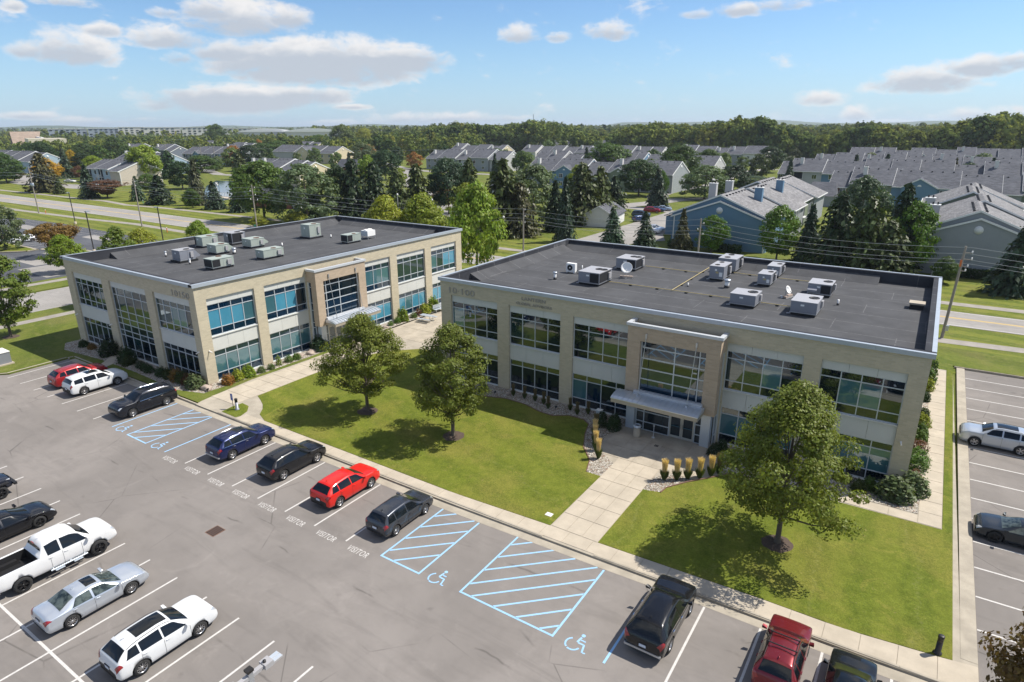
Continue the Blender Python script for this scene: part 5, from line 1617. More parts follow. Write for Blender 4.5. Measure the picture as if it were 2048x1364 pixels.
def apartments(label, x0, y, segs, half=9.0, eave=6.4, ridge=10.6, rz=0.0, near=False, group='apartment houses beyond the road', roof='shingle', windows=True):
    """row house: a run of gabled segments along local x. segs: (length, colour, step in y, step in z, features)"""
    b = thing('apartment_house', label, 'apartment house', (x0, y, 0), rz, group)
    x = 0.0
    n = len(segs)
    for k, (L_, col, sy, sz, feat) in enumerate(segs):
        ev, rd = eave + sz, ridge + sz
        a, c = x + .01, x + L_ - .01
        q = MB()
        q.add([(a, sy - half + .4, -.1), (c, sy - half + .4, -.1), (c, sy + half - .4, -.1), (a, sy + half - .4, -.1),
               (a, sy - half + .4, ev), (c, sy - half + .4, ev), (c, sy + half - .4, ev), (a, sy + half - .4, ev), (a, sy, rd - .18), (c, sy, rd - .18)],
              [(0, 1, 5, 4), (2, 3, 7, 6), (1, 2, 6, 9, 5), (3, 0, 4, 8, 7)])
        wall = wall_obj(q, 'wall', col, b)
        # two roof slopes with thickness, overhanging the gable a little
        th = .16
        for s in (-1, 1):
            e_y = sy + s * (half + .25); e_z = ev - .12
            vs = [(a - .12, sy, rd), (c + .12, sy, rd), (c + .12, e_y, e_z), (a - .12, e_y, e_z)]
            vs += [(p[0], p[1], p[2] - th) for p in vs]
            fs = [(0, 1, 2, 3), (7, 6, 5, 4), (0, 4, 5, 1), (1, 5, 6, 2), (2, 6, 7, 3), (3, 7, 4, 0)]
            if s == 1: fs = [f[::-1] for f in fs]
            MB().add(vs, fs).build('roof', M[roof], b)
        # pale rake boards on both gable ends, gutters on the eaves
        q = MB()
        for s in (-1, 1):
            for gx in (c + .125, a - .165):
                p0 = Vector((gx, sy, rd + .03)); p1 = Vector((gx, sy + s * (half + .27), ev - .09))
                dz = Vector((0, 0, -.42))
                vs = [tuple(p0), tuple(p1), tuple(p1 + dz), tuple(p0 + dz)]
                vs += [(v[0] + .04, v[1], v[2]) for v in vs]
                q.add(vs, [(0, 1, 2, 3), (7, 6, 5, 4), (0, 4, 5, 1), (1, 5, 6, 2), (2, 6, 7, 3), (3, 7, 4, 0)])
        o = q.build('rake_board', M['trim'], b)
        q = MB()
        for s in (-1, 1): q.box(a, c, sy + s * (half + .26), sy + s * (half + .38), ev - .30, ev - .12)
        q.build('gutter', M['trim'], b)
        front = sy - half + .4
        def window(cx, z, w_=1.5, h_=1.5, fy=front, parent=wall, axis='y', fx=0, s=-1):
            f = MB(); p = MB()
            if axis == 'y':
                f.box(cx - w_ / 2 - .1, cx + w_ / 2 + .1, fy - .07, fy + .03, z - .1, z + h_ + .1)
                p.box(cx - w_ / 2, cx - .04, fy - .085, fy - .071, z, z + h_); p.box(cx + .04, cx + w_ / 2, fy - .085, fy - .071, z, z + h_)
            else:
                f.box(fx - .03, fx + .07, cx - w_ / 2 - .1, cx + w_ / 2 + .1, z - .1, z + h_ + .1)
                p.box(fx + .071, fx + .085, cx - w_ / 2, cx - .04, z, z + h_); p.box(fx + .071, fx + .085, cx + .04, cx + w_ / 2, z, z + h_)
            wf = f.build('window', M['trim'], b)
            p.build('pane', M['g_dark'], wf)
        if windows and 'n' not in feat:
            if 'B' in feat:     # balconies, recess shade painted as a dark sheet, with white posts and rails
                bx = x + L_ * .30
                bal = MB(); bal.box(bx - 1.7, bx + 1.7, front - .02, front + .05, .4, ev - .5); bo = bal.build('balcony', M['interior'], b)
                q = MB()
                for px in (bx - 1.75, bx + 1.65): q.box(px, px + .14, front - .9, front - .76, 0, ev - .3)
                for z in (2.9,):
                    q.box(bx - 1.75, bx + 1.79, front - .9, front - .03, z - .15, z)
                    q.box(bx - 1.6, bx + 1.64, front - .88, front - .8, z + .85, z + .95)
                    for i in range(12): q.box(bx - 1.55 + i * .28, bx - 1.50 + i * .28, front - .86, front - .82, z, z + .85)
                q.build('balcony_rail', M['trim'], bo)
            for wx in ([.78] if 'B' in feat else [.25, .72]):
                for z in (1.0, 3.9): window(x + L_ * wx, z)
        if 'G' in feat:         # cross gable facing the camera side
            gx = x + L_ * .42; gw = L_ * .27; gz = ev + gw * .55; gy = front - 1.0
            q = MB(); q.add([(gx - gw, gy, -.1), (gx + gw, gy, -.1), (gx + gw, gy, ev), (gx, gy, gz), (gx - gw, gy, ev), (gx - gw, front + .02, -.1), (gx + gw, front + .02, -.1), (gx + gw, front + .02, ev), (gx - gw, front + .02, ev)],
                  [(0, 1, 2, 3, 4), (1, 6, 7, 2), (5, 0, 4, 8)])
            gcol = 'blue' if col != 'blue' else 'blue'
            if 'g' in feat: gcol = 'green'
            if 'c' in feat: gcol = 'cream'
            gwall = wall_obj(q, 'gable_wall', gcol, b)
            back = sy - half + (gz - ev) / (rd - ev) * half
            q = MB()
            for s in (-1, 1):
                vs = [(gx, gy - .25, gz + .1), (gx + s * (gw + .3), gy - .25, ev - .1), (gx + s * (gw + .3), front - .1, ev + .02), (gx, back, gz + .12)]
                vs += [(v[0], v[1], v[2] - .12) for v in vs]
                fs = [(0, 1, 2, 3), (7, 6, 5, 4), (0, 4, 5, 1), (1, 5, 6, 2), (2, 6, 7, 3)]
                if s == -1: fs = [f[::-1] for f in fs]
                q.add(vs, fs)
            q.build('gable_roof', M[roof], b)
            q = MB()
            for s in (-1, 1):
                p0 = Vector((gx, gy - .27, gz + .13)); p1 = Vector((gx + s * (gw + .3), gy - .27, ev - .07)); dz = Vector((0, 0, -.34))
                vs = [tuple(p0), tuple(p1), tuple(p1 + dz), tuple(p0 + dz)]; vs += [(v[0], v[1] - .04, v[2]) for v in vs]
                q.add(vs, [(0, 1, 2, 3), (7, 6, 5, 4), (0, 4, 5, 1), (1, 5, 6, 2), (2, 6, 7, 3), (3, 7, 4, 0)])
            q.build('rake_board', M['trim'], b)
            q = MB(); n2 = 10
            q.prism([(.5 * math.cos(math.pi * i / n2), .5 * math.sin(math.pi * i / n2)) for i in range(n2 + 1)], 0, .05)
            lo = q.build('half_round_louvre', M['trim'], b, (gx, gy - .01, gz - gw * .5)); lo.rotation_euler = (math.pi / 2, 0, 0)
            if windows:
                for z in (1.0, 3.9): window(gx - gw * .35, z, 1.4, 1.5, gy)
        if 'C' in feat:         # chimney with cap and flues
            cx_, cy_ = x + L_ * .30, sy - half * .42
            zt = rd + .25
            ch = MB().box(cx_ - .55, cx_ + .55, cy_ - .55, cy_ + .55, ev + .6, zt).build('chimney', M['siding'], b)
            ch.color = (*(SC['white'] if col not in ('blue',) or not near else SC['blue']), 1)
            MB().box(cx_ - .62, cx_ + .62, cy_ - .62, cy_ + .62, zt, zt + .1).build('cap', M['trim'], ch)
            q = MB(); q.tube((cx_ - .2, cy_, zt + .1), (cx_ - .2, cy_, zt + .5), .11); q.tube((cx_ + .25, cy_, zt + .1), (cx_ + .25, cy_, zt + .42), .11)
            q.build('flue', M['black'], ch)
        # black box vents in a line under the ridge
        for i in range(int(L_ // 2.6)):
            vx = x + 1.2 + i * 2.6
            vy = sy - .9; vz = rd - (rd - ev) * .9 / half
            q = MB().cbox(vx, vy, vz + .1, .35, .35, .2); q.build('roof_vent', M['black'], b)
        # end walls: white corner boards and a round louvre
        if k in (0, n - 1):
            gx = c + .02 if k == n - 1 else a - .06
            q = MB()
            for yy in (sy - half + .38, sy + half - .56): q.box(gx, gx + .04, yy, yy + .2, 0, ev)
            q.build('corner_board', M['trim'], b)
            if k == n - 1:
                q = MB(); q.lathe([(.55, 0), (.55, .06)], 20); o = q.build('round_louvre', M['trim'], b, (c, sy, rd - 2.0)); o.rotation_euler = (0, math.pi / 2, 0)
        x += L_
    return b


def segs(total, colours, feats, seed, n=None):
    rng = random.Random(seed); out = []; x = 0; i = 0
    while x < total - 3:
        L_ = min(rng.choice([8.5, 10.0, 11.5]), total - x)
        if total - x - L_ < 4: L_ = total - x
        out.append((L_, colours[i % len(colours)], rng.choice([-1.3, 0, 1.3]), rng.choice([-.8, 0, .6]), feats[i % len(feats)]))
        x += L_; i += 1
    return out


# the two end-on houses right behind the office building: ridge running away from the camera
def end_on(label, xc, y0, L_, half, col, chim):
    """gable end towards the camera, nested gables stepping back"""
    b = thing('apartment_house', label, 'apartment house', (xc, y0, 0), math.pi / 2, 'apartment houses beyond the road')
    # local x runs away from the camera, local +y to the left
    steps = [(0, 9.0, 0.0, -1.3, 9.2), (0.55, 17, 0.2, -.15, 10.3), (17, 31, -.8, -.1, 10.4), (31, 47, .6, .35, 10.7), (47, L_, -.4, -.1, 10.3)]
    for k, (xa, xb, sy, dz, rd) in enumerate(steps):
        hf = half if k else half - .35
        ev = 6.35 if k else 5.9
        a, c = xa, xb
        q = MB()
        q.add([(a, sy - hf + .3, -.1), (c, sy - hf + .3, -.1), (c, sy + hf - .3, -.1), (a, sy + hf - .3, -.1),
               (a, sy - hf + .3, ev), (c, sy - hf + .3, ev), (c, sy + hf - .3, ev), (a, sy + hf - .3, ev), (a, sy, rd - .18), (c, sy, rd - .18)],
              [(0, 1, 5, 4), (2, 3, 7, 6), (1, 2, 6, 9, 5), (3, 0, 4, 8, 7)])
        if k != 1: wall_obj(q, 'wall', col if k < 2 else ('grey', 'green', 'grey')[k - 2], b)
        else: wall_obj(q, 'wall', col, b)
        for s in (-1, 1):
            e_y = sy + s * (hf + .3); e_z = ev - .14
            vs = [(a - .22, sy, rd), (c + .1, sy, rd), (c + .1, e_y, e_z), (a - .22, e_y, e_z)]
            vs += [(p[0], p[1], p[2] - .18) for p in vs]
            fs = [(0, 1, 2, 3), (7, 6, 5, 4), (0, 4, 5, 1), (1, 5, 6, 2), (2, 6, 7, 3), (3, 7, 4, 0)]
            if s == 1: fs = [f[::-1] for f in fs]
            MB().add(vs, fs).build('roof', M['shingle_lt'], b)
            q = MB()
            for (gx, w_) in ((a - .26, .30),):
                p0 = Vector((gx, sy, rd + .03)); p1 = Vector((gx, sy + s * (hf + .33), ev - .11)); d2 = Vector((0, 0, -w_))
                vs = [tuple(p0), tuple(p1), tuple(p1 + d2), tuple(p0 + d2)]; vs += [(v[0] + .04, v[1], v[2]) for v in vs]
                q.add(vs, [(0, 1, 2, 3), (7, 6, 5, 4), (0, 4, 5, 1), (1, 5, 6, 2), (2, 6, 7, 3), (3, 7, 4, 0)])
            q.build('rake_board', M['trim'], b)
            q = MB().box(a, c, sy + s * (hf + .31), sy + s * (hf + .43), ev - .32, ev - .14); q.build('gutter', M['trim'], b)
        for i in range(int((xb - xa) // 2.2)):
            for s in (-1, 1):
                vx = xa + 1.3 + i * 2.2 + (.6 if s > 0 else 0)
                if k == 0 and vx > .4: continue
                q = MB().cbox(vx, sy + s * .8, rd - (rd - ev) * .8 / hf + .1, .38, .38, .2); q.build('roof_vent', M['black'], b)
    for yy in (-half + .62, half - .84): box_part('corner_board', M['trim'], b, -.05, -.005, yy, yy + .22, 0, 5.9)
    q = MB(); q.lathe([(.62, 0), (.62, .07)], 24); o = q.build('round_louvre', M['trim'], b, (0, 0, 7.35)); o.rotation_euler = (0, -math.pi / 2, 0)
    for (cx_, cy_, h_, cc) in chim:
        ch = MB().box(cx_ - .6, cx_ + .6, cy_ - .75, cy_ + .75, 7.0, h_).build('chimney', M['siding'], b); ch.color = (*SC[cc], 1)
        MB().box(cx_ - .68, cx_ + .68, cy_ - .83, cy_ + .83, h_, h_ + .12).build('cap', M['trim'], ch)
        q = MB()
        for d_ in (-.35, .35): q.tube((cx_, cy_ + d_, h_ + .12), (cx_, cy_ + d_, h_ + .55), .13)
        q.build('flue', M['black'], ch)
    return b
hb = end_on('blue sided apartment house end on, with a round white louvre in its gable', 2.6, 80.5, 62, 9.5, 'blue', [(12.5, 5.2, 11.3, 'ltgrey'), (24, 5.0, 11.0, 'ltgrey'), (12, -4.2, 10.9, 'blue'), (30, -4.5, 11.2, 'blue')])
# balconies on the sunny side of the blue house, a dark sheet painted for recess shade
for i, (xx) in enumerate((18.5, 33.0)):
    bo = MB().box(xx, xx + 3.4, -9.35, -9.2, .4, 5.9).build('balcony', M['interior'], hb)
    q = MB()
    for px in (xx - .1, xx + 1.7, xx + 3.4): q.box(px, px + .14, -10.7, -10.56, 0, 6.2)
    q.box(xx - .1, xx + 3.54, -10.7, -9.36, 2.8, 2.95); q.box(xx - .1, xx + 3.54, -10.68, -10.6, 3.8, 3.9)
    for j in range(13): q.box(xx + j * .27, xx + .05 + j * .27, -10.66, -10.62, 2.95, 3.8)
    q.build('balcony_rail', M['trim'], bo)
end_on('grey sided apartment house end on at the right, round louvre in its gable', 43.3, 77.6, 62, 9.2, 'grey', [(9, 6.3, 9.9, 'ltgrey'), (16, 7.2, 10.4, 'ltgrey')])
# low shed roofs beside the blue house (left) and grey house (right)
for (lab, x0, y0, w_, l_, h0, h1, rz_) in (('low grey roofed wing on the left flank of the blue apartment house', -12.3, 92, 5.6, 9, 4.0, 6.0, 0), ('second low wing further back on the left flank of the blue house', -12.3, 106, 5.6, 10, 4.2, 6.3, 0), ('dark roofed low wing on the right flank of the grey house', 52.7, 84, 6, 12, 4.2, 6.4, 0)):
    t = thing('side_wing', lab, 'house wing', (x0, y0, 0))
    o = MB().box(.2, w_ - .1, .2, l_ - .2, 0, h0).build('wall', M['siding'], t); o.color = (*SC['blue' if x0 < 0 else 'grey'], 1)
    lo, hi = (h0, h1) if x0 < 0 else (h1, h0)
    q = MB(); q.extr([(-.2, lo), (w_ - .05, hi), (w_ - .05, hi + .18), (-.2, lo + .18)][::-1], 1, 0, l_); q.build('roof', M['shingle'], t)

F1 = ['C', 'BG', '', 'B', 'Gg', 'C']
apartments('front right row with blue, green and brick parts and a blue cross gable', 9.0, 180.5, [(5.5, 'brick', 0, -1.0, ''), (11.0, 'green', 0, .2, 'C'), (16.0, 'blue', 0, -.2, 'BG'), (9.5, 'brick', -.8, -.9, ''), (4.5, 'grey', -.8, -1.0, 'n'), (13.0, 'green', .3, 0, 'CGg'), (12.0, 'blue', .3, -.1, 'B'), (12, 'grey', 0, 0, 'C')])
apartments('right middle row starting with a balcony and a chimney, left of the conifers', -15.5, 229, [(3.8, 'grey', 0, -.9, ''), (11.5, 'ltgrey', 0, .2, 'CB'), (13, 'blue', 0, -.4, '')], near=False)
t = thing('garage_building', 'low hip roofed garage between the blue house and the right rows', 'garage', (3.0, 166, 0))
o = MB().box(0, 9, 0, 12, 0, 3).build('wall', M['siding'], t); o.color = (*SC['grey'], 1)
q = MB(); q.add([(-.4, -.4, 3), (9.4, -.4, 3), (9.4, 12.4, 3), (-.4, 12.4, 3), (1.5, 6, 6.6), (8.0, 6, 6.6)], [(0, 1, 5, 4), (1, 2, 5), (2, 3, 4, 5), (3, 0, 4), (3, 2, 1, 0)]); q.build('roof', M['shingle'], t)
apartments('right second row behind the group of conifers, blue white and cream gables', 13, 229, segs(62, ['grey', 'blue', 'grey', 'green'], ['', 'G', '', 'G', 'C'], 3))
apartments('right third row with three small cross gables', -15, 303, segs(92, ['grey', 'ltgrey', 'blue', 'grey'], ['C', '', 'CG', 'Gc', '', 'CG'], 4))
apartments('right fourth row just below the forest edge', -8, 372, segs(34, ['grey', 'blue'], ['', 'C', 'G'], 5))
apartments('right far row under the woods at the edge of the frame', 20, 398, segs(60, ['grey', 'ltgrey', 'blue'], ['G', '', 'C'], 6))
apartments('long middle row with a blue cross gable behind the tall conifers', -103, 187, [(12.5, 'grey', 0, -.3, 'C'), (13.5, 'blue', 0, .1, 'BG'), (10, 'grey', -.6, -.9, ''), (11, 'green', .3, .25, 'CGg'), (14, 'grey', .3, .1, 'B')])
apartments('second middle row behind the long one', -137, 248, segs(58, ['grey', 'ltgrey', 'blue', 'grey'], ['', 'C', '', 'G'], 8))
apartments('middle right row with a white end gable by the round trees', -75, 240, segs(32, ['ltgrey', 'white'], ['', 'CG', ''], 9))
apartments('third middle row with white rakes below the forest', -205, 345, segs(98, ['white', 'grey', 'ltgrey'], ['C', '', 'G', ''], 10))
apartments('middle fourth row with a white gable end, right part', -105, 372, segs(52, ['grey', 'white', 'ltgrey'], ['C', '', 'C'], 12))
apartments('far middle row right under the dark forest edge', -270, 470, segs(72, ['white', 'grey'], ['C', '', ''], 11), windows=False)
apartments('grey apartment row behind the blue green tree, chimneys and white rakes', -208, 249, [(9, 'grey', 0, -.6, 'C'), (12, 'grey', 0, .1, ''), (10, 'ltgrey', .6, -.6, 'C'), (12, 'grey', -.4, .6, ''), (9.5, 'ltgrey', .9, -.3, '')])
apartments('tan apartment row further back left of centre', -262, 338, segs(44, ['ltgrey', 'cream', 'grey'], ['C', '', ''], 14))
apartments('small far cream row at the left of the forest', -350, 392, segs(30, ['cream', 'ltgrey'], ['C', ''], 15))
apartments('cream apartment house with a gable and balconies left of centre', -352, 256, [(22, 'ltgrey', 0, .4, 'n'), (24, 'cream', 0, .3, 'BGc'), (14, 'cream', 0, .1, '')])
apartments('row with a cream end gable and pale blue chimneys above the big green trees', -222, 140, [(9, 'cream', .8, -.6, 'C'), (9, 'ltblue', 0, -.3, 'C'), (10, 'ltblue', -.6, 0, ''), (8, 'cream', -.9, -.5, ''), (5, 'cream', -.9, -1.0, 'n')], ridge=10.0)
t = thing('garage_building', 'brick garage with a grey roof right of the cream house', 'garage', (-224, 188, 0))
MB().box(0, 12, 0, 9, 0, 3).build('wall', M['brick_red'], t)
q = MB(); q.extr([(-.5, 3), (9.5, 3), (4.5, 7)], 0, -.3, 12.3); q.build('roof', M['shingle'], t)
apartments('tan apartment house with dark balconies and a pale gable end at the left', -274, 100, [(11, 'ltblue', .6, -.2, 'B'), (11, 'ltblue', 0, .1, 'B'), (8, 'tan', 0, -.6, 'n')], ridge=9.8)
apartments('grey roofed wing behind the tan apartment house with pale blue rakes', -332, 141, [(14, 'ltgrey', 0, 0, 'C'), (14, 'ltblue', 0, .3, ''), (14, 'ltblue', -.8, -.3, '')])
apartments('pale blue gabled row behind the golden trees at the left', -432, 112, [(14, 'grey', 0, 0, ''), (16, 'blue', .4, .2, ''), (14, 'grey', 0, 0, 'B'), (16, 'ltgrey', .5, .2, ''), (14, 'ltblue', 0, -.3, 'n')])
apartments('row of grey town houses with white rakes by the turning lane', -392, 214, [(12, 'grey', 0, -.4, 'B'), (11, 'ltblue', .5, 0, 'BG'), (12, 'grey', -.3, .1, 'B'), (12, 'ltblue', .3, .3, 'B'), (12, 'grey', 0, 0, 'B')])
for i, (lab, x_, y_) in enumerate((('dark grey far house left of the town house row', -515, 236), ('dark grey far house with stepped small gables', -480, 240), ('dark grey far house right behind the town houses', -432, 268))):
    apartments(lab, x_, y_, [(11, 'slate', 0, -.5, 'C'), (11, 'slate', -.8, 0, ''), (8, 'slate', -1.6, -1.6, '')])
for i, (lab, x_, y_) in enumerate((('grey roofed far house behind the yellow tree', -560, 330), ('grey roofed far house left of the pond trees', -470, 300), ('grey roofed far house above the cream apartments', -440, 345), ('grey roofed far house right of the cream apartments', -395, 390))):
    apartments(lab, x_, y_, [(14, 'slate', 0, 0, ''), (12, 'cream', -.5, -.5, '')], windows=False)
t = None
# small houses with tan roofs in the clearing at right of centre
for i, (lab, x_, y_) in enumerate((('tan roofed house at the foot of the forest, left', -95, 560), ('pale gabled house at the foot of the forest', -60, 500), ('tan roofed house at the foot of the forest, right', -30, 520))):
    t = thing('detached_house', lab, 'house', (x_, y_, 0), 0, 'detached houses at the forest edge')
    o = MB().box(0, 18, 0, 12, 0, 4.5).build('wall', M['siding'], t); o.color = (*SC['cream'], 1)
    q = MB(); q.extr([(-.6, 4.3), (12.6, 4.3), (6, 9.5)], 0, -.5, 18.5); q.build('roof', M['shingle_tan'], t)
# white garages and the white garage by the blue house
def garage(label, x, y, L_, D_, rz, doors, side='E'):
    t = thing('garage_building', label, 'garage', (x, y, 0), rz)
    w_ = MB(); w_.add([(0, 0, 0), (L_, 0, 0), (L_, D_, 0), (0, D_, 0), (0, 0, 2.6), (L_, 0, 2.6), (L_, D_, 2.6), (0, D_, 2.6), (0, D_ / 2, 4.7), (L_, D_ / 2, 4.7)],
                      [(0, 1, 5, 4), (1, 2, 6, 9, 5), (2, 3, 7, 6), (3, 0, 4, 8, 7)])
    o = w_.build('wall', M['siding'], t); o.color = (*SC['white'], 1)
    for s in (-1, 1):
        vs = [(-.3, D_ / 2, 4.95), (L_ + .3, D_ / 2, 4.95), (L_ + .3, D_ / 2 + s * (D_ / 2 + .4), 2.6), (-.3, D_ / 2 + s * (D_ / 2 + .4), 2.6)]
        vs += [(v[0], v[1], v[2] - .15) for v in vs]
        fs = [(0, 1, 2, 3), (7, 6, 5, 4), (0, 4, 5, 1), (1, 5, 6, 2), (2, 6, 7, 3), (3, 7, 4, 0)]
        if s == 1: fs = [f[::-1] for f in fs]
        MB().add(vs, fs).build('roof', M['shingle'], t)
    for s in (-1, 1):
        for gx in (-.33, L_ + .31):
            q = MB(); p0 = Vector((gx, D_ / 2, 4.97)); p1 = Vector((gx, D_ / 2 + s * (D_ / 2 + .42), 2.62)); dz = Vector((0, 0, -.25))
            vs = [tuple(p0), tuple(p1), tuple(p1 + dz), tuple(p0 + dz)]; vs += [(v[0] + .03, v[1], v[2]) for v in vs]
            q.add(vs, [(0, 1, 2, 3), (7, 6, 5, 4), (0, 4, 5, 1), (1, 5, 6, 2), (2, 6, 7, 3), (3, 7, 4, 0)])
            q.build('rake_board', M['trim'], t)
    for i in range(doors):
        d = MB(); a = .5 + i * (L_ - .6) / doors
        for j in range(4): d.box(a, a + (L_ - .6) / doors - .4, -.04, .02, .05 + j * .56, .58 + j * .56)
        d.build('garage_door', M['trim'], t)
    return t
garage('white garage with a grey gable roof behind the right office building', -25.6, 94.4, 12.5, 7.2, math.pi / 2 + R(12), 3)
garage('far white garages with a gabled end at the end of the middle rows', -78, 330, 24, 8, math.pi / 2, 5)
garage('pale garage below the long middle row', -98, 148, 14, 7, R(6), 3)
# brick clubhouse by the pond
t = thing('clubhouse', 'red brick clubhouse with a dark roof under the big green tree', 'clubhouse', (-133, 74.5, 0), R(14))
MB().box(0, 13, 0, 8, 0, 3.0).build('wall', M['brick_red'], t)
q = MB(); q.extr([(-.7, 2.9), (8.7, 2.9), (4, 6.3)], 0, -2.6, 13.6); q.build('roof', M['shingle'], t)
o = MB().box(13, 16, .5, 7, 0, 3).build('sun_room', M['siding'], t); o.color = (*SC['ltgrey'], 1)
for i in range(3): box_part('window', M['trim'], t, 13.3 + i * .9, 13.95 + i * .9, .42, .5, .9, 2.4)
box_part('door', M['interior'], t, 8.2, 10.2, -.05, .0, 0, 2.5); box_part('gable_board', M['trim'], t, -2.7, -2.62, .2, 7.8, 2.7, 3.0)
# far left: long tan building, white shed
t = thing('church_building', 'long tan roofed building with a glazed central gable at the far left', 'church', (-905, 300, 0), R(-18))
o = MB().box(0, 185, 0, 26, 0, 5).build('wall', M['siding'], t); o.color = (*SC['tan'], 1)
q = MB(); q.extr([(-2, 4.6), (28, 4.6), (22, 12), (8, 12)], 0, -4, 170); q.build('roof', M['shingle_tan'], t)
MB().box(-4, 172, 14, 16, 12.0, 13.2).build('white_ridge_wall', M['white'], t)
o = MB().box(172, 232, 0, 30, 0, 12.6).build('hall', M['siding'], t); o.color = (.60, .55, .42, 1)
q = MB(); q.add([(60, -8, 5), (104, -8, 5), (82, -8, 18.5), (60, 14, 5), (104, 14, 5), (82, 20, 18.5)], [(0, 1, 2), (0, 2, 5, 3), (1, 4, 5, 2)]); q.build('gable_roof', M['shingle_tan'], t)
g_ = MB().add([(66, -8.3, 4), (98, -8.3, 4), (93, -8.3, 9), (82, -8.3, 15), (71, -8.3, 9)], [(0, 1, 2, 3, 4)]).build('gable_window', M['g_dark'], t)
for i in range(5): box_part('mullion', M['shingle_tan'], g_, 69 + i * 6, 70 + i * 6, -8.6, -8.35, 4, 11)
t = thing('white_roofed_shed', 'low white roofed shed at the left edge before the tan building', 'shed', (-760, 190, 0), R(-14))
o = MB().box(0, 92, 0, 22, 0, 5.4).build('wall', M['siding'], t); o.color = (*SC['tan'], 1)
MB().box(-1, 93, -1, 23, 5.4, 7.6).build('roof', M['white'], t)
# skyline blocks far away at the left
def block(label, px_az, dist, L_, D_, h, col, floors, name='apartment_block', bays=8, arch=False):
    a = R(px_az); x = CAM.x + dist * math.sin(a); y = CAM.y + dist * math.cos(a)
    t = thing(name, label, 'building', (x, y, 0), -a, 'pale buildings on the far skyline')
    o = MB().box(-L_ / 2, L_ / 2, 0, D_, 0, h).build('wall', M['siding'], t); o.color = (*col, 1)
    if arch:
        n = 12; pr = [(-L_ / 2 + L_ * i / n, h + 5 * math.sin(math.pi * i / n) ** .7) for i in range(n + 1)]
        q = MB(); q.extr([(p, z) for p, z in pr][::-1] + [(-L_ / 2, h - .1)], 1, -1, D_ + 1); q.build('arched_roof', M['white'], t)
        q = MB().box(-L_ / 2, L_ / 2, -.5, -.05, 0, h * .55); o = q.build('base', M['column'], t)
    else:
        for f in range(floors):
            for i in range(bays):
                if (i * 7 + f * 3) % 9 == 0: continue
                xa = -L_ / 2 + L_ * (i + .25) / bays
                box_part('window', M['g_dark'], t, xa, xa + L_ / bays * .5, -.3, -.02, h * (f + .25) / floors, h * (f + .72) / floors)
        box_part('parapet', M['trim'], t, -L_ / 2 - .5, L_ / 2 + .5, -.6, D_, h, h + .8)
W_ = (.62, .60, .56); G1 = (.30, .34, .40)
for (lab, az_, d_, L_, h_, c_, fl, ba) in [
    ('dark grey apartment block at the left of the far skyline', -66.9, 1500, 60, 19.5, G1, 5, 7), ('grey apartment block second from the left on the skyline', -64.7, 1480, 50, 20.5, G1, 5, 6),
    ('tall white apartment block on the far skyline, left', -62.9, 1450, 44, 22.5, W_, 6, 5), ('white apartment block on the far skyline, middle', -60.9, 1430, 62, 22.0, W_, 5, 7),
    ('white apartment block on the far skyline, right', -58.5, 1400, 52, 22.2, W_, 5, 6), ('long low white block right of the skyline apartments', -55.6, 1450, 90, 20.0, W_, 4, 10)]:
    block(lab, az_, d_, L_, 18, h_, c_, fl, bays=ba)
block('far white hall with a low curved roof beside the tree tops', -53.4, 1150, 90, 60, 15.0, W_, 2, 'sports_hall', arch=True)
block('far arched white hall right of the dark skyline tree', -49.9, 1100, 92, 60, 15.0, W_, 2, 'sports_hall', arch=True)
for i in range(7):
    block('low white warehouse strip far off at the left horizon, number %s from the left' % ('first second third fourth fifth sixth seventh'.split()[i]), -78.5 + i * 2.1, 2300 + 120 * (i % 3), 95 + 20 * (i % 2), 40, 9.5, W_, 1, 'warehouse', bays=4)

# ------------------------------------------------------------------ lanes and water beyond the road
def lane(pts, w_, name='apartment_lane'): return ribbon(name, 'asphalt_old', pts, w_, 0.0)
sheet('apartment_court', 'asphalt_old', [(-25.6, 53), (-15, 53), (-13.2, 80), (-9.0, 84), (-12.5, 92), (-12.5, 138), (-24, 133), (-40, 137), (-40, 131), (-25, 128), (-25, 104)], -0.006)
lane([(-48, 118), (-42, 136), (-37, 148), (-34, 160), (-28, 168), (-10, 170), (6, 160)], 7.5)
lane([(-36, 150), (-44, 170), (-46, 190), (-40, 215), (-50, 300), (-45, 330), (-30, 335)], 6.5)
lane([(-84, 52), (-84, 70), (-88, 84), (-86, 98), (-84, 112), (-92, 124), (-118, 137)], 7.5)
lane([(-86, 98), (-70, 92), (-56, 88), (-44, 84)], 6.5)
lane([(-118, 137), (-150, 160), (-190, 200), (-215, 232), (-280, 277)], 6.5)
lane([(-215, 232), (-190, 224), (-120, 222)], 6)
lane([(-245, 81), (-275, 77), (-300, 78), (-330, 93), (-360, 92), (-420, 80)], 12)
lane([(-328, 92), (-326, 104), (-300, 110), (-290, 125), (-330, 175), (-373, 218), (-400, 243)], 6.5)
lane([(-255, 152), (-270, 152), (-300, 165), (-326, 184)], 6)
sheet('pond', 'water', [(-162.8, 75.9), (-213.0, 109.1), (-235.3, 127.9), (-225.4, 130.7), (-203.1, 120.6), (-169.7, 98.0), (-160.9, 87.7), (-157.6, 79.1)], -0.03)
t = thing('fountain', 'white jet of a fountain rising from the pond', 'fountain', (-185, 96, 0))
me, C_ = deciduous(9, 'vase', 3.6, 1.3, .0, 40, 30, .12, .08, .1)
me.materials.clear(); me.materials.append(M['white']); link('jet', me, t)
MB().lathe([(.8, 0), (.7, .2), (.1, .35)], 12).build('float', M['bronze'], t)
t = thing('pond_railing', 'white railing and deck at the near bank of the pond', 'railing', (-163, 86.5, 0), R(-4))
box_part('deck', M['concrete'], t, -7, 4, -3, 0, 0, .3)
for i in range(12): box_part('post', M['white'], t, -7 + i, -6.9 + i, -.1, 0, .3, 1.4)
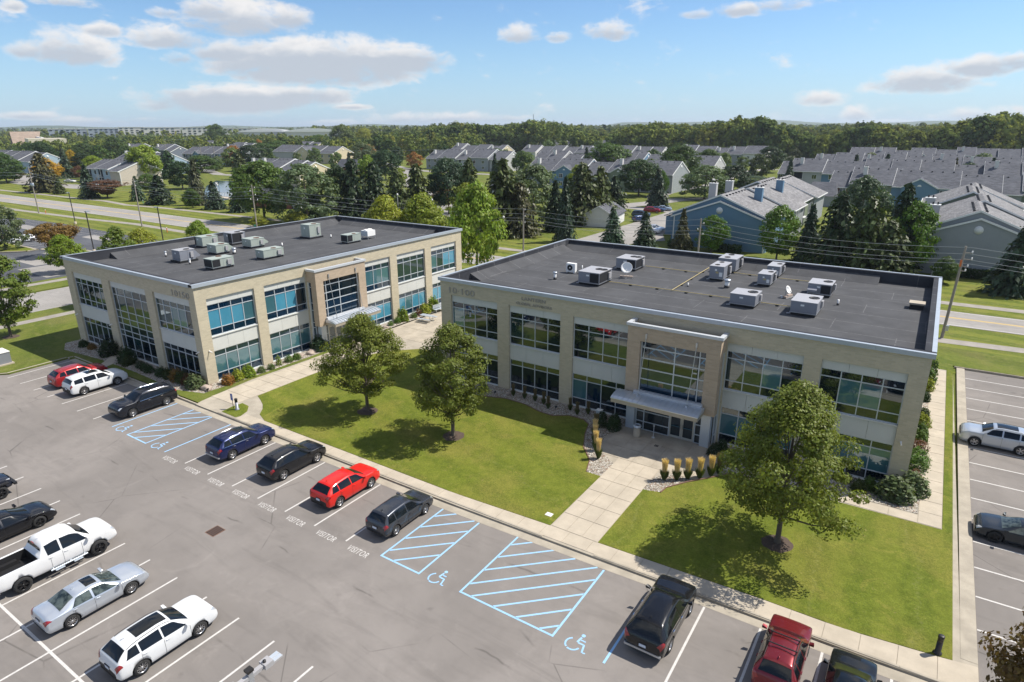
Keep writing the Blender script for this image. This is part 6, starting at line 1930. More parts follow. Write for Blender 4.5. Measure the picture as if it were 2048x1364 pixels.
box_part('rail', M['white'], t, -7, 4.1, -.13, -.03, 1.4, 1.5)

# ------------------------------------------------------------------ utility poles and wires
def pole(label, x, y, h, arms, lean=(0, 0), cans=0, r=.17, group='wooden utility poles along the road'):
    t = thing('utility_pole', label, 'utility pole', (x, y, 0), 0, group)
    MB().tube((0, 0, -.2), (lean[0], lean[1], h), r, r * .65, 10).build('pole', M['wood'], t)
    for (z, L_, ax) in arms:
        q = MB()
        d = (Vector((L_, 0, 0)) if ax == 'x' else Vector((0, L_, 0)))
        c = Vector((lean[0] * z / h, lean[1] * z / h, z))
        q.tube(c - d * .1, c + d, .05, n=6); q.build('cross_arm', M['wood'], t)
        e = c + d
        MB().lathe([(.06, 0), (.09, .06), (.05, .12), (.09, .18), (.03, .26)], 8).build('insulator', M['white'], t, tuple(e))
    for i in range(cans):
        MB().lathe([(.02, -.45), (.24, -.45), (.26, -.35), (.26, .35), (.2, .45), (.02, .47)], 12).build('transformer_can', M['steel'], t, (-.42 + .84 * i, 0, h * .62))
    return t
pole('wooden utility pole with two transformer cans at the far left', -173, 33.5, 12.6, [(10.6, 1.6, 'x'), (10.6, -1.6, 'x')], cans=2)
pole('wooden utility pole by the far footpath beside the blue spruce', -122, 35.3, 11.4, [(10.6, .5, 'x'), (9.6, .5, 'x')])
p3 = pole('utility pole with a street sign and bracket arms behind the rear roof', -81.0, 38, 11.5, [(10.9, .9, 'x'), (10.2, -.7, 'x'), (9.5, .9, 'x'), (8.5, 1.4, 'x'), (8.5, -.9, 'x')])
q = MB().box(-.9, .1, -.03, .03, 3.0, 3.35).build('street_sign', M['green_post'], p3)
pole('utility pole on the far side of the road between the two roofs', -27.8, 58.3, 8.1, [(7.8, .35, 'x'), (6.6, .35, 'x'), (5.4, .35, 'x')])
pole('utility pole in front of the blue gable wall', 6.3, 57.2, 8.8, [(8.0, .5, 'x'), (7.0, -.4, 'x'), (6.3, .5, 'x')])
p6 = pole('leaning utility pole with insulators and a meter box at the right', 40.25, 39.2, 10.4, [(9.7, .7, 'x'), (9.0, .8, 'x'), (8.2, .6, 'x'), (7.7, .5, 'x')], lean=(.35, .3))
MB().box(.12, .45, -.15, .15, .9, 1.5).build('meter_box', M['steel'], p6); MB().tube((.16, .05, .9), (.28, .15, 6.0), .035).build('conduit', M['steel'], p6)
MB().box(.12, .3, .0, .28, 8.2, 8.9).build('fuse_bracket', M['orange'], p6)
def wire(label, pts, sag=.5, r=.016):
    q = MB()
    for a, b in zip(pts, pts[1:]):
        a = Vector(a); b = Vector(b); n = 10; prev = a
        for i in range(1, n + 1):
            u = i / n; c = a.lerp(b, u) + Vector((0, 0, -sag * 4 * u * (1 - u)))
            q.tube(prev, c, r, n=5, cap=False); prev = c
    o = q.build('overhead_wire', M['steel'])
    return tag(o, label, 'wire', 'overhead wires between the utility poles')
for i, (z, nm) in enumerate(((0, 'topmost'), (-1.0, 'second'), (-1.9, 'third'), (-2.5, 'lowest'))):
    wire('%s overhead wire of the long run past both office buildings' % nm, [(-173 + (1.6 if i % 2 else -1.6), 33.5, 11.0 + z * .3), (-121.6, 35.3, 11.0 + z), (-80.2, 38, 11.2 + z * .9), (-27.4, 58.3, 8.0 + z * .9), (6.8, 57.2, 8.7 + z * .9), (41.1, 39.5, 10.3 + z * .7), (95, 30, 10.4 + z * .7)], .9, .018)
for i, z in enumerate((11.2, 10.4)):
    wire('overhead wire running off to the left from the far left pole, %s' % ('upper' if i == 0 else 'lower'), [(-420, 26, z), (-300, 29, z), (-174.6, 33.5, z - .2)], 1.2, .025)
# far transmission wires at the left
t = None
for i, (x, y, h) in enumerate([(-300, 170, 13), (-345, 190, 13), (-410, 205, 15), (-560, 330, 15)]):
    pole('distant utility pole among the trees at the left, %s' % ('nearest tan house', 'behind the lime tree', 'left of the tan building end', 'above the town houses')[i], x, y, h, [(h - .6, 1.2, 'x'), (h - .6, -1.2, 'x')], r=.2, group='distant utility poles')
wire('upper distant transmission wire across the left trees', [(-900, 330, 17), (-560, 330, 15), (-410, 205, 15), (-300, 170, 13), (-150, 190, 13)], 1.5, .03)

# ------------------------------------------------------------------ lamps
def lot_lamp(label, x, y, h, rz=0, group='black car park lamps', heads=1):
    t = thing('lamp_post', label, 'lamp post', (x, y, 0), rz, group)
    MB().box(-.075, .075, -.075, .075, 0, h).build('pole', M['bronze'], t)
    MB().lathe([(.28, 0), (.28, .6), (.22, .62)], 14).build('footing', M['concrete'], t)
    for s in range(heads):
        q = MB().box(.075, .95, -.28, .28, h - .18, h - .02) if s == 0 else MB().box(-.95, -.075, -.28, .28, h - .18, h - .02)
        q.build('lamp_head', M['steel' if heads == 1 else 'bronze'], t)
    return t
lot_lamp('black lamp post by the west car park, the farthest of three', -141, 28.9, 7.7, math.pi)
lot_lamp('black lamp post behind the left part of the rear roof, left of two', -96.4, 12.7, 4.7 + 3.2, 0)
lot_lamp('black lamp post behind the rear roof, right of two', -94.5, 25.2, 6.6 + .9, math.pi)
for i, (lab, x, y, h) in enumerate([('pale lamp standard between the two yellow green trees', -77.7, 77.3, 6.2), ('slim lantern by the curved apartment lane', -72, 84, 4.6), ('slim lantern on the grass beside the apartment drive', -38.7, 67.7, 4.4), ('short lantern at the driveway bend', -31.7, 162.7, 4.0)]):
    t = thing('lantern_post', lab, 'lamp post', (x, y, 0), 0, 'lantern posts of the apartments')
    MB().tube((0, 0, 0), (0, 0, h), .06, .045).build('post', M['bronze' if i else 'white'], t)
    MB().lathe([(.08, 0), (.2, .1), (.22, .45), (.05, .6)], 10).build('lantern', M['white'], t, (0, 0, h - .1))
# two-headed lamp in the foreground
t = thing('lamp_post', 'two headed grey lamp standing in the lower car park rows at the bottom edge', 'lamp post', (23.12, -36.72, 0))
MB().box(-.075, .075, -.075, .075, 0, 8.12).build('pole', M['steel'], t)
MB().lathe([(.3, 0), (.3, .75), (.24, .78)], 16).build('footing', M['concrete'], t)
MB().box(-.10, .10, -.10, .10, 8.12, 8.2).build('pole_cap', M['bronze'], t)
for s in (-1, 1):
    a = MB().box(-.07, .07, .08 * s, .42 * s, 7.88, 8.0).build('arm', M['hvac_top'], t)
    h_ = MB().prism([(-.15, .42 * s), (.15, .42 * s), (.15, .70 * s), (-.15, .70 * s)][::s], 7.86, 8.03).build('driver_box', M['hvac_top'], t)
    f = MB().box(-.15, .15, .702 * s, 1.02 * s, 7.88, 7.94).build('led_panel', M['hvac_top'], t)
    for u in (-1, 1): MB().box(.015 * u, .135 * u, .72 * s, 1.0 * s, 7.94, 7.952).build('heat_sink', M['column'], f)
    MB().lathe([(.05, 0), (.05, .06)], 10).build('photo_cell', M['bronze'], h_, (0, .5 * s, 8.03))

# ------------------------------------------------------------------ street furniture by the offices
def bollard(label, x, y, cap):
    t = thing('bollard_light', label, 'bollard', (x, y, .14), 0, 'short bollard lights by the walks')
    MB().lathe([(.18, 0), (.18, .06), (.12, .08), (.12, .66)], 16).build('post', M['bronze' if not cap else 'hvac'], t)
    MB().lathe([(.118, .66), (.118, .86), (.13, .86), (.13, .98), (.10, 1.0), (.01, 1.0)], 16).build('head', M['bronze'], t)
bollard('dark cylindrical bollard light at the lower right corner of the east lawn', 40.72, -14.85, False)
bollard('grey bollard light on the small grass island beside the blue sign', -9.3, -16.15, True)
t = thing('parking_sign', 'blue accessible parking sign on a thin post on the small grass island', 'sign', (-9.75, -16.2, .14))
MB().tube((0, 0, 0), (0, 0, 1.35), .025).build('post', M['bronze'], t)
sg = MB().box(-.16, .16, -.035, -.026, .75, 1.35).build('sign_panel', M['sign_blue'], t)
wm = link('wheelchair_symbol', wch.copy(), sg, (-.03, -.038, 1.02)); wm.scale = (.22, .22, 1); wm.rotation_euler = (math.pi / 2, 0, 0)
wm.data.materials.clear(); wm.data.materials.append(M['white'])
t = thing('litter_bin', 'beige round litter bin with a pale domed lid by the entrance', 'bin', (20.95, -2.35, .135))
MB().lathe([(.27, 0), (.29, .06), (.27, .12), (.27, .82)], 22).build('body', M['concrete_old'], t)
MB().lathe([(.31, .82), (.32, .88), (.30, .96), (.2, 1.0), (.17, .97), (.16, .86)], 22).build('lid', M['column'], t)
MB().lathe([(.165, .93), (.01, .93)], 18).build('opening', M['black'], t)
t = thing('ash_post', 'slim silver post standing before the entrance glazing', 'post', (22.1, -1.85, .135))
MB().lathe([(.14, 0), (.14, .03), (.03, .05), (.03, .95)], 12).build('post', M['steel'], t); MB().cbox(0, 0, 1.0, .1, .1, .16).build('head', M['steel'], t)
for i, (lab, x, y) in enumerate((('small dark ground spotlight in the gravel below the first bays', 7.2, -1.7), ('small dark ground spotlight in the gravel below the second pier', 13.3, -1.5), ('small dark ground spotlight by the boulder at the rear building corner', -14.9, -15.3), ('small ground spotlight by the sunlit shrubs of the rear building', -14.8, -8.6))):
    t = thing('ground_spotlight', lab, 'light', (x, y, .14), 0, 'ground spotlights in the gravel')
    MB().tube((0, 0, 0), (0, 0, .2), .02).build('stake', M['black'], t); MB().tube((-.05, -.05, .2), (.08, .08, .3), .08).build('head', M['black'], t)
t = thing('utility_box', 'small pale utility box by the round shrubs left of the entrance', 'utility box', (17.0, -.75, .13))
box_part('cabinet', M['column'], t, -.22, .22, -.18, .18, 0, .6); box_part('lid', M['white'], t, -.25, .25, -.21, .21, .6, .64)
t = thing('transformer_cabinet', 'grey transformer cabinet on a concrete pad cut by the left edge', 'transformer', (-39.0, -22.5, .13))
box_part('pad', M['concrete'], t, -1.4, .75, -.7, .85, 0, .12); box_part('cabinet', M['hvac'], t, -1.2, .55, -.4, .7, .12, 1.25)
o = box_part('lid', M['white'], t, -1.25, .6, -.45, .72, 1.25, 1.32); box_part('door_gap', M['black'], t, -.35, -.31, -.41, -.40, .15, 1.2)
for i, (lab, x, y, rz) in enumerate((('white picnic table between the office buildings', -12.6, 12.3, R(4)), ('white bench by the shrubs at the end of the terrace', -14.0, 16.4, R(80)))):
    t = thing('picnic_table' if i == 0 else 'bench', lab, 'table' if i == 0 else 'bench', (x, y, .135), rz)
    if i == 0:
        for k in range(5): box_part('table_board', M['column'], t, -.9, .9, -.36 + k * .15, -.23 + k * .15, .74, .78)
        for s in (-1, 1):
            box_part('seat', M['column'], t, -.9, .9, s * .62, s * .92, .44, .48); box_part('frame', M['steel'], t, s * .6, s * .6 + .05, -.9, .9, .38, .43)
            for sy in (-1, 1): box_part('leg', M['steel'], t, s * .6, s * .6 + .05, sy * .3, sy * .35, 0, .74)
    else:
        for k in range(4): box_part('seat_slat', M['column'], t, -.9, .9, -.25 + k * .13, -.15 + k * .13, .43, .46)
        for k in range(4): box_part('back_slat', M['column'], t, -.9, .9, .28, .31, .52 + k * .12, .61 + k * .12)
        for s in (-1, 1): box_part('leg', M['steel'], t, s * .75, s * .75 + .06, -.25, .28, 0, .43)
def boulder(label, x, y, s, z=.14):
    q = bmesh.new(); bmesh.ops.create_icosphere(q, subdivisions=3, radius=1)
    for v in q.verts:
        n = mnoise.noise(v.co * 1.3 + Vector((x, y, 0))) * .35 + mnoise.noise(v.co * 3.1 + Vector((y, x, 0))) * .1
        v.co *= 1 + n
        v.co.z *= .55
    me = bpy.data.meshes.new('boulder'); q.to_mesh(me); q.free()
    for p in me.polygons: p.use_smooth = True
    me.materials.append(M['stone'])
    o = link('boulder', me, None, (x, y, z + s * .2)); o.scale = (s * 1.2, s * .85, s); tag(o, label, 'boulder', 'boulders in the gravel beds')
boulder('reddish boulder at the near corner of the rear building', -15.6, -15.0, .52)
boulder('pale boulder in front of the second sunlit bay', -15.6, -4.6, .48); boulder('flat pale boulder beside the first one by the sunlit wall', -15.2, -3.5, .42); boulder('sandy boulder nearest the rear entrance', -15.5, -3.0, .4)
boulder('small pale boulder by the terrace shrubs', -15.2, 7.6, .3); boulder('pale boulder in the gravel below the first pier', 8.1, -.9, .22)
# entrance sign wall, banners and gas station style boxes across the road
t = thing('sign_wall', 'red brick entrance wall with a stone cap and ball behind the rear roof', 'wall', (-90.5, 72.5, 0), R(-6))
box_part('wall', M['brick_red'], t, .8, 9, -.3, .3, 0, 1.7); box_part('pier', M['brick_red'], t, 0, .8, -.4, .4, 0, 2.2)
box_part('cap', M['concrete'], t, .8, 9.1, -.38, .38, 1.7, 1.85); box_part('pier_cap', M['concrete'], t, -.1, .9, -.5, .5, 2.2, 2.35)
MB().lathe([(.05, 0), (.25, .12), (.3, .3), (.2, .52), (.01, .58)], 14).build('stone_ball', M['concrete'], t, (.4, 0, 2.35)); box_part('sign_panel', M['column'], t, 3.4, 6.6, -.38, -.302, .3, 1.5)
for i, (lab, x, y, h) in enumerate((('tall flag pole with a hanging pink banner behind the rear roof', -93.1, 81.6, 6.2), ('shorter flag pole with a pink banner, right of the tall one', -90.5, 82.5, 6.0))):
    t = thing('flag_pole', lab, 'flag pole', (x, y, 0), 0, 'flag poles with pink banners')
    MB().tube((0, 0, 0), (0, 0, h), .07, .04).build('pole', M['white'], t)
    q = MB(); n = 6
    vs = []
    for k in range(7): vs += [(.06 + .02 * math.sin(k), .05 * math.sin(k * 1.3), h - .3 - k * .45), (.55 + .1 * math.sin(k * 1.7), .12 * math.cos(k), h - .5 - k * .45)]
    q.add(vs, [(2 * k, 2 * k + 1, 2 * k + 3, 2 * k + 2) for k in range(6)]); q.build('banner', M['cloth_pink'], t)
for i, (lab, x, y, mk, h) in enumerate((('orange marker post in the verge behind the rear roof', -108.6, 33.9, 'orange', 1.1), ('small orange marker post by the far left pole', -170.5, 34.2, 'orange', 1.0), ('green marker post at the far footpath', -165.3, 60.6, 'green_post', 1.0), ('pale green marker post on the grass by the far footpath', -172, 62, 'green_post', 1.0))):
    t = thing('marker_post', lab, 'marker', (x, y, 0)); MB().tube((0, 0, 0), (0, 0, h), .09, n=8).build('post', M[mk], t); MB().cbox(0, 0, h, .2, .2, .12).build('cap', M['white'], t)
t = thing('stop_sign', 'small red stop sign at the apartment lane on the left', 'sign', (-293.9, 92.1, 0))
MB().tube((0, 0, 0), (0, 0, 2.2), .05).build('post', M['steel'], t)
q = MB(); q.prism([(.42 * math.cos(R(22.5 + 45 * i)), .42 * math.sin(R(22.5 + 45 * i))) for i in range(8)], 0, .03); o = q.build('sign_panel', M['lamp_red'], t, (0, -.08, 2.3)); o.rotation_euler = (math.pi / 2, 0, 0)
for i, (lab, x, y) in enumerate((('pale electrical cabinets at the foot of the pole by the blue house, left', 4.9, 58.6), ('pale electrical cabinets at the foot of the pole by the blue house, right', 6.4, 58.8), ('pale blue grey utility cabinets at the end of the nearest roof', 39.0, 46 + 30))):
    t = thing('electrical_cabinet', lab, 'cabinet', (x, y, 0), 0, 'electrical cabinets')
    box_part('pad', M['concrete'], t, -.7, .7, -.5, .5, 0, .1); box_part('cabinet', M['white'], t, -.6, .6, -.4, .4, .1, 1.3); box_part('door', M['column'], t, -.5, .5, -.42, -.405, .25, 1.15)
# radio mast on the horizon
t = thing('radio_mast', 'thin lattice mast rising over the forest on the horizon', 'mast', (CAM.x + 1700 * math.sin(R(-31.5)), CAM.y + 1700 * math.cos(R(-31.5)), 0))
MB().tube((0, 0, 0), (0, 0, 52), 1.2, .5, 5).build('mast', M['bronze'], t); MB().tube((0, 0, 52), (0, 0, 57), .25, .2, 5).build('antenna', M['white'], t)

# ------------------------------------------------------------------ shrubs, tall grasses
def shrub_mesh(seed, w_, h_, n, leaf, shape='round'):
    rng = np.random.default_rng(seed)
    d = rand_dirs(rng, n); d[:, 2] = np.abs(d[:, 2])
    lob = 1 + .12 * np.sin(3 * np.arctan2(d[:, 1], d[:, 0]) + seed) + .1 * rng.normal(size=n)
    rr = (rng.uniform(.55, 1, n) ** .4) * lob
    P = d * rr[:, None] * np.array([w_ / 2, w_ / 2, h_])
    nrm = d + rand_dirs(rng, n) * .8; nrm /= np.linalg.norm(nrm, axis=1)[:, None]
    U, V = leaf_axes(rng, nrm, leaf)
    return quads_mesh(P, U, V, M['leaf'])
SH = {}
def shrub(label, x, y, w_, h_, col, kind='leafy', z=.14, group=None, name='shrub'):
    key = kind
    if key not in SH:
        SH[key] = shrub_mesh(len(SH) + 3, 1, 1, {'leafy': 900, 'tight': 1500, 'open': 420}[kind], {'leafy': .075, 'tight': .045, 'open': .075}[kind])
    t = thing(name, label, 'shrub', (x, y, z), random.uniform(0, 6), group)
    t.scale = (w_, w_, h_)
    o = link('foliage', SH[key], t); c = COLR[col] if isinstance(col, str) else col
    j = random.uniform(.9, 1.12); o.color = (c[0] * j, c[1] * j, c[2] * j, 1)
    q = MB().tube((0, 0, -.1), (0, 0, .45), .035, .02, 6); q.build('stem', M['bark'], t)
    return t
S_ = [(-37.9, -15.3, 1.1, .7, 'dark', 'leafy', 'low dark shrub at the far left end of the gravel bed'), (-36.3, -15.2, .9, .6, 'rust', 'leafy', 'small rusty shrub second from the left end'),
      (-32.9, -15.1, 2.0, 1.5, 'deep', 'leafy', 'large dark green shrub before the tall glass bay, left of it'), (-28.9, -15.2, 1.7, 1.5, 'dark', 'leafy', 'dark upright shrub by the glass entrance bay'),
      (-28.2, -15.6, 1.3, .8, 'olive', 'leafy', 'olive shrub in front of the dark upright one'), (-26.3, -15.3, 1.0, .65, 'dark', 'tight', 'round dark shrub, first of three under the tall glass bay'),
      (-25.2, -15.4, 1.0, .65, 'dark', 'tight', 'round dark shrub, second of three under the tall glass bay'), (-24.2, -15.5, 1.0, .65, 'dark', 'tight', 'round dark shrub, third of three under the tall glass bay'),
      (-22.4, -15.4, 1.1, .8, 'dark', 'leafy', 'dark shrub at the pier right of the tall glass bay'), (-21.1, -15.3, 1.2, .9, 'olive', 'leafy', 'olive shrub left of the rusty ones by the car park side'),
      (-20.1, -15.2, 1.3, 1.0, 'rust', 'leafy', 'rusty green shrub by the car park side windows, left'), (-19.0, -15.2, 1.3, 1.0, 'olive', 'leafy', 'rusty green shrub by the car park side windows, middle'),
      (-18.0, -15.2, 1.3, .95, 'red', 'leafy', 'dull red shrub beside the grey green one'), (-16.9, -15.3, 1.7, 1.15, 'grey', 'leafy', 'grey green shrub at the near corner of the rear building'),
      (-15.1, -13.1, 1.2, .85, 'orange', 'leafy', 'orange tinged shrub, first on the sunlit side'), (-15.2, -12.0, 1.2, .95, 'yel', 'leafy', 'yellow shrub, second on the sunlit side'),
      (-15.1, -10.9, 1.3, 1.05, 'lime', 'leafy', 'yellow green shrub, third on the sunlit side'), (-15.0, -9.6, .8, .6, 'green', 'tight', 'small round green shrub, fourth on the sunlit side'),
      (-14.95, -8.5, .75, .55, 'green', 'tight', 'small round green shrub, fifth on the sunlit side'), (-15.2, -7.4, .6, 1.0, 'lime', 'open', 'wispy upright grass by the second pier'),
      (-15.2, -6.2, .9, .65, 'bright', 'tight', 'bright round shrub left of the boulders'), (-15.1, -5.3, .9, .65, 'bright', 'tight', 'bright round shrub beside the boulders'),
      (-15.4, -1.9, 2.0, 1.4, 'blue', 'leafy', 'blue green shrub at the left pillar of the rear entrance'),
      (-15.2, 8.6, .7, .5, 'bright', 'tight', 'first small bright shrub beyond the rear entrance'), (-15.2, 9.8, .9, .65, 'bright', 'tight', 'second bright shrub beyond the rear entrance'),
      (-15.3, 10.9, 1.5, 1.5, 'lime', 'leafy', 'tall yellow green shrub beyond the rear entrance'), (-15.1, 12.6, .9, .65, 'green', 'tight', 'round shrub in the middle of the terrace bed'),
      (-15.1, 14.7, 1.5, 1.2, 'yel', 'leafy', 'yellow shrub near the end of the terrace'), (-15.3, 16.6, 1.5, 1.7, 'lime', 'leafy', 'tall lime shrub at the end of the terrace'), (-15.2, 13.6, .9, .9, 'red', 'open', 'sparse reddish shrub between yellow ones'),
      (5.9, -1.6, 1.0, .7, 'green', 'open', 'loose green shrub at the left end of the front bed'), (17.4, -.95, .75, .62, 'dark', 'tight', 'small round clipped shrub behind, left of the entrance'),
      (17.9, -2.15, .85, .66, 'dark', 'tight', 'round clipped shrub in front, left of the entrance'), (18.55, -1.05, .95, .75, 'dark', 'tight', 'round clipped shrub behind, nearest the left column'),
      (18.95, -2.2, 1.2, .9, 'dark', 'tight', 'largest round clipped shrub left of the entrance'), (27.0, -.85, 1.0, .72, 'dark', 'tight', 'round clipped shrub right of the entrance, behind'),
      (26.75, -2.0, .95, .75, 'deep', 'tight', 'round clipped shrub right of the entrance, front'), (28.3, -1.9, 1.2, .8, 'grey', 'open', 'pale spreading shrub right of the clipped ones'),
      (29.6, -1.4, 1.2, 1.0, 'green', 'leafy', 'green shrub hidden behind the right lawn tree'), (31.2, -1.6, 1.1, .8, 'green', 'leafy', 'low green shrub right behind the right lawn tree'),
      (35.2, -.7, .9, .5, 'olive', 'leafy', 'small olive shrub under the last bay'), (36.1, -1.6, 1.0, .7, 'olive', 'leafy', 'loose olive shrub, left of two near the corner'),
      (36.7, -.9, 1.0, .7, 'green', 'leafy', 'loose green shrub, right of two near the corner'), (38.15, -1.15, 2.3, 1.25, 'grey', 'leafy', 'big grey green viburnum at the front right corner, left part'),
      (39.0, .1, 2.0, 1.3, 'grey', 'leafy', 'big grey green viburnum at the front right corner, right part'), (39.15, 2.2, .9, .6, 'red', 'open', 'sparse reddish shrub behind the corner viburnum'),
      (39.15, 3.9, 1.5, .9, 'bright', 'tight', 'clipped bright hedge block on the right side, front part'), (39.15, 5.1, 1.5, .9, 'bright', 'tight', 'clipped bright hedge block on the right side, back part'),
      (39.15, 6.9, 1.3, .8, 'red', 'open', 'reddish open shrub on the right side'), (39.2, 8.6, 1.1, .8, 'green', 'leafy', 'green shrub on the right side, lower of two'), (39.2, 9.8, 1.1, .9, 'green', 'leafy', 'green shrub on the right side, upper of two'),
      (39.2, 11.6, 1.2, 1.0, 'yel', 'leafy', 'yellow tipped shrub on the right side'), (39.2, 13.2, 1.0, .9, 'olive', 'leafy', 'olive shrub above the yellow tipped one'), (39.2, 17.5, .9, .8, 'dark', 'leafy', 'small dark shrub on the right side before a gap'),
      (39.2, 20.4, 1.3, 1.1, 'yel', 'leafy', 'orange yellow shrub on the upper right side'), (39.25, 22.5, 1.5, 1.3, 'green', 'leafy', 'green shrub on the upper right side'), (39.25, 25.0, 1.5, 1.8, 'mid', 'leafy', 'tall shrub at the back right corner')]
for (x, y, w_, h_, c, k, lab) in S_: shrub(lab, x, y, w_, h_, c, k)
for i, (lab, x0, x1, y) in enumerate((('dark clipped hedge along the foot of the grey gable wall', 39.6, 50, 76.6), ('dark hedge piece at the left of the blue gable wall', -6, -1, 77.5), ('dark hedge piece at the right of the blue gable wall', 3, 8, 78.3))):
    rng = np.random.default_rng(i); n = int((x1 - x0) * 420)
    P = np.stack([rng.uniform(x0, x1, n), y + rng.normal(size=n) * .45, rng.uniform(.05, 1.5, n)], 1)
    U, V = leaf_axes(rng, rand_dirs(rng, n), .13); o = link('hedge', quads_mesh(P, U, V, M['leaf'])); o.color = (*COLR['dark'], 1); tag(o, lab, 'hedge', 'clipped hedges by the apartment houses')
# feather reed grasses: green blades below, tan plumes above
def reed(label, x, y, h_, w_, tan=True, z=.135, grp='tall feather grasses by the entrance path'):
    t = thing('ornamental_grass', label, 'ornamental grass', (x, y, z), random.uniform(0, 6), grp)
    if 'reed' not in SH:
        rng = np.random.default_rng(77)
        def blades(n, z0, z1, spread, wid, bend):
            th = rng.uniform(0, 6.28, n); r0 = rng.uniform(0, .10, n); r1 = rng.uniform(.1, 1, n) ** .6 * spread
            L_ = rng.uniform(.7, 1, n)
            a = np.stack([r0 * np.cos(th), r0 * np.sin(th), np.full(n, z0)], 1) + 0 * L_[:, None]
            b = np.stack([r1 * np.cos(th), r1 * np.sin(th), z0 + (z1 - z0) * L_], 1)
            P = (a + b) / 2; U = (b - a) / 2
            V = np.cross(U, rand_dirs(rng, n)); V /= np.linalg.norm(V, axis=1)[:, None]; V *= wid
            return P, U, V
        g1 = blades(420, 0, .55, .34, .012, 0)
        P, U, V = g1; SH['reed'] = quads_mesh(P, U, V, M['leaf'])
        P, U, V = blades(420, .12, 1.0, .20, .010, 0)
        P = P + U * .3; U = U * .62
        # plumes: denser, soft heads
        n = 1500; th = rng.uniform(0, 6.28, n); zz_ = .38 + .64 * rng.uniform(0, 1, n) ** .8; rr = rng.uniform(0, 1, n) ** .6 * (.10 + .20 * (zz_ - .38))
        P2 = np.stack([rr * np.cos(th), rr * np.sin(th), zz_], 1); U2 = np.stack([rr * np.cos(th) * .15, rr * np.sin(th) * .15, np.full(n, .045)], 1); V2 = np.cross(U2, rand_dirs(rng, n)); V2 /= np.linalg.norm(V2, axis=1)[:, None]; V2 *= .009
        SH['plume'] = quads_mesh(np.concatenate([P, P2]), np.concatenate([U, U2]), np.concatenate([V, V2]), M['plume'])
    t.scale = (w_, w_, h_)
    o = link('blades', SH['reed'], t); o.color = (.10, .13, .045, 1)
    o = link('plumes', SH['plume'], t); o.color = (.74, .58, .34, 1) if tan else (.20, .16, .09, 1)  # clumps standing in shade get darkened plumes, the shade painted into their colour
for i, (x, y, s, lab) in enumerate([(17.9, -3.2, .75, 'shaded tall grass clump farthest up the left side of the plaza'), (18.3, -4.2, .8, 'second tall grass clump down the left side of the plaza'), (18.75, -5.1, .9, 'third tan tall grass clump on the left side of the plaza'), (19.3, -6.1, 1, 'fourth tan tall grass clump on the left side of the plaza'), (20.0, -7.1, 1, 'last tan tall grass clump on the left side, nearest the path')]):
    reed(lab, x, y, 1.55 * s ** .3, 1.0, s > .78)
for i, (x, y) in enumerate([(25.0, -7.3), (25.7, -6.85), (26.3, -6.35), (26.95, -5.8), (27.5, -5.1), (27.85, -4.5)]):
    reed('tan tall grass clump right of the path, %s from the path' % ('first', 'second', 'third', 'fourth', 'fifth', 'sixth')[i], x, y, 1.5, 1.1, i < 5)
for i, (x, y) in enumerate([(8.75, -1.05), (9.9, -1.0), (10.95, -.95), (11.9, -1.1), (12.7, -1.7), (14.4, -.95), (15.3, -1.4), (16.0, -.8)]):
    reed('small dry grass clump in the shade under the left bays, %s from the left' % ('first', 'second', 'third', 'fourth', 'fifth', 'sixth', 'seventh', 'eighth')[i], x, y, 1.1, .75, False, grp='dry grass clumps under the left bays')

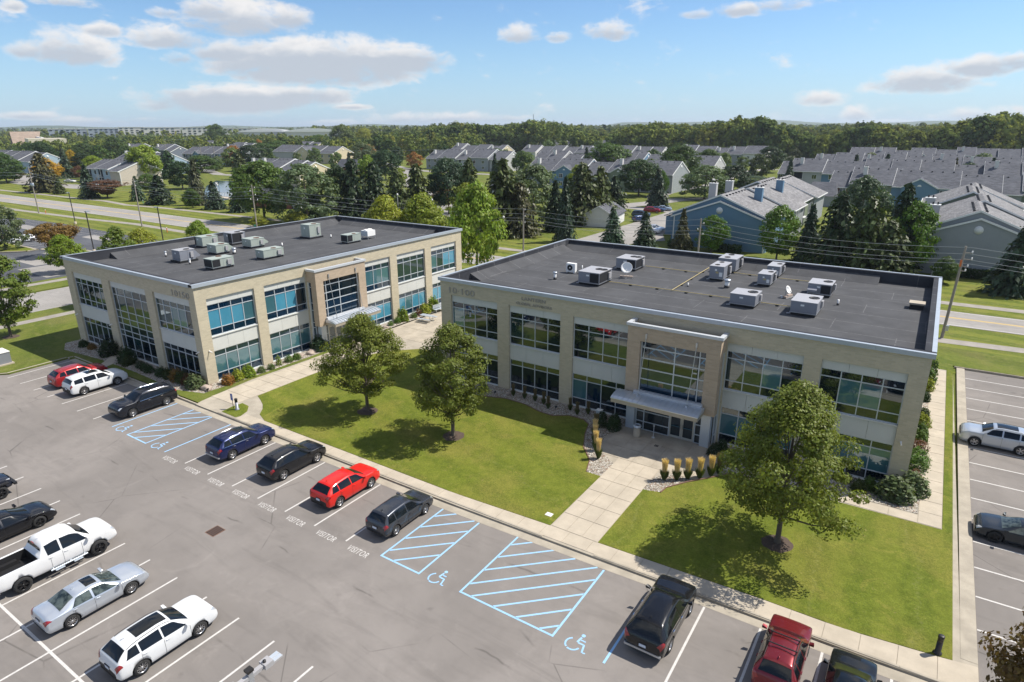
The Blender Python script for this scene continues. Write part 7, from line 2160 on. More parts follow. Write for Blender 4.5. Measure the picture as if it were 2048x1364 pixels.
# ------------------------------------------------------------------ vehicles
# stations rear to front: x, top, belt, rail z, rail y, half width, bottom
BODY = {
 'suv': [(-2.33, .70, .66, .68, .52, .70, .46), (-2.28, .98, .92, .95, .66, .84, .34), (-2.20, 1.14, 1.08, 1.12, .74, .90, .29), (-1.98, 1.36, 1.13, 1.31, .68, .92, .26), (-1.66, 1.58, 1.12, 1.49, .62, .925, .24), (-1.1, 1.66, 1.10, 1.56, .60, .93, .22),
         (-.2, 1.69, 1.07, 1.59, .59, .93, .22), (.25, 1.64, 1.05, 1.53, .60, .93, .22), (.68, 1.40, 1.05, 1.33, .66, .925, .22), (1.05, 1.19, 1.04, 1.12, .76, .92, .22), (1.70, 1.15, 1.03, 1.09, .80, .925, .22), (2.06, 1.08, .98, 1.03, .79, .91, .24), (2.24, .97, .90, .94, .75, .87, .28), (2.33, .72, .68, .70, .66, .80, .34)],
 'suvbox': [(-2.45, .72, .68, .70, .60, .76, .46), (-2.42, 1.0, .96, .98, .72, .90, .34), (-2.34, 1.20, 1.14, 1.17, .80, .94, .29), (-2.20, 1.44, 1.18, 1.38, .74, .95, .26), (-1.98, 1.66, 1.17, 1.57, .70, .955, .24), (-1.3, 1.74, 1.15, 1.64, .67, .96, .22),
         (-.2, 1.75, 1.13, 1.66, .66, .96, .22), (.38, 1.70, 1.12, 1.60, .66, .96, .22), (.80, 1.46, 1.12, 1.39, .72, .955, .22), (1.14, 1.26, 1.12, 1.20, .82, .95, .22), (1.90, 1.22, 1.11, 1.17, .84, .945, .22), (2.22, 1.12, 1.02, 1.07, .80, .93, .24), (2.38, 1.00, .92, .96, .76, .89, .30), (2.46, .74, .70, .72, .68, .82, .36)],
 'hatch': [(-2.15, .68, .64, .66, .50, .68, .44), (-2.11, .95, .90, .93, .64, .82, .32), (-2.02, 1.08, 1.0, 1.04, .70, .86, .27), (-1.86, 1.30, 1.01, 1.23, .64, .87, .25), (-1.66, 1.48, 1.0, 1.40, .60, .875, .22), (-1.0, 1.55, .97, 1.46, .58, .88, .20),
         (-.1, 1.56, .94, 1.47, .57, .88, .20), (.3, 1.50, .93, 1.40, .58, .88, .20), (.75, 1.22, .93, 1.15, .64, .88, .20), (1.15, 1.02, .93, .96, .72, .875, .20), (1.66, .99, .90, .94, .72, .87, .20), (1.95, .92, .84, .88, .68, .85, .22), (2.09, .80, .73, .77, .64, .80, .26), (2.17, .60, .56, .58, .56, .73, .31)],
 'sedan': [(-2.42, .66, .62, .64, .50, .68, .42), (-2.38, .92, .86, .90, .62, .82, .30), (-2.28, 1.04, .94, .98, .68, .87, .25), (-1.95, 1.08, .96, 1.01, .68, .885, .22), (-1.65, 1.12, .96, 1.04, .67, .89, .21), (-1.25, 1.30, .96, 1.22, .61, .895, .20), (-.85, 1.43, .95, 1.34, .58, .90, .19),
         (-.2, 1.47, .93, 1.38, .57, .90, .19), (.25, 1.43, .92, 1.33, .58, .90, .19), (.75, 1.17, .92, 1.10, .64, .90, .19), (1.15, .99, .91, .94, .72, .895, .19), (1.80, .94, .86, .90, .72, .89, .20), (2.13, .87, .79, .83, .68, .865, .22), (2.31, .75, .68, .72, .62, .81, .26), (2.40, .55, .51, .53, .54, .73, .30)],
 'coupe': [(-2.42, .70, .64, .68, .52, .70, .42), (-2.38, .98, .88, .95, .64, .86, .30), (-2.26, 1.06, .95, 1.0, .68, .91, .24), (-1.85, 1.13, .96, 1.04, .66, .93, .20), (-1.3, 1.28, .95, 1.20, .60, .93, .18), (-.7, 1.39, .93, 1.31, .57, .925, .17),
         (-.1, 1.41, .91, 1.32, .56, .92, .17), (.3, 1.37, .90, 1.27, .57, .92, .17), (.85, 1.12, .90, 1.05, .64, .92, .17), (1.25, .96, .89, .92, .72, .92, .17), (1.85, .90, .83, .86, .72, .915, .17), (2.16, .82, .75, .79, .68, .89, .19), (2.33, .70, .63, .67, .62, .83, .22), (2.42, .50, .46, .48, .54, .75, .26)],
 'pickup': [(-2.95, .98, .96, .97, .80, .90, .52), (-2.90, 1.24, 1.20, 1.22, .88, .97, .50), (-2.6, 1.27, 1.24, 1.255, .90, .99, .46), (-1.5, 1.27, 1.24, 1.255, .90, .995, .44), (-.82, 1.27, 1.24, 1.255, .90, .995, .42), (-.76, 1.45, 1.22, 1.40, .82, .995, .42), (-.62, 1.88, 1.22, 1.78, .70, .995, .42),
         (.0, 1.95, 1.21, 1.86, .68, .995, .42), (.75, 1.93, 1.20, 1.82, .68, .995, .42), (1.05, 1.82, 1.20, 1.70, .70, .995, .42), (1.40, 1.52, 1.20, 1.44, .76, .99, .42), (1.70, 1.33, 1.20, 1.25, .84, .985, .42), (2.40, 1.30, 1.18, 1.24, .84, .985, .44), (2.72, 1.24, 1.13, 1.18, .82, .965, .46), (2.87, 1.10, 1.02, 1.06, .78, .93, .50), (2.95, .80, .76, .78, .70, .87, .54)],
 'jeep': [(-2.1, .80, .78, .79, .70, .74, .50), (-2.05, 1.2, 1.16, 1.18, .74, .78, .46), (-2.0, 1.6, 1.18, 1.5, .72, .79, .46), (-1.9, 1.80, 1.18, 1.72, .70, .79, .46), (-.3, 1.84, 1.17, 1.76, .68, .79, .46), (.45, 1.82, 1.16, 1.74, .68, .79, .46), (.62, 1.60, 1.16, 1.54, .70, .79, .46), (.85, 1.22, 1.16, 1.19, .74, .79, .46),
          (1.6, 1.18, 1.10, 1.13, .64, .68, .46), (1.95, 1.14, 1.06, 1.10, .56, .60, .50), (2.0, .95, .90, .93, .52, .56, .52)],
}


class Loft:
    def __init__(s, kind, L_, W_, H_, clad):
        k = np.array(BODY[kind], float)
        bl = k[-1, 0] - k[0, 0]; bw = 2 * k[:, 5].max(); bh = k[:, 1].max()
        s.fx, s.fy, s.fz = L_ / bl, W_ / bw, H_ / bh
        xs = np.linspace(k[0, 0], k[-1, 0], 160)
        T = np.stack([np.interp(xs, k[:, 0], k[:, c]) for c in range(1, 7)], 1)
        ker = np.array([1, 3, 5, 3, 1.]); ker /= ker.sum()
        if kind not in ('pickup', 'jeep'):
            Tp = np.pad(T, ((2, 2), (0, 0)), 'edge')
            T = sum(ker[i] * Tp[i:i + len(T)] for i in range(5))
        s.xs, s.T = xs, T
        s.x0, s.x1 = k[0, 0], k[-1, 0]
    def sec(s, x):
        top, belt, rz, ry, w_, zb = [np.interp(x, s.xs, s.T[:, c]) for c in range(6)]
        m = zb + (belt - zb) * .50
        P = [(0, zb), (.80 * w_, zb), (.955 * w_, zb + .07), (w_, m), (.965 * w_, belt), (ry, rz), (ry * .62, rz + (top - rz) * .78), (0, top)]
        return P
    def pt(s, x, t):
        """t 0..7 on the right (y<0) side; t 7..14 the mirrored side"""
        sg = -1
        if t > 7: t = 14 - t; sg = 1
        P = s.sec(x)
        i = min(int(t), 6); u = t - i
        p1, p2 = P[i], P[i + 1]
        p0 = P[i - 1] if i > 0 else (-P[1][0], P[1][1]); p3 = P[i + 2] if i < 6 else (-P[6][0], P[6][1])
        o = []
        for c in range(2):
            m1 = (p2[c] - p0[c]) * .5; m2 = (p3[c] - p1[c]) * .5
            if i in (1, 4): m1 *= .45
            if i in (0, 3): m2 *= .45
            if i == 4: m2 *= .55
            if i == 5: m1 *= .7
            u2, u3 = u * u, u * u * u
            o.append((2 * u3 - 3 * u2 + 1) * p1[c] + (u3 - 2 * u2 + u) * m1 + (-2 * u3 + 3 * u2) * p2[c] + (u3 - u2) * m2)
        return Vector((x * s.fx, sg * o[0] * s.fy, o[1] * s.fz))
    def nrm(s, x, t):
        e = .02
        a = s.pt(min(x + e, s.x1), t) - s.pt(max(x - e, s.x0), t); b = s.pt(x, min(t + e, 13.99)) - s.pt(x, max(t - e, .01))
        n = b.cross(a)
        if n.length < 1e-9: return Vector((0, 0, 1))
        n.normalize()
        c = s.pt(x, t); 
        if n.dot(Vector((0, c.y, c.z - .6 * s.fz))) < 0: n = -n
        return n
    def patch(s, c4, nu=6, nv=4, off=.008, mi=0, mb=None):
        """quad patch of the skin; c4 = four (x,t) corners in order"""
        mb = mb or MB()
        vs = []
        for j in range(nv + 1):
            v = j / nv
            for i in range(nu + 1):
                u = i / nu
                x = (1 - v) * ((1 - u) * c4[0][0] + u * c4[1][0]) + v * ((1 - u) * c4[3][0] + u * c4[2][0])
                t = (1 - v) * ((1 - u) * c4[0][1] + u * c4[1][1]) + v * ((1 - u) * c4[3][1] + u * c4[2][1])
                p = s.pt(x, t) + s.nrm(x, t) * off
                vs.append(tuple(p))
        fs = [(j * (nu + 1) + i, j * (nu + 1) + i + 1, (j + 1) * (nu + 1) + i + 1, (j + 1) * (nu + 1) + i) for j in range(nv) for i in range(nu)]
        mb.add(vs, fs, mi, True)
        return mb


WHEEL = {}
def wheel_meshes(r, style):
    key = (round(r, 3), style)
    if key in WHEEL: return WHEEL[key]
    w_ = .12
    ty = MB(); n = 26
    prof = [(r * .66, -w_), (r * .93, -w_), (r, -w_ * .6), (r, w_ * .6), (r * .93, w_), (r * .66, w_)]
    ty.lathe(prof, n); ty.f.pop(); ty.mi.pop(); ty.sm.pop()
    ri = MB(); rr = r * .67
    ri.lathe([(rr, -.02), (rr, w_ * .86), (rr * .93, w_ * .9), (rr * .90, w_ * .45)], 24); ri.f.pop(); ri.mi.pop(); ri.sm.pop()
    ri.lathe([(rr * .2, w_ * .5), (rr * .2, w_ * .84), (.01, w_ * .88)], 10)
    ns = {'five': 5, 'ten': 10, 'six': 6, 'dark': 5}[style]
    for k in range(ns):
        a = 2 * math.pi * k / ns
        for da in ((-.09, .09) if style in ('five', 'dark', 'six') else (0,)):
            c1, s1 = math.cos(a + da * 2), math.sin(a + da * 2)
            p0 = Vector((rr * .15 * math.cos(a), rr * .15 * math.sin(a), w_ * .78)); p1 = Vector((rr * .95 * c1, rr * .95 * s1, w_ * .7))
            d = (p1 - p0).normalized(); s_ = Vector((-d.y, d.x, 0)) * rr * (.055 if ns != 5 else .085); h_ = Vector((0, 0, .02))
            ri.add([tuple(p0 - s_), tuple(p1 - s_), tuple(p1 + s_), tuple(p0 + s_), tuple(p0 - s_ - h_ * 2), tuple(p1 - s_ - h_), tuple(p1 + s_ - h_), tuple(p0 + s_ - h_ * 2)],
                   [(0, 1, 2, 3), (0, 4, 5, 1), (2, 6, 7, 3)])
    hub = MB(); hub.lathe([(rr * .96, -.06), (rr * .96, w_ * .30), (.01, w_ * .30)], 20)
    WHEEL[key] = (hub.mesh(M['black']), ty.mesh(M['tyre']), ri.mesh(M['rim_dark' if style == 'dark' else 'rim']))
    return WHEEL[key]


PAINT = {}
def paint_mat(col, metal):
    k = (col, metal)
    if k not in PAINT: PAINT[k] = mat_paint('car_paint', col, metal, .25 if metal else .30)
    return PAINT[k]


def car(label, kind, x, y, heading, col, metal=0.0, size=(4.62, 1.86, 1.68), wb=2.72, rw=.35, style='five', clad=False, rails=None, sunroof=None, cat='SUV', name='parked_car', group='cars parked in front of the offices', z=0.0, detail=True, track=None, light_glass=False, rack=False, chrome_trim=False, ax_off=0.0, plate=True, split=None):
    """heading: direction of the nose in degrees from world +x"""
    L_, W_, H_ = size
    t = thing(name, label, cat, (x, y, z), R(heading), group)
    lf = Loft(kind, L_, W_, H_, clad)
    pm = paint_mat(col, metal)
    X = lambda u: u / lf.fx      # metres -> loft x
    nx = 46 if detail else 22
    # denser stations near the ends
    uu = np.linspace(0, 1, nx + 1); uu = .5 - .5 * np.cos(uu * math.pi) if detail else uu
    uu = .6 * uu + .4 * np.linspace(0, 1, nx + 1)
    xs = lf.x0 + (lf.x1 - lf.x0) * uu
    ts = [0, .5, 1, 1.35, 1.7, 2, 2.5, 3, 3.5, 3.85, 4, 4.15, 4.5, 4.85, 5, 5.25, 5.6, 6, 6.5, 7] if detail else [0, 1, 2, 3, 4, 4.5, 5, 5.6, 6.3, 7]
    tl = ts + [14 - q for q in ts[-2:0:-1]]
    m = len(tl)
    vs = [tuple(lf.pt(xx, tt)) for xx in xs for tt in tl]
    fs = []; mi = []
    for i in range(nx):
        for j in range(m):
            j2 = (j + 1) % m
            fs.append((i * m + j, (i + 1) * m + j, (i + 1) * m + j2, i * m + j2))
            tm = min(tl[j], 14 - tl[j])
            low = 2.05 if clad else 1.3
            tm2 = min(tl[j2], 14 - tl[j2]) if j2 else 0
            mi.append(1 if max(tm, tm2) <= low else 0)
    fs.append(tuple(range(m)[::1])); mi.append(1 if clad else 0)
    fs.append(tuple(range(nx * m + m - 1, nx * m - 1, -1))); mi.append(1 if clad else 0)
    me = bpy.data.meshes.new('body'); me.from_pydata(vs, [], fs)
    me.materials.append(pm); me.materials.append(M['black'])
    me.polygons.foreach_set('material_index', mi); me.polygons.foreach_set('use_smooth', [True] * len(fs))
    me.update()
    ob = link('body', me, t)
    fa = wb / 2 + ax_off; ra = -wb / 2 + ax_off
    if detail:
        bm_ = bmesh.new(); bm_.from_mesh(me); bmesh.ops.recalc_face_normals(bm_, faces=bm_.faces); bm_.to_mesh(me); bm_.free()
        cut = MB()
        for ax in (fa, ra):
            for s in (-1, 1):
                n = 22; ra_ = rw + .065
                y0, y1 = s * (W_ / 2 - .30), s * (W_ / 2 + .1)
                pr = [(ax + ra_ * math.cos(2 * math.pi * i / n), rw + ra_ * math.sin(2 * math.pi * i / n)) for i in range(n)]
                cut.extr(pr, 1, min(y0, y1), max(y0, y1), 1)
        if kind == 'pickup':
            cut.box(-L_ / 2 + .12, -.90 * lf.fx, -W_ / 2 + .2, W_ / 2 - .2, .80, 1.6, 1)
        cme = cut.mesh([pm, M['black']])
        cb = bmesh.new(); cb.from_mesh(cme); bmesh.ops.recalc_face_normals(cb, faces=cb.faces); cb.to_mesh(cme); cb.free()
        co = bpy.data.objects.new('cutter', cme); COL.objects.link(co)
        co.parent = t
        md = ob.modifiers.new('cut', 'BOOLEAN'); md.operation = 'DIFFERENCE'; md.object = co; md.solver = 'EXACT'
        dg = bpy.context.evaluated_depsgraph_get(); dg.update()
        new = bpy.data.meshes.new_from_object(ob.evaluated_get(dg))
        ob.modifiers.clear(); 
        if len(new.polygons) > 100: ob.data = new
        bpy.data.objects.remove(co)
    # windows: (x from rear to front at belt), positions read off the profile
    K = BODY[kind]
    glass = M['car_glass_light' if light_glass else 'car_glass']
    roofs = {'suv': (-1.68, .25, -2.18, 1.05), 'suvbox': (-2.0, .38, -2.34, 1.14), 'hatch': (-1.68, .3, -2.02, 1.15), 'sedan': (-.95, .25, -1.72, 1.15), 'coupe': (-.85, .3, -1.75, 1.25), 'pickup': (-.62, 1.02, -.80, 1.70), 'jeep': (-1.9, .45, -2.04, .85)}
    rr_, rf, rb, cw = roofs[kind]
    nq = 6 if detail else 3
    ws = lf.patch([(rf + .06, 5.25), (cw - .06, 5.15), (cw - .06, 8.85), (rf + .06, 8.75)], nq, 10 if detail else 4)
    ws.build('windshield', glass, t)
    if kind != 'jeep':
        rwn = lf.patch([(rr_ - .05, 5.3), (rb + .04, 5.2), (rb + .04, 8.8), (rr_ - .05, 8.7)], nq, 10 if detail else 4)
        rwn.build('rear_window', glass, t)
    # side windows between the pillars
    if split is None:
        split = {'suv': [(-1.90, -1.30), (-1.22, -.30), (-.22, .88)], 'suvbox': [(-2.06, -1.30), (-1.20, -.24), (-.14, .96)], 'hatch': [(-1.85, -1.22), (-1.13, -.28), (-.19, .95)],
                 'sedan': [(-1.25, -.32), (-.22, .95)], 'coupe': [(-1.3, -.30), (-.20, 1.05)], 'pickup': [(-.52, .12), (.22, 1.48)], 'jeep': [(-1.85, -1.0), (-.9, -.1), (0, .6)]}[kind]
    for s in (0, 1):
        for q, (a, c) in enumerate(split):
            T = (lambda tt: tt) if s == 0 else (lambda tt: 14 - tt)
            first, last = q == 0, q == len(split) - 1
            # the upper edge is cut back under the raked pillars
            ua = max(a, rr_ + .02) if first else a
            uc = min(c, rf + .12) if last else c
            if kind in ('sedan', 'coupe') and first: ua = max(a + .3, rr_ - .05)
            lf.patch([(a + (.02 if first else 0), T(4.14)), (c, T(4.14)), (uc, T(4.86)), (ua, T(4.86))], nq, 3, .007).build('side_window', M['car_glass'] if not light_glass else glass, t)
    # wheels
    hubm, tym, rim = wheel_meshes(rw, style)
    for ax in (fa, ra):
        for s in (-1, 1):
            wy = s * (W_ / 2 - .125 + (.05 if kind == 'pickup' else 0) + (.08 if kind == 'jeep' else 0))
            o = link('wheel', hubm, t, (ax, wy, rw)); o.rotation_euler = (-s * math.pi / 2, 0, 0)
            link('tyre', tym, o); link('rim', rim, o)
    if not detail:
        for s in (-1, 1):
            box_part('tail_light', M['lamp_red'], t, -L_ / 2 - .01, -L_ / 2 + .12, s * W_ * .33, s * W_ * .43, .75, .95)
        return t
    # lamps as skin patches wrapping the corners
    fr, re_ = lf.x1, lf.x0
    for s in (0, 1):
        T = (lambda tt: tt) if s == 0 else (lambda tt: 14 - tt)
        lf.patch([(fr - .34, T(4.05)), (fr - .09, T(3.75)), (fr - .07, T(5.1)), (fr - .22, T(5.0))], 5, 4, .009).build('headlight', M['lamp_clear'], t)
        if kind in ('sedan', 'coupe'): c4 = [(re_ + .02, T(3.7)), (re_ + .30, T(3.75)), (re_ + .2, T(4.35)), (re_ + .03, T(5.4))]
        elif kind in ('suv', 'hatch'): c4 = [(re_ + .03, T(3.55)), (re_ + .28, T(3.6)), (re_ + .20, T(4.3)), (re_ + .05, T(5.2))]
        elif kind == 'pickup': c4 = [(re_ + .02, T(3.0)), (re_ + .12, T(3.0)), (re_ + .12, T(4.4)), (re_ + .02, T(4.6))]
        else: c4 = [(re_ + .02, T(3.6)), (re_ + .2, T(3.6)), (re_ + .17, T(4.5)), (re_ + .04, T(5.1))]
        lf.patch(c4, 4, 4, .009).build('tail_light', M['lamp_red'], t)
        # door seams and handles
        seams = [split[-1][0] - .05, split[0][1] + .05 if len(split) > 2 else split[0][0] + .1, min(split[-1][1] + .05, 1.1)]
        for q in seams: lf.patch([(q - .007, T(1.9)), (q + .007, T(1.9)), (q + .007, T(4.0)), (q - .007, T(4.0))], 1, 8, .003).build('door_seam', M['black'], t)
        for q in split[-2:]:
            hx = q[0] + .12
            p = lf.pt(hx, T(3.72)); n = lf.nrm(hx, T(3.72))
            MB().cbox(p.x, p.y + n.y * .02, p.z, .17, .035, .035).build('door_handle', M['chrome'] if chrome_trim else pm, t)
        # mirrors
        mx = cw - .28; p = lf.pt(mx, T(4.1)); sy = -1 if s == 0 else 1
        q = MB(); q.add([(p.x - .04, p.y + sy * .03, p.z), (p.x + .12, p.y + sy * .03, p.z + .02), (p.x + .10, p.y + sy * .22, p.z + .03), (p.x - .06, p.y + sy * .24, p.z + .02),
               (p.x - .04, p.y + sy * .03, p.z + .07), (p.x + .08, p.y + sy * .05, p.z + .12), (p.x + .06, p.y + sy * .21, p.z + .17), (p.x - .06, p.y + sy * .24, p.z + .17)],
              [(0, 1, 2, 3), (4, 7, 6, 5), (0, 4, 5, 1), (1, 5, 6, 2), (2, 6, 7, 3), (3, 7, 4, 0)]); q.build('mirror', pm, t)
        if rails:
            x0_, x1_ = X(-L_ * .36), X(L_ * .06)
            q = MB(); prev = None
            for i in range(9):
                xx = x0_ + (x1_ - x0_) * i / 8
                p = lf.pt(xx, T(5.12)) + Vector((0, 0, .035 if 0 < i < 8 else .0))
                if prev is not None: q.tube(prev, p, .013, n=6)
                prev = p
            q.build('roof_rail', M[rails], t)
        if chrome_trim:
            lf.patch([(split[0][0], T(4.03)), (split[-1][1] + .1, T(4.03)), (split[-1][1] + .1, T(4.09)), (split[0][0], T(4.09))], 10, 1, .010).build('window_trim', M['chrome'], t)
    # grille, bumper insert, plate
    g_ = lf.pt(fr - .03, 5.0)
    lf.patch([(fr - .055, 4.2), (fr - .05, 9.8), (fr - .005, 9.6), (fr - .005, 4.4)], 10, 2, .012).build('grille', M['black'], t)
    if plate:
        o = MB().box(-L_ / 2 - .012, -L_ / 2 + .10, -.16, .16, .66, .80).build('licence_plate', M['plate'], t)
        MB().box(-L_ / 2 - .006, -L_ / 2 + .1, -.21, .21, .62, .84).build('plate_recess', M['black'], t)
    if kind == 'pickup' or chrome_trim:
        MB().box(-L_ / 2 - .03, -L_ / 2 + .15, -W_ * .44, W_ * .44, .44, .54).build('rear_bumper', M['chrome' if kind == 'pickup' else 'steel'], t)
    else:
        MB().box(-L_ / 2 - .01, -L_ / 2 + .15, -W_ * .36, W_ * .36, .36, .44).build('bumper_insert', M['black'], t)
    if kind in ('suv', 'hatch', 'suvbox'):
        lf.patch([(rr_ - .06, 5.3), (rr_ + .06, 5.3), (rr_ + .06, 8.7), (rr_ - .06, 8.7)], 2, 8, .030).build('roof_spoiler', pm, t)
    if sunroof:
        a, c = sunroof
        lf.patch([(a, 5.85), (c, 5.85), (c, 8.15), (a, 8.15)], 6, 8, .006).build('sunroof', M['car_glass'], t)
    MB().add([(rr_ * lf.fx + .28, -.02, H_ - .03), (rr_ * lf.fx + .12, -.02, H_ - .03), (rr_ * lf.fx + .12, .02, H_ - .03), (rr_ * lf.fx + .28, .02, H_ - .03), (rr_ * lf.fx + .12, 0, H_ + .05)], [(0, 1, 4), (2, 3, 4), (1, 2, 4), (3, 0, 4)]).build('antenna_fin', pm, t)
    if rack:
        for xx in (-.9, -.15):
            p = lf.pt(xx, 5.1); q = MB(); q.tube((p.x, p.y - .05, H_ + .09), (p.x, -p.y + .05, H_ + .09), .03, n=6)
            for s in (-1, 1): q.tube((p.x, s * abs(p.y), p.z), (p.x, s * abs(p.y), H_ + .09), .025, n=6)
            q.build('cross_bar', M['black'], t)
    return t


UPW = 90
car('white three row SUV with black trim and dark roof glass in the top row', 'suvbox', -24.78, -20.12, UPW, (.64, .65, .65), 0.0, (4.92, 1.92, 1.70), 2.86, .37, 'six', True, 'chrome', (-.75, .2))
car('dark red SUV parked beyond the white three row SUV at the left end', 'suv', -27.9, -20.2, UPW, (.33, .020, .024), .2, (4.63, 1.86, 1.69), 2.70, .35, 'five', False, None)
car('black SUV facing the camera with silver wheels beside the blue stall line', 'suvbox', -16.42, -20.15, -90, (.010, .011, .016), .2, (5.0, 1.98, 1.76), 2.86, .37, 'ten', False, 'chrome', (-.7, .2), chrome_trim=True)
car('dark blue SUV with silver wheels and roof rails in the visitor stalls', 'suv', -3.08, -20.0, UPW, (.010, .018, .075), .3, (4.77, 1.88, 1.69), 2.74, .36, 'five', False, 'chrome', (-.5, .2), chrome_trim=True)
car('black wagon like SUV with black wheels between the blue and the red one', 'suv', 2.38, -19.75, UPW, (.012, .013, .016), .2, (4.70, 1.90, 1.67), 2.86, .37, 'five', False, 'black')
car('bright red compact SUV with black lower trim in the middle of the visitor stalls', 'suv', 8.06, -20.0, UPW, (.62, .018, .012), 0.0, (4.58, 1.88, 1.66), 2.71, .35, 'five', True, None, chrome_trim=False)
car('dark grey hatchback with silver wheels next to the blue hatched aisle', 'hatch', 13.14, -20.3, UPW, (.055, .060, .070), .5, (4.37, 1.77, 1.55), 2.60, .33, 'ten', False, None, cat='hatchback')
car('large black SUV with ribbed roof beside the big blue hatched aisle', 'suv', 29.58, -19.85, UPW, (.010, .010, .011), .2, (4.96, 1.96, 1.72), 2.82, .38, 'ten', False, None, chrome_trim=True)
car('maroon SUV with a black roof rack at the bottom of the top row', 'suv', 34.95, -19.35, UPW, (.17, .018, .022), .35, (4.32, 1.80, 1.72), 2.63, .34, 'five', False, 'black', rack=True)
car('black sedan cut by the bottom edge right of the maroon SUV', 'sedan', 37.62, -19.95, UPW, (.010, .011, .011), .2, (4.75, 1.84, 1.45), 2.75, .34, 'ten', False, None, (-.55, .15), cat='sedan')
car('silver sedan with a sunroof in the lower left row', 'sedan', 5.12, -34.1, UPW, (.52, .56, .61), .55, (4.82, 1.82, 1.47), 2.77, .34, 'ten', False, None, (-.35, .15), cat='sedan', light_glass=True, ax_off=.02)
car('white SUV with a large black glass roof in the lower left row', 'suv', 10.72, -33.75, UPW, (.66, .67, .67), 0.0, (4.66, 1.85, 1.66), 2.71, .36, 'ten', True, 'black', (-1.15, .2))
pk = car('white lifted pickup truck with an open black bed and off road tyres', 'pickup', .18, -33.85, UPW, (.68, .68, .67), 0.0, (5.85, 2.03, 2.08), 3.70, .43, 'dark', False, None, cat='pickup truck', name='parked_pickup', ax_off=0.02)
for s in (-1, 1):
    q = MB(); q.tube((-.55, s * 1.05, .48), (1.25, s * 1.05, .48), .045, n=8)
    for a in (-.45, .4, 1.1): q.tube((a, s * 1.05, .48), (a + .1, s * .85, .62), .03, n=6)
    for a in (-.15, .75): q.box(a - .22, a + .22, s * 1.02, s * 1.18, .40, .43)
    q.build('side_step', M['column'], pk)
box_part('wheel_well', M['black'], pk, -2.3, -1.4, .55, .80, .8, 1.02); box_part('wheel_well', M['black'], pk, -2.3, -1.4, -.80, -.55, .8, 1.02)
box_part('brake_light', M['lamp_red'], pk, -.74, -.70, -.12, .12, 1.93, 1.98)
car('black low sports sedan cut by the left edge', 'coupe', -5.5, -34.15, UPW, (.010, .011, .014), .3, (4.95, 1.96, 1.43), 2.95, .35, 'dark', False, None, cat='sedan')
jp = car('dark off road vehicle mostly outside the left edge', 'jeep', -10.95, -34.0, UPW, (.012, .016, .028), .1, (4.3, 1.66, 1.84), 2.65, .42, 'dark', False, None, cat='SUV', plate=False)
for s in (-1, 1):
    for ax in (1.345, -1.305):
        q = MB(); q.box(ax - .5, ax + .5, s * .70, s * .96, .92, .99); q.build('fender_flare', M['black'], jp)
MB().box(2.12, 2.3, -.8, .8, .62, .78).build('front_bumper', M['black'], jp)
car('silver SUV with a black roof and chrome wheels in the right car park', 'suvbox', 43.98, 11.05, 180, (.50, .54, .58), .5, (4.72, 1.88, 1.70), 2.76, .37, 'five', False, 'black', (-1.1, .2), group='cars in the right car park')
car('dark grey fastback sedan with black wheels in the right car park', 'coupe', 44.70, -2.42, 180, (.030, .036, .042), .4, (4.85, 1.90, 1.40), 2.83, .36, 'dark', False, None, cat='sedan', group='cars in the right car park', light_glass=True)
car('white hatchback parked in the west car park at the far left', 'hatch', -121.8, 10.5, -90, (.72, .73, .74), 0, (4.4, 1.8, 1.5), 2.65, .34, 'five', False, cat='hatchback', group='cars in the west car park')
car('black SUV behind the white hatchback at the far left edge', 'suvbox', -132.0, 11.3, 90, (.012, .012, .015), .2, (5.0, 1.95, 1.8), 2.9, .37, 'five', False, group='cars in the west car park', detail=False)
gC = 'cars of the apartment residents'
for (lab, k, x, y, h, c, cat) in [('dark red SUV on the apartment court, left of the blue car', 'suv', -28.3, 125.6, 18, (.26, .015, .03), 'SUV'), ('blue sedan beyond the dark red SUV on the apartment court', 'sedan', -28.2, 128.6, 18, (.05, .08, .16), 'sedan'), ('silver blue sedan last in the group of three', 'sedan', -27.3, 131.6, 18, (.30, .36, .44), 'sedan'),
    ('dark SUV near the garage on the apartment court', 'suvbox', -27.4, 115.6, 12, (.05, .07, .10), 'SUV'), ('navy hatchback half hidden by the white garage', 'hatch', -24.6, 108.2, 60, (.03, .05, .12), 'hatchback'), ('white SUV before the blue house behind a spruce', 'suv', -15.3, 92.0, 0, (.70, .71, .72), 'SUV'), ('silver sedan beyond the white SUV by the blue house', 'sedan', -15.8, 95.4, 0, (.42, .45, .50), 'sedan'),
    ('white van seen under the trees behind the sign wall', 'suvbox', -102, 97, 20, (.68, .69, .70), 'van'), ('white car by the town houses at the turning lane, left', 'sedan', -333, 184, 60, (.7, .7, .7), 'sedan'), ('dark car by the town houses at the turning lane, right', 'suv', -338, 180, 60, (.02, .025, .03), 'SUV'), ('white car in the left apartment court beside the dark conifer', 'sedan', -281, 88, 30, (.7, .7, .7), 'sedan'), ('white car at the entry of the left apartment court', 'suv', -276, 74, 10, (.7, .71, .7), 'SUV'), ('silver car in front of the tan apartment house', 'sedan', -252, 84, 20, (.5, .53, .56), 'sedan')]:
    car(lab, k, x, y, h, c, .2, {'suv': (4.6, 1.86, 1.68), 'sedan': (4.8, 1.82, 1.46), 'suvbox': (4.9, 1.94, 1.78), 'hatch': (4.3, 1.78, 1.52)}[k], 2.7, .34, 'five', cat=cat, group=gC, detail=False)

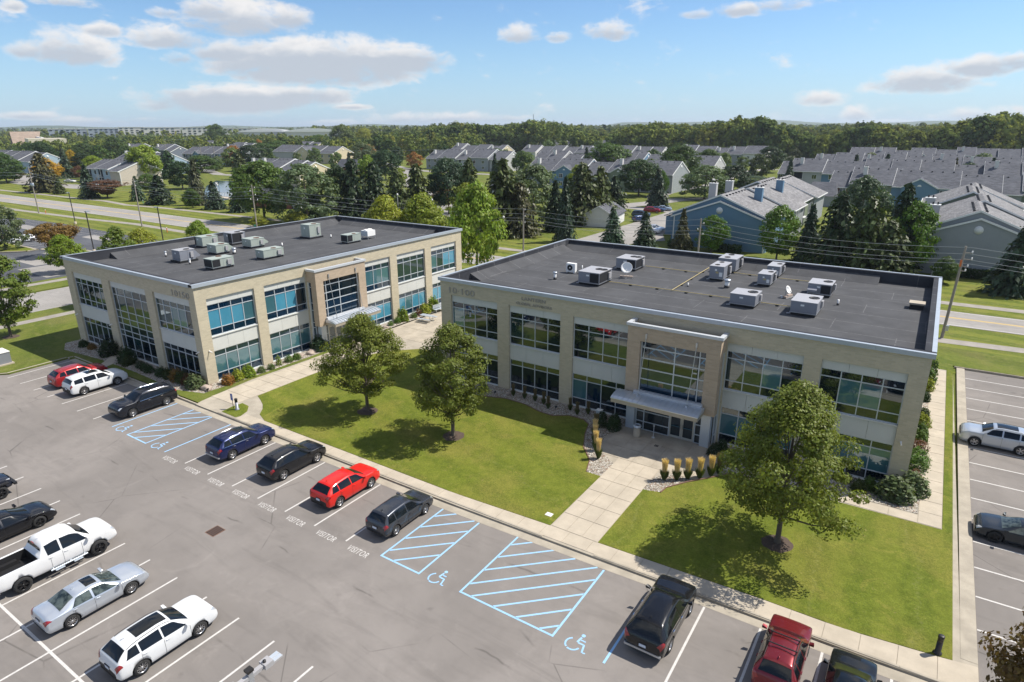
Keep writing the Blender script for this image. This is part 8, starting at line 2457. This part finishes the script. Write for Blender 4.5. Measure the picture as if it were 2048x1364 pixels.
# ------------------------------------------------------------------ trees among and beyond the houses
FOOT = []
for o in COL.objects:
    if o.get('category') in ('apartment house', 'garage', 'house', 'house wing', 'clubhouse', 'church', 'shed', 'hall') and o.type == 'EMPTY':
        xs_, ys_ = [], []
        bpy.context.view_layer.update()
        for ch in o.children:
            if ch.type == 'MESH':
                for c in ch.bound_box:
                    v = ch.matrix_world @ Vector(c); xs_.append(v.x); ys_.append(v.y)
        if xs_: FOOT.append((min(xs_), max(xs_), min(ys_), max(ys_)))
LANES = [[(-84, 52), (-86, 98), (-92, 124), (-118, 137), (-190, 200), (-215, 232)], [(-48, 118), (-34, 160), (-10, 170)], [(-36, 150), (-46, 190), (-50, 300)], [(-215, 232), (-120, 222)], [(-245, 81), (-330, 93)], [(-328, 92), (-290, 125), (-330, 175), (-400, 243)]]
def near_lane(x, y, d=7):
    for L_ in LANES:
        for a, b in zip(L_, L_[1:]):
            a = Vector(a); b = Vector(b); p = Vector((x, y)); t_ = max(0, min(1, (p - a).dot(b - a) / (b - a).length_squared))
            if (p - a.lerp(b, t_)).length < d: return True
    return False
def free(x, y, m=4):
    for (a, b, c, d) in FOOT:
        if a - m < x < b + m and c - m < y < d + m: return False
    return not near_lane(x, y)
rng = random.Random(42)
VIEW = Vector((math.sin(R(-33.4)), math.cos(R(-33.4))))
def azd(x, y): return math.degrees(math.atan2(x - CAM.x, y - CAM.y)), math.hypot(x - CAM.x, y - CAM.y)
n = 0
FAR_LAB = 'leafy tree among the far apartment houses'
while n < 140:
    x = rng.uniform(-640, 60); y = rng.uniform(115, 480)
    a, d = azd(x, y)
    if not (-74 < a < 6) or d < 190: continue
    if a > -12 and y < 330: continue
    if -30 < a < -12 and d < 240: continue
    if -240 < x < -150 and 60 < y < 130: continue
    if not free(x, y): continue
    if a < -50 and (d < 330 or rng.random() < .35): continue
    h = rng.uniform(6, 10.5) if d < 420 else rng.uniform(8, 12)
    c = rng.choice(['mid', 'mid', 'green', 'forest', 'forest2', 'dark', 'grey', 'olive'] + (['yel', 'lime', 'orange'] if rng.random() < .4 else []))
    k = 'far_cone' if rng.random() < .2 else 'far_round'
    w_ = h * (rng.uniform(.42, .5) if k == 'far_cone' else rng.uniform(.75, 1.1))
    plant_tree(k, 'spruce' if k == 'far_cone' else c, x, y, h, w_, 'dark conifer among the far apartment houses' if k == 'far_cone' else FAR_LAB, group='trees among the far apartment houses', seed=rng.randrange(3))
    n += 1

def wood(name, n, region, hmin, hmax, per, seed, leaf, col, clumps=26):
    """a far-off wood: every crown made of leaf clumps, all in one mesh"""
    r = np.random.default_rng(seed)
    P = []; U = []; V = []
    cnt = 0; tries = 0
    while cnt < n and tries < n * 30:
        tries += 1
        p = region(r)
        if p is None: continue
        x, y, k = p
        h = r.uniform(hmin, hmax) * k; w_ = h * r.uniform(.55, .9)
        C = crown_points(r, 'round', .10, clumps, .25, .55) * np.array([w_, w_, h])
        kk = np.repeat(np.arange(clumps), per)
        off = rand_dirs(r, len(kk)) * (.10 * (w_ + h) / 2) * r.uniform(.4, 1.2, len(kk))[:, None]
        Q = C[kk] + off
        outw = Q - np.array([0, 0, h * .45]); outw /= np.linalg.norm(outw, axis=1)[:, None] + 1e-6
        nr = off / (np.linalg.norm(off, axis=1)[:, None] + 1e-6) * .8 + outw * .6 + rand_dirs(r, len(kk)) * .5; nr /= np.linalg.norm(nr, axis=1)[:, None]
        u, v = leaf_axes(r, nr, leaf * (h / 18) ** .5, .8)
        P.append(Q + np.array([x, y, 0])); U.append(u); V.append(v); cnt += 1
    o = link(name, quads_mesh(np.concatenate(P), np.concatenate(U), np.concatenate(V), M['wood_leaf']), kind='stuff')
    o.color = (*COLR[col], 1)
    return o

_m, _t, _o = new_mat('woodland_leaves')
_g = _t.n('ShaderNodeNewGeometry'); _oi = _t.n('ShaderNodeObjectInfo')
_v = wpos(_t); _x, _y, _z = _t.sep(_v)
_v2 = _t.comb(_x, _y, 0.0)
_vo = _t.n('ShaderNodeTexVoronoi'); _t.link(_v2, _vo.inputs['Vector']); _vo.inputs['Scale'].default_value = .075
_cs = _t.sep(_vo.outputs['Color'])
_c = _t.mix(_cs[0], _oi.outputs['Color'], _t.mix(1.0, _oi.outputs['Color'], (1.7, 1.35, 1.0), 'MULTIPLY'))
_c = _t.mix(_t.ramp(_cs[1], .55, .95), _c, _t.mix(1.0, _oi.outputs['Color'], (.55, .62, .75), 'MULTIPLY'))
_c = _t.mix(_t.m('MULTIPLY', _t.ramp(_cs[2], .93, .97), .6), _c, (.22, .20, .04))
_c = _t.mix(1.0, _c, _t.comb(_t.m('ADD', .75, _t.m('MULTIPLY', _g.outputs['Random Per Island'], .5)), _t.m('ADD', .75, _t.m('MULTIPLY', _g.outputs['Random Per Island'], .5)), _t.m('ADD', .75, _t.m('MULTIPLY', _g.outputs['Random Per Island'], .5))), 'MULTIPLY')
_d = _t.n('ShaderNodeBsdfDiffuse'); _t.link(_c, _d.inputs[0])
_tr = _t.n('ShaderNodeBsdfTranslucent'); _t.link(_c, _tr.inputs[0])
_mx = _t.n('ShaderNodeMixShader'); _mx.inputs[0].default_value = .25
_t.link(_d.outputs[0], _mx.inputs[1]); _t.link(_tr.outputs[0], _mx.inputs[2]); _t.link(_mx.outputs[0], _o.inputs['Surface'])
M['wood_leaf'] = _m

def polar(a, d): return CAM.x + d * math.sin(R(a)), CAM.y + d * math.cos(R(a))
def reg_belt(r):
    a = r.uniform(-44, 9); d0 = np.interp(a, [-44, -38, -30, -20, -10, 9], [590, 600, 560, 500, 470, 455])
    d = d0 + (r.uniform(0, 1) ** 1.7) * 520
    x, y = polar(a, d)
    if not free(x, y, 6): return None
    return x, y, .92 + .28 * math.sin(a * .55) * math.sin(a * .21 + 1) + (.12 if d > d0 + 200 else 0)
wood('forest_edge', 1500, reg_belt, 18, 25, 13, 5, .95, 'forest', 28)
def reg_mid(r):
    a = r.uniform(-75, -36); d = r.uniform(600, 1150) if a < -52 else r.uniform(480, 900)
    x, y = polar(a, d)
    if not free(x, y, 8): return None
    if a < -66 and 640 < d < 1000 and r.uniform() < .6: return None
    return x, y, .85 + (.25 if a > -45 else 0)
wood('scattered_woodland', 1400, reg_mid, 10.5, 16.5, 10, 6, .95, 'forest', 20)
def reg_far(r):
    a = r.uniform(-76, 12); d = 1100 + (r.uniform(0, 1) ** 1.2) * 3200
    x, y = polar(a, d)
    if a < -47 and d < 2600 and r.uniform() < .35: return None
    return x, y, (1.0 if a < -50 else 1.35) + max(0, (d - 2500) / 6500)
wood('distant_woodland', 2300, reg_far, 13, 19, 4, 8, 2.6, 'forest', 14)
# wooded ridge on the horizon
M['far_wood'] = simple('far_wooded_ground', (.05, .08, .025), .95, var=.4, scale=.02)
q = MB(); nn = 60; L1 = []; 
for i in range(nn + 1):
    a = -80 + 96 * i / nn
    x, y = polar(a, 6200); x2, y2 = polar(a, 5200)
    hgt = 22 + 26 * max(0, math.sin(i * .35)) * (i / nn) + 14 * max(0, math.sin(i * .9 + 1)) + (18 if i > 34 else 0)
    L1 += [(x2, y2, -1), (x, y, hgt)]
q.add(L1, [(2 * i, 2 * i + 2, 2 * i + 3, 2 * i + 1) for i in range(nn)]); q.build('hills', M['far_wood'], kind='structure')

# ------------------------------------------------------------------ the air
_m, _t, _o = new_mat('haze_air')
_v = _t.n('ShaderNodeVolumePrincipled')
_v.inputs['Color'].default_value = (.80, .88, 1.0, 1)
_v.inputs['Density'].default_value = 0.00009
_v.inputs['Anisotropy'].default_value = 0.2
_t.link(_v.outputs[0], _o.inputs['Volume'])
q = MB().box(-8800, 8800, -500, 8800, -1.2, 75)
q.build('haze', _m, kind='stuff')
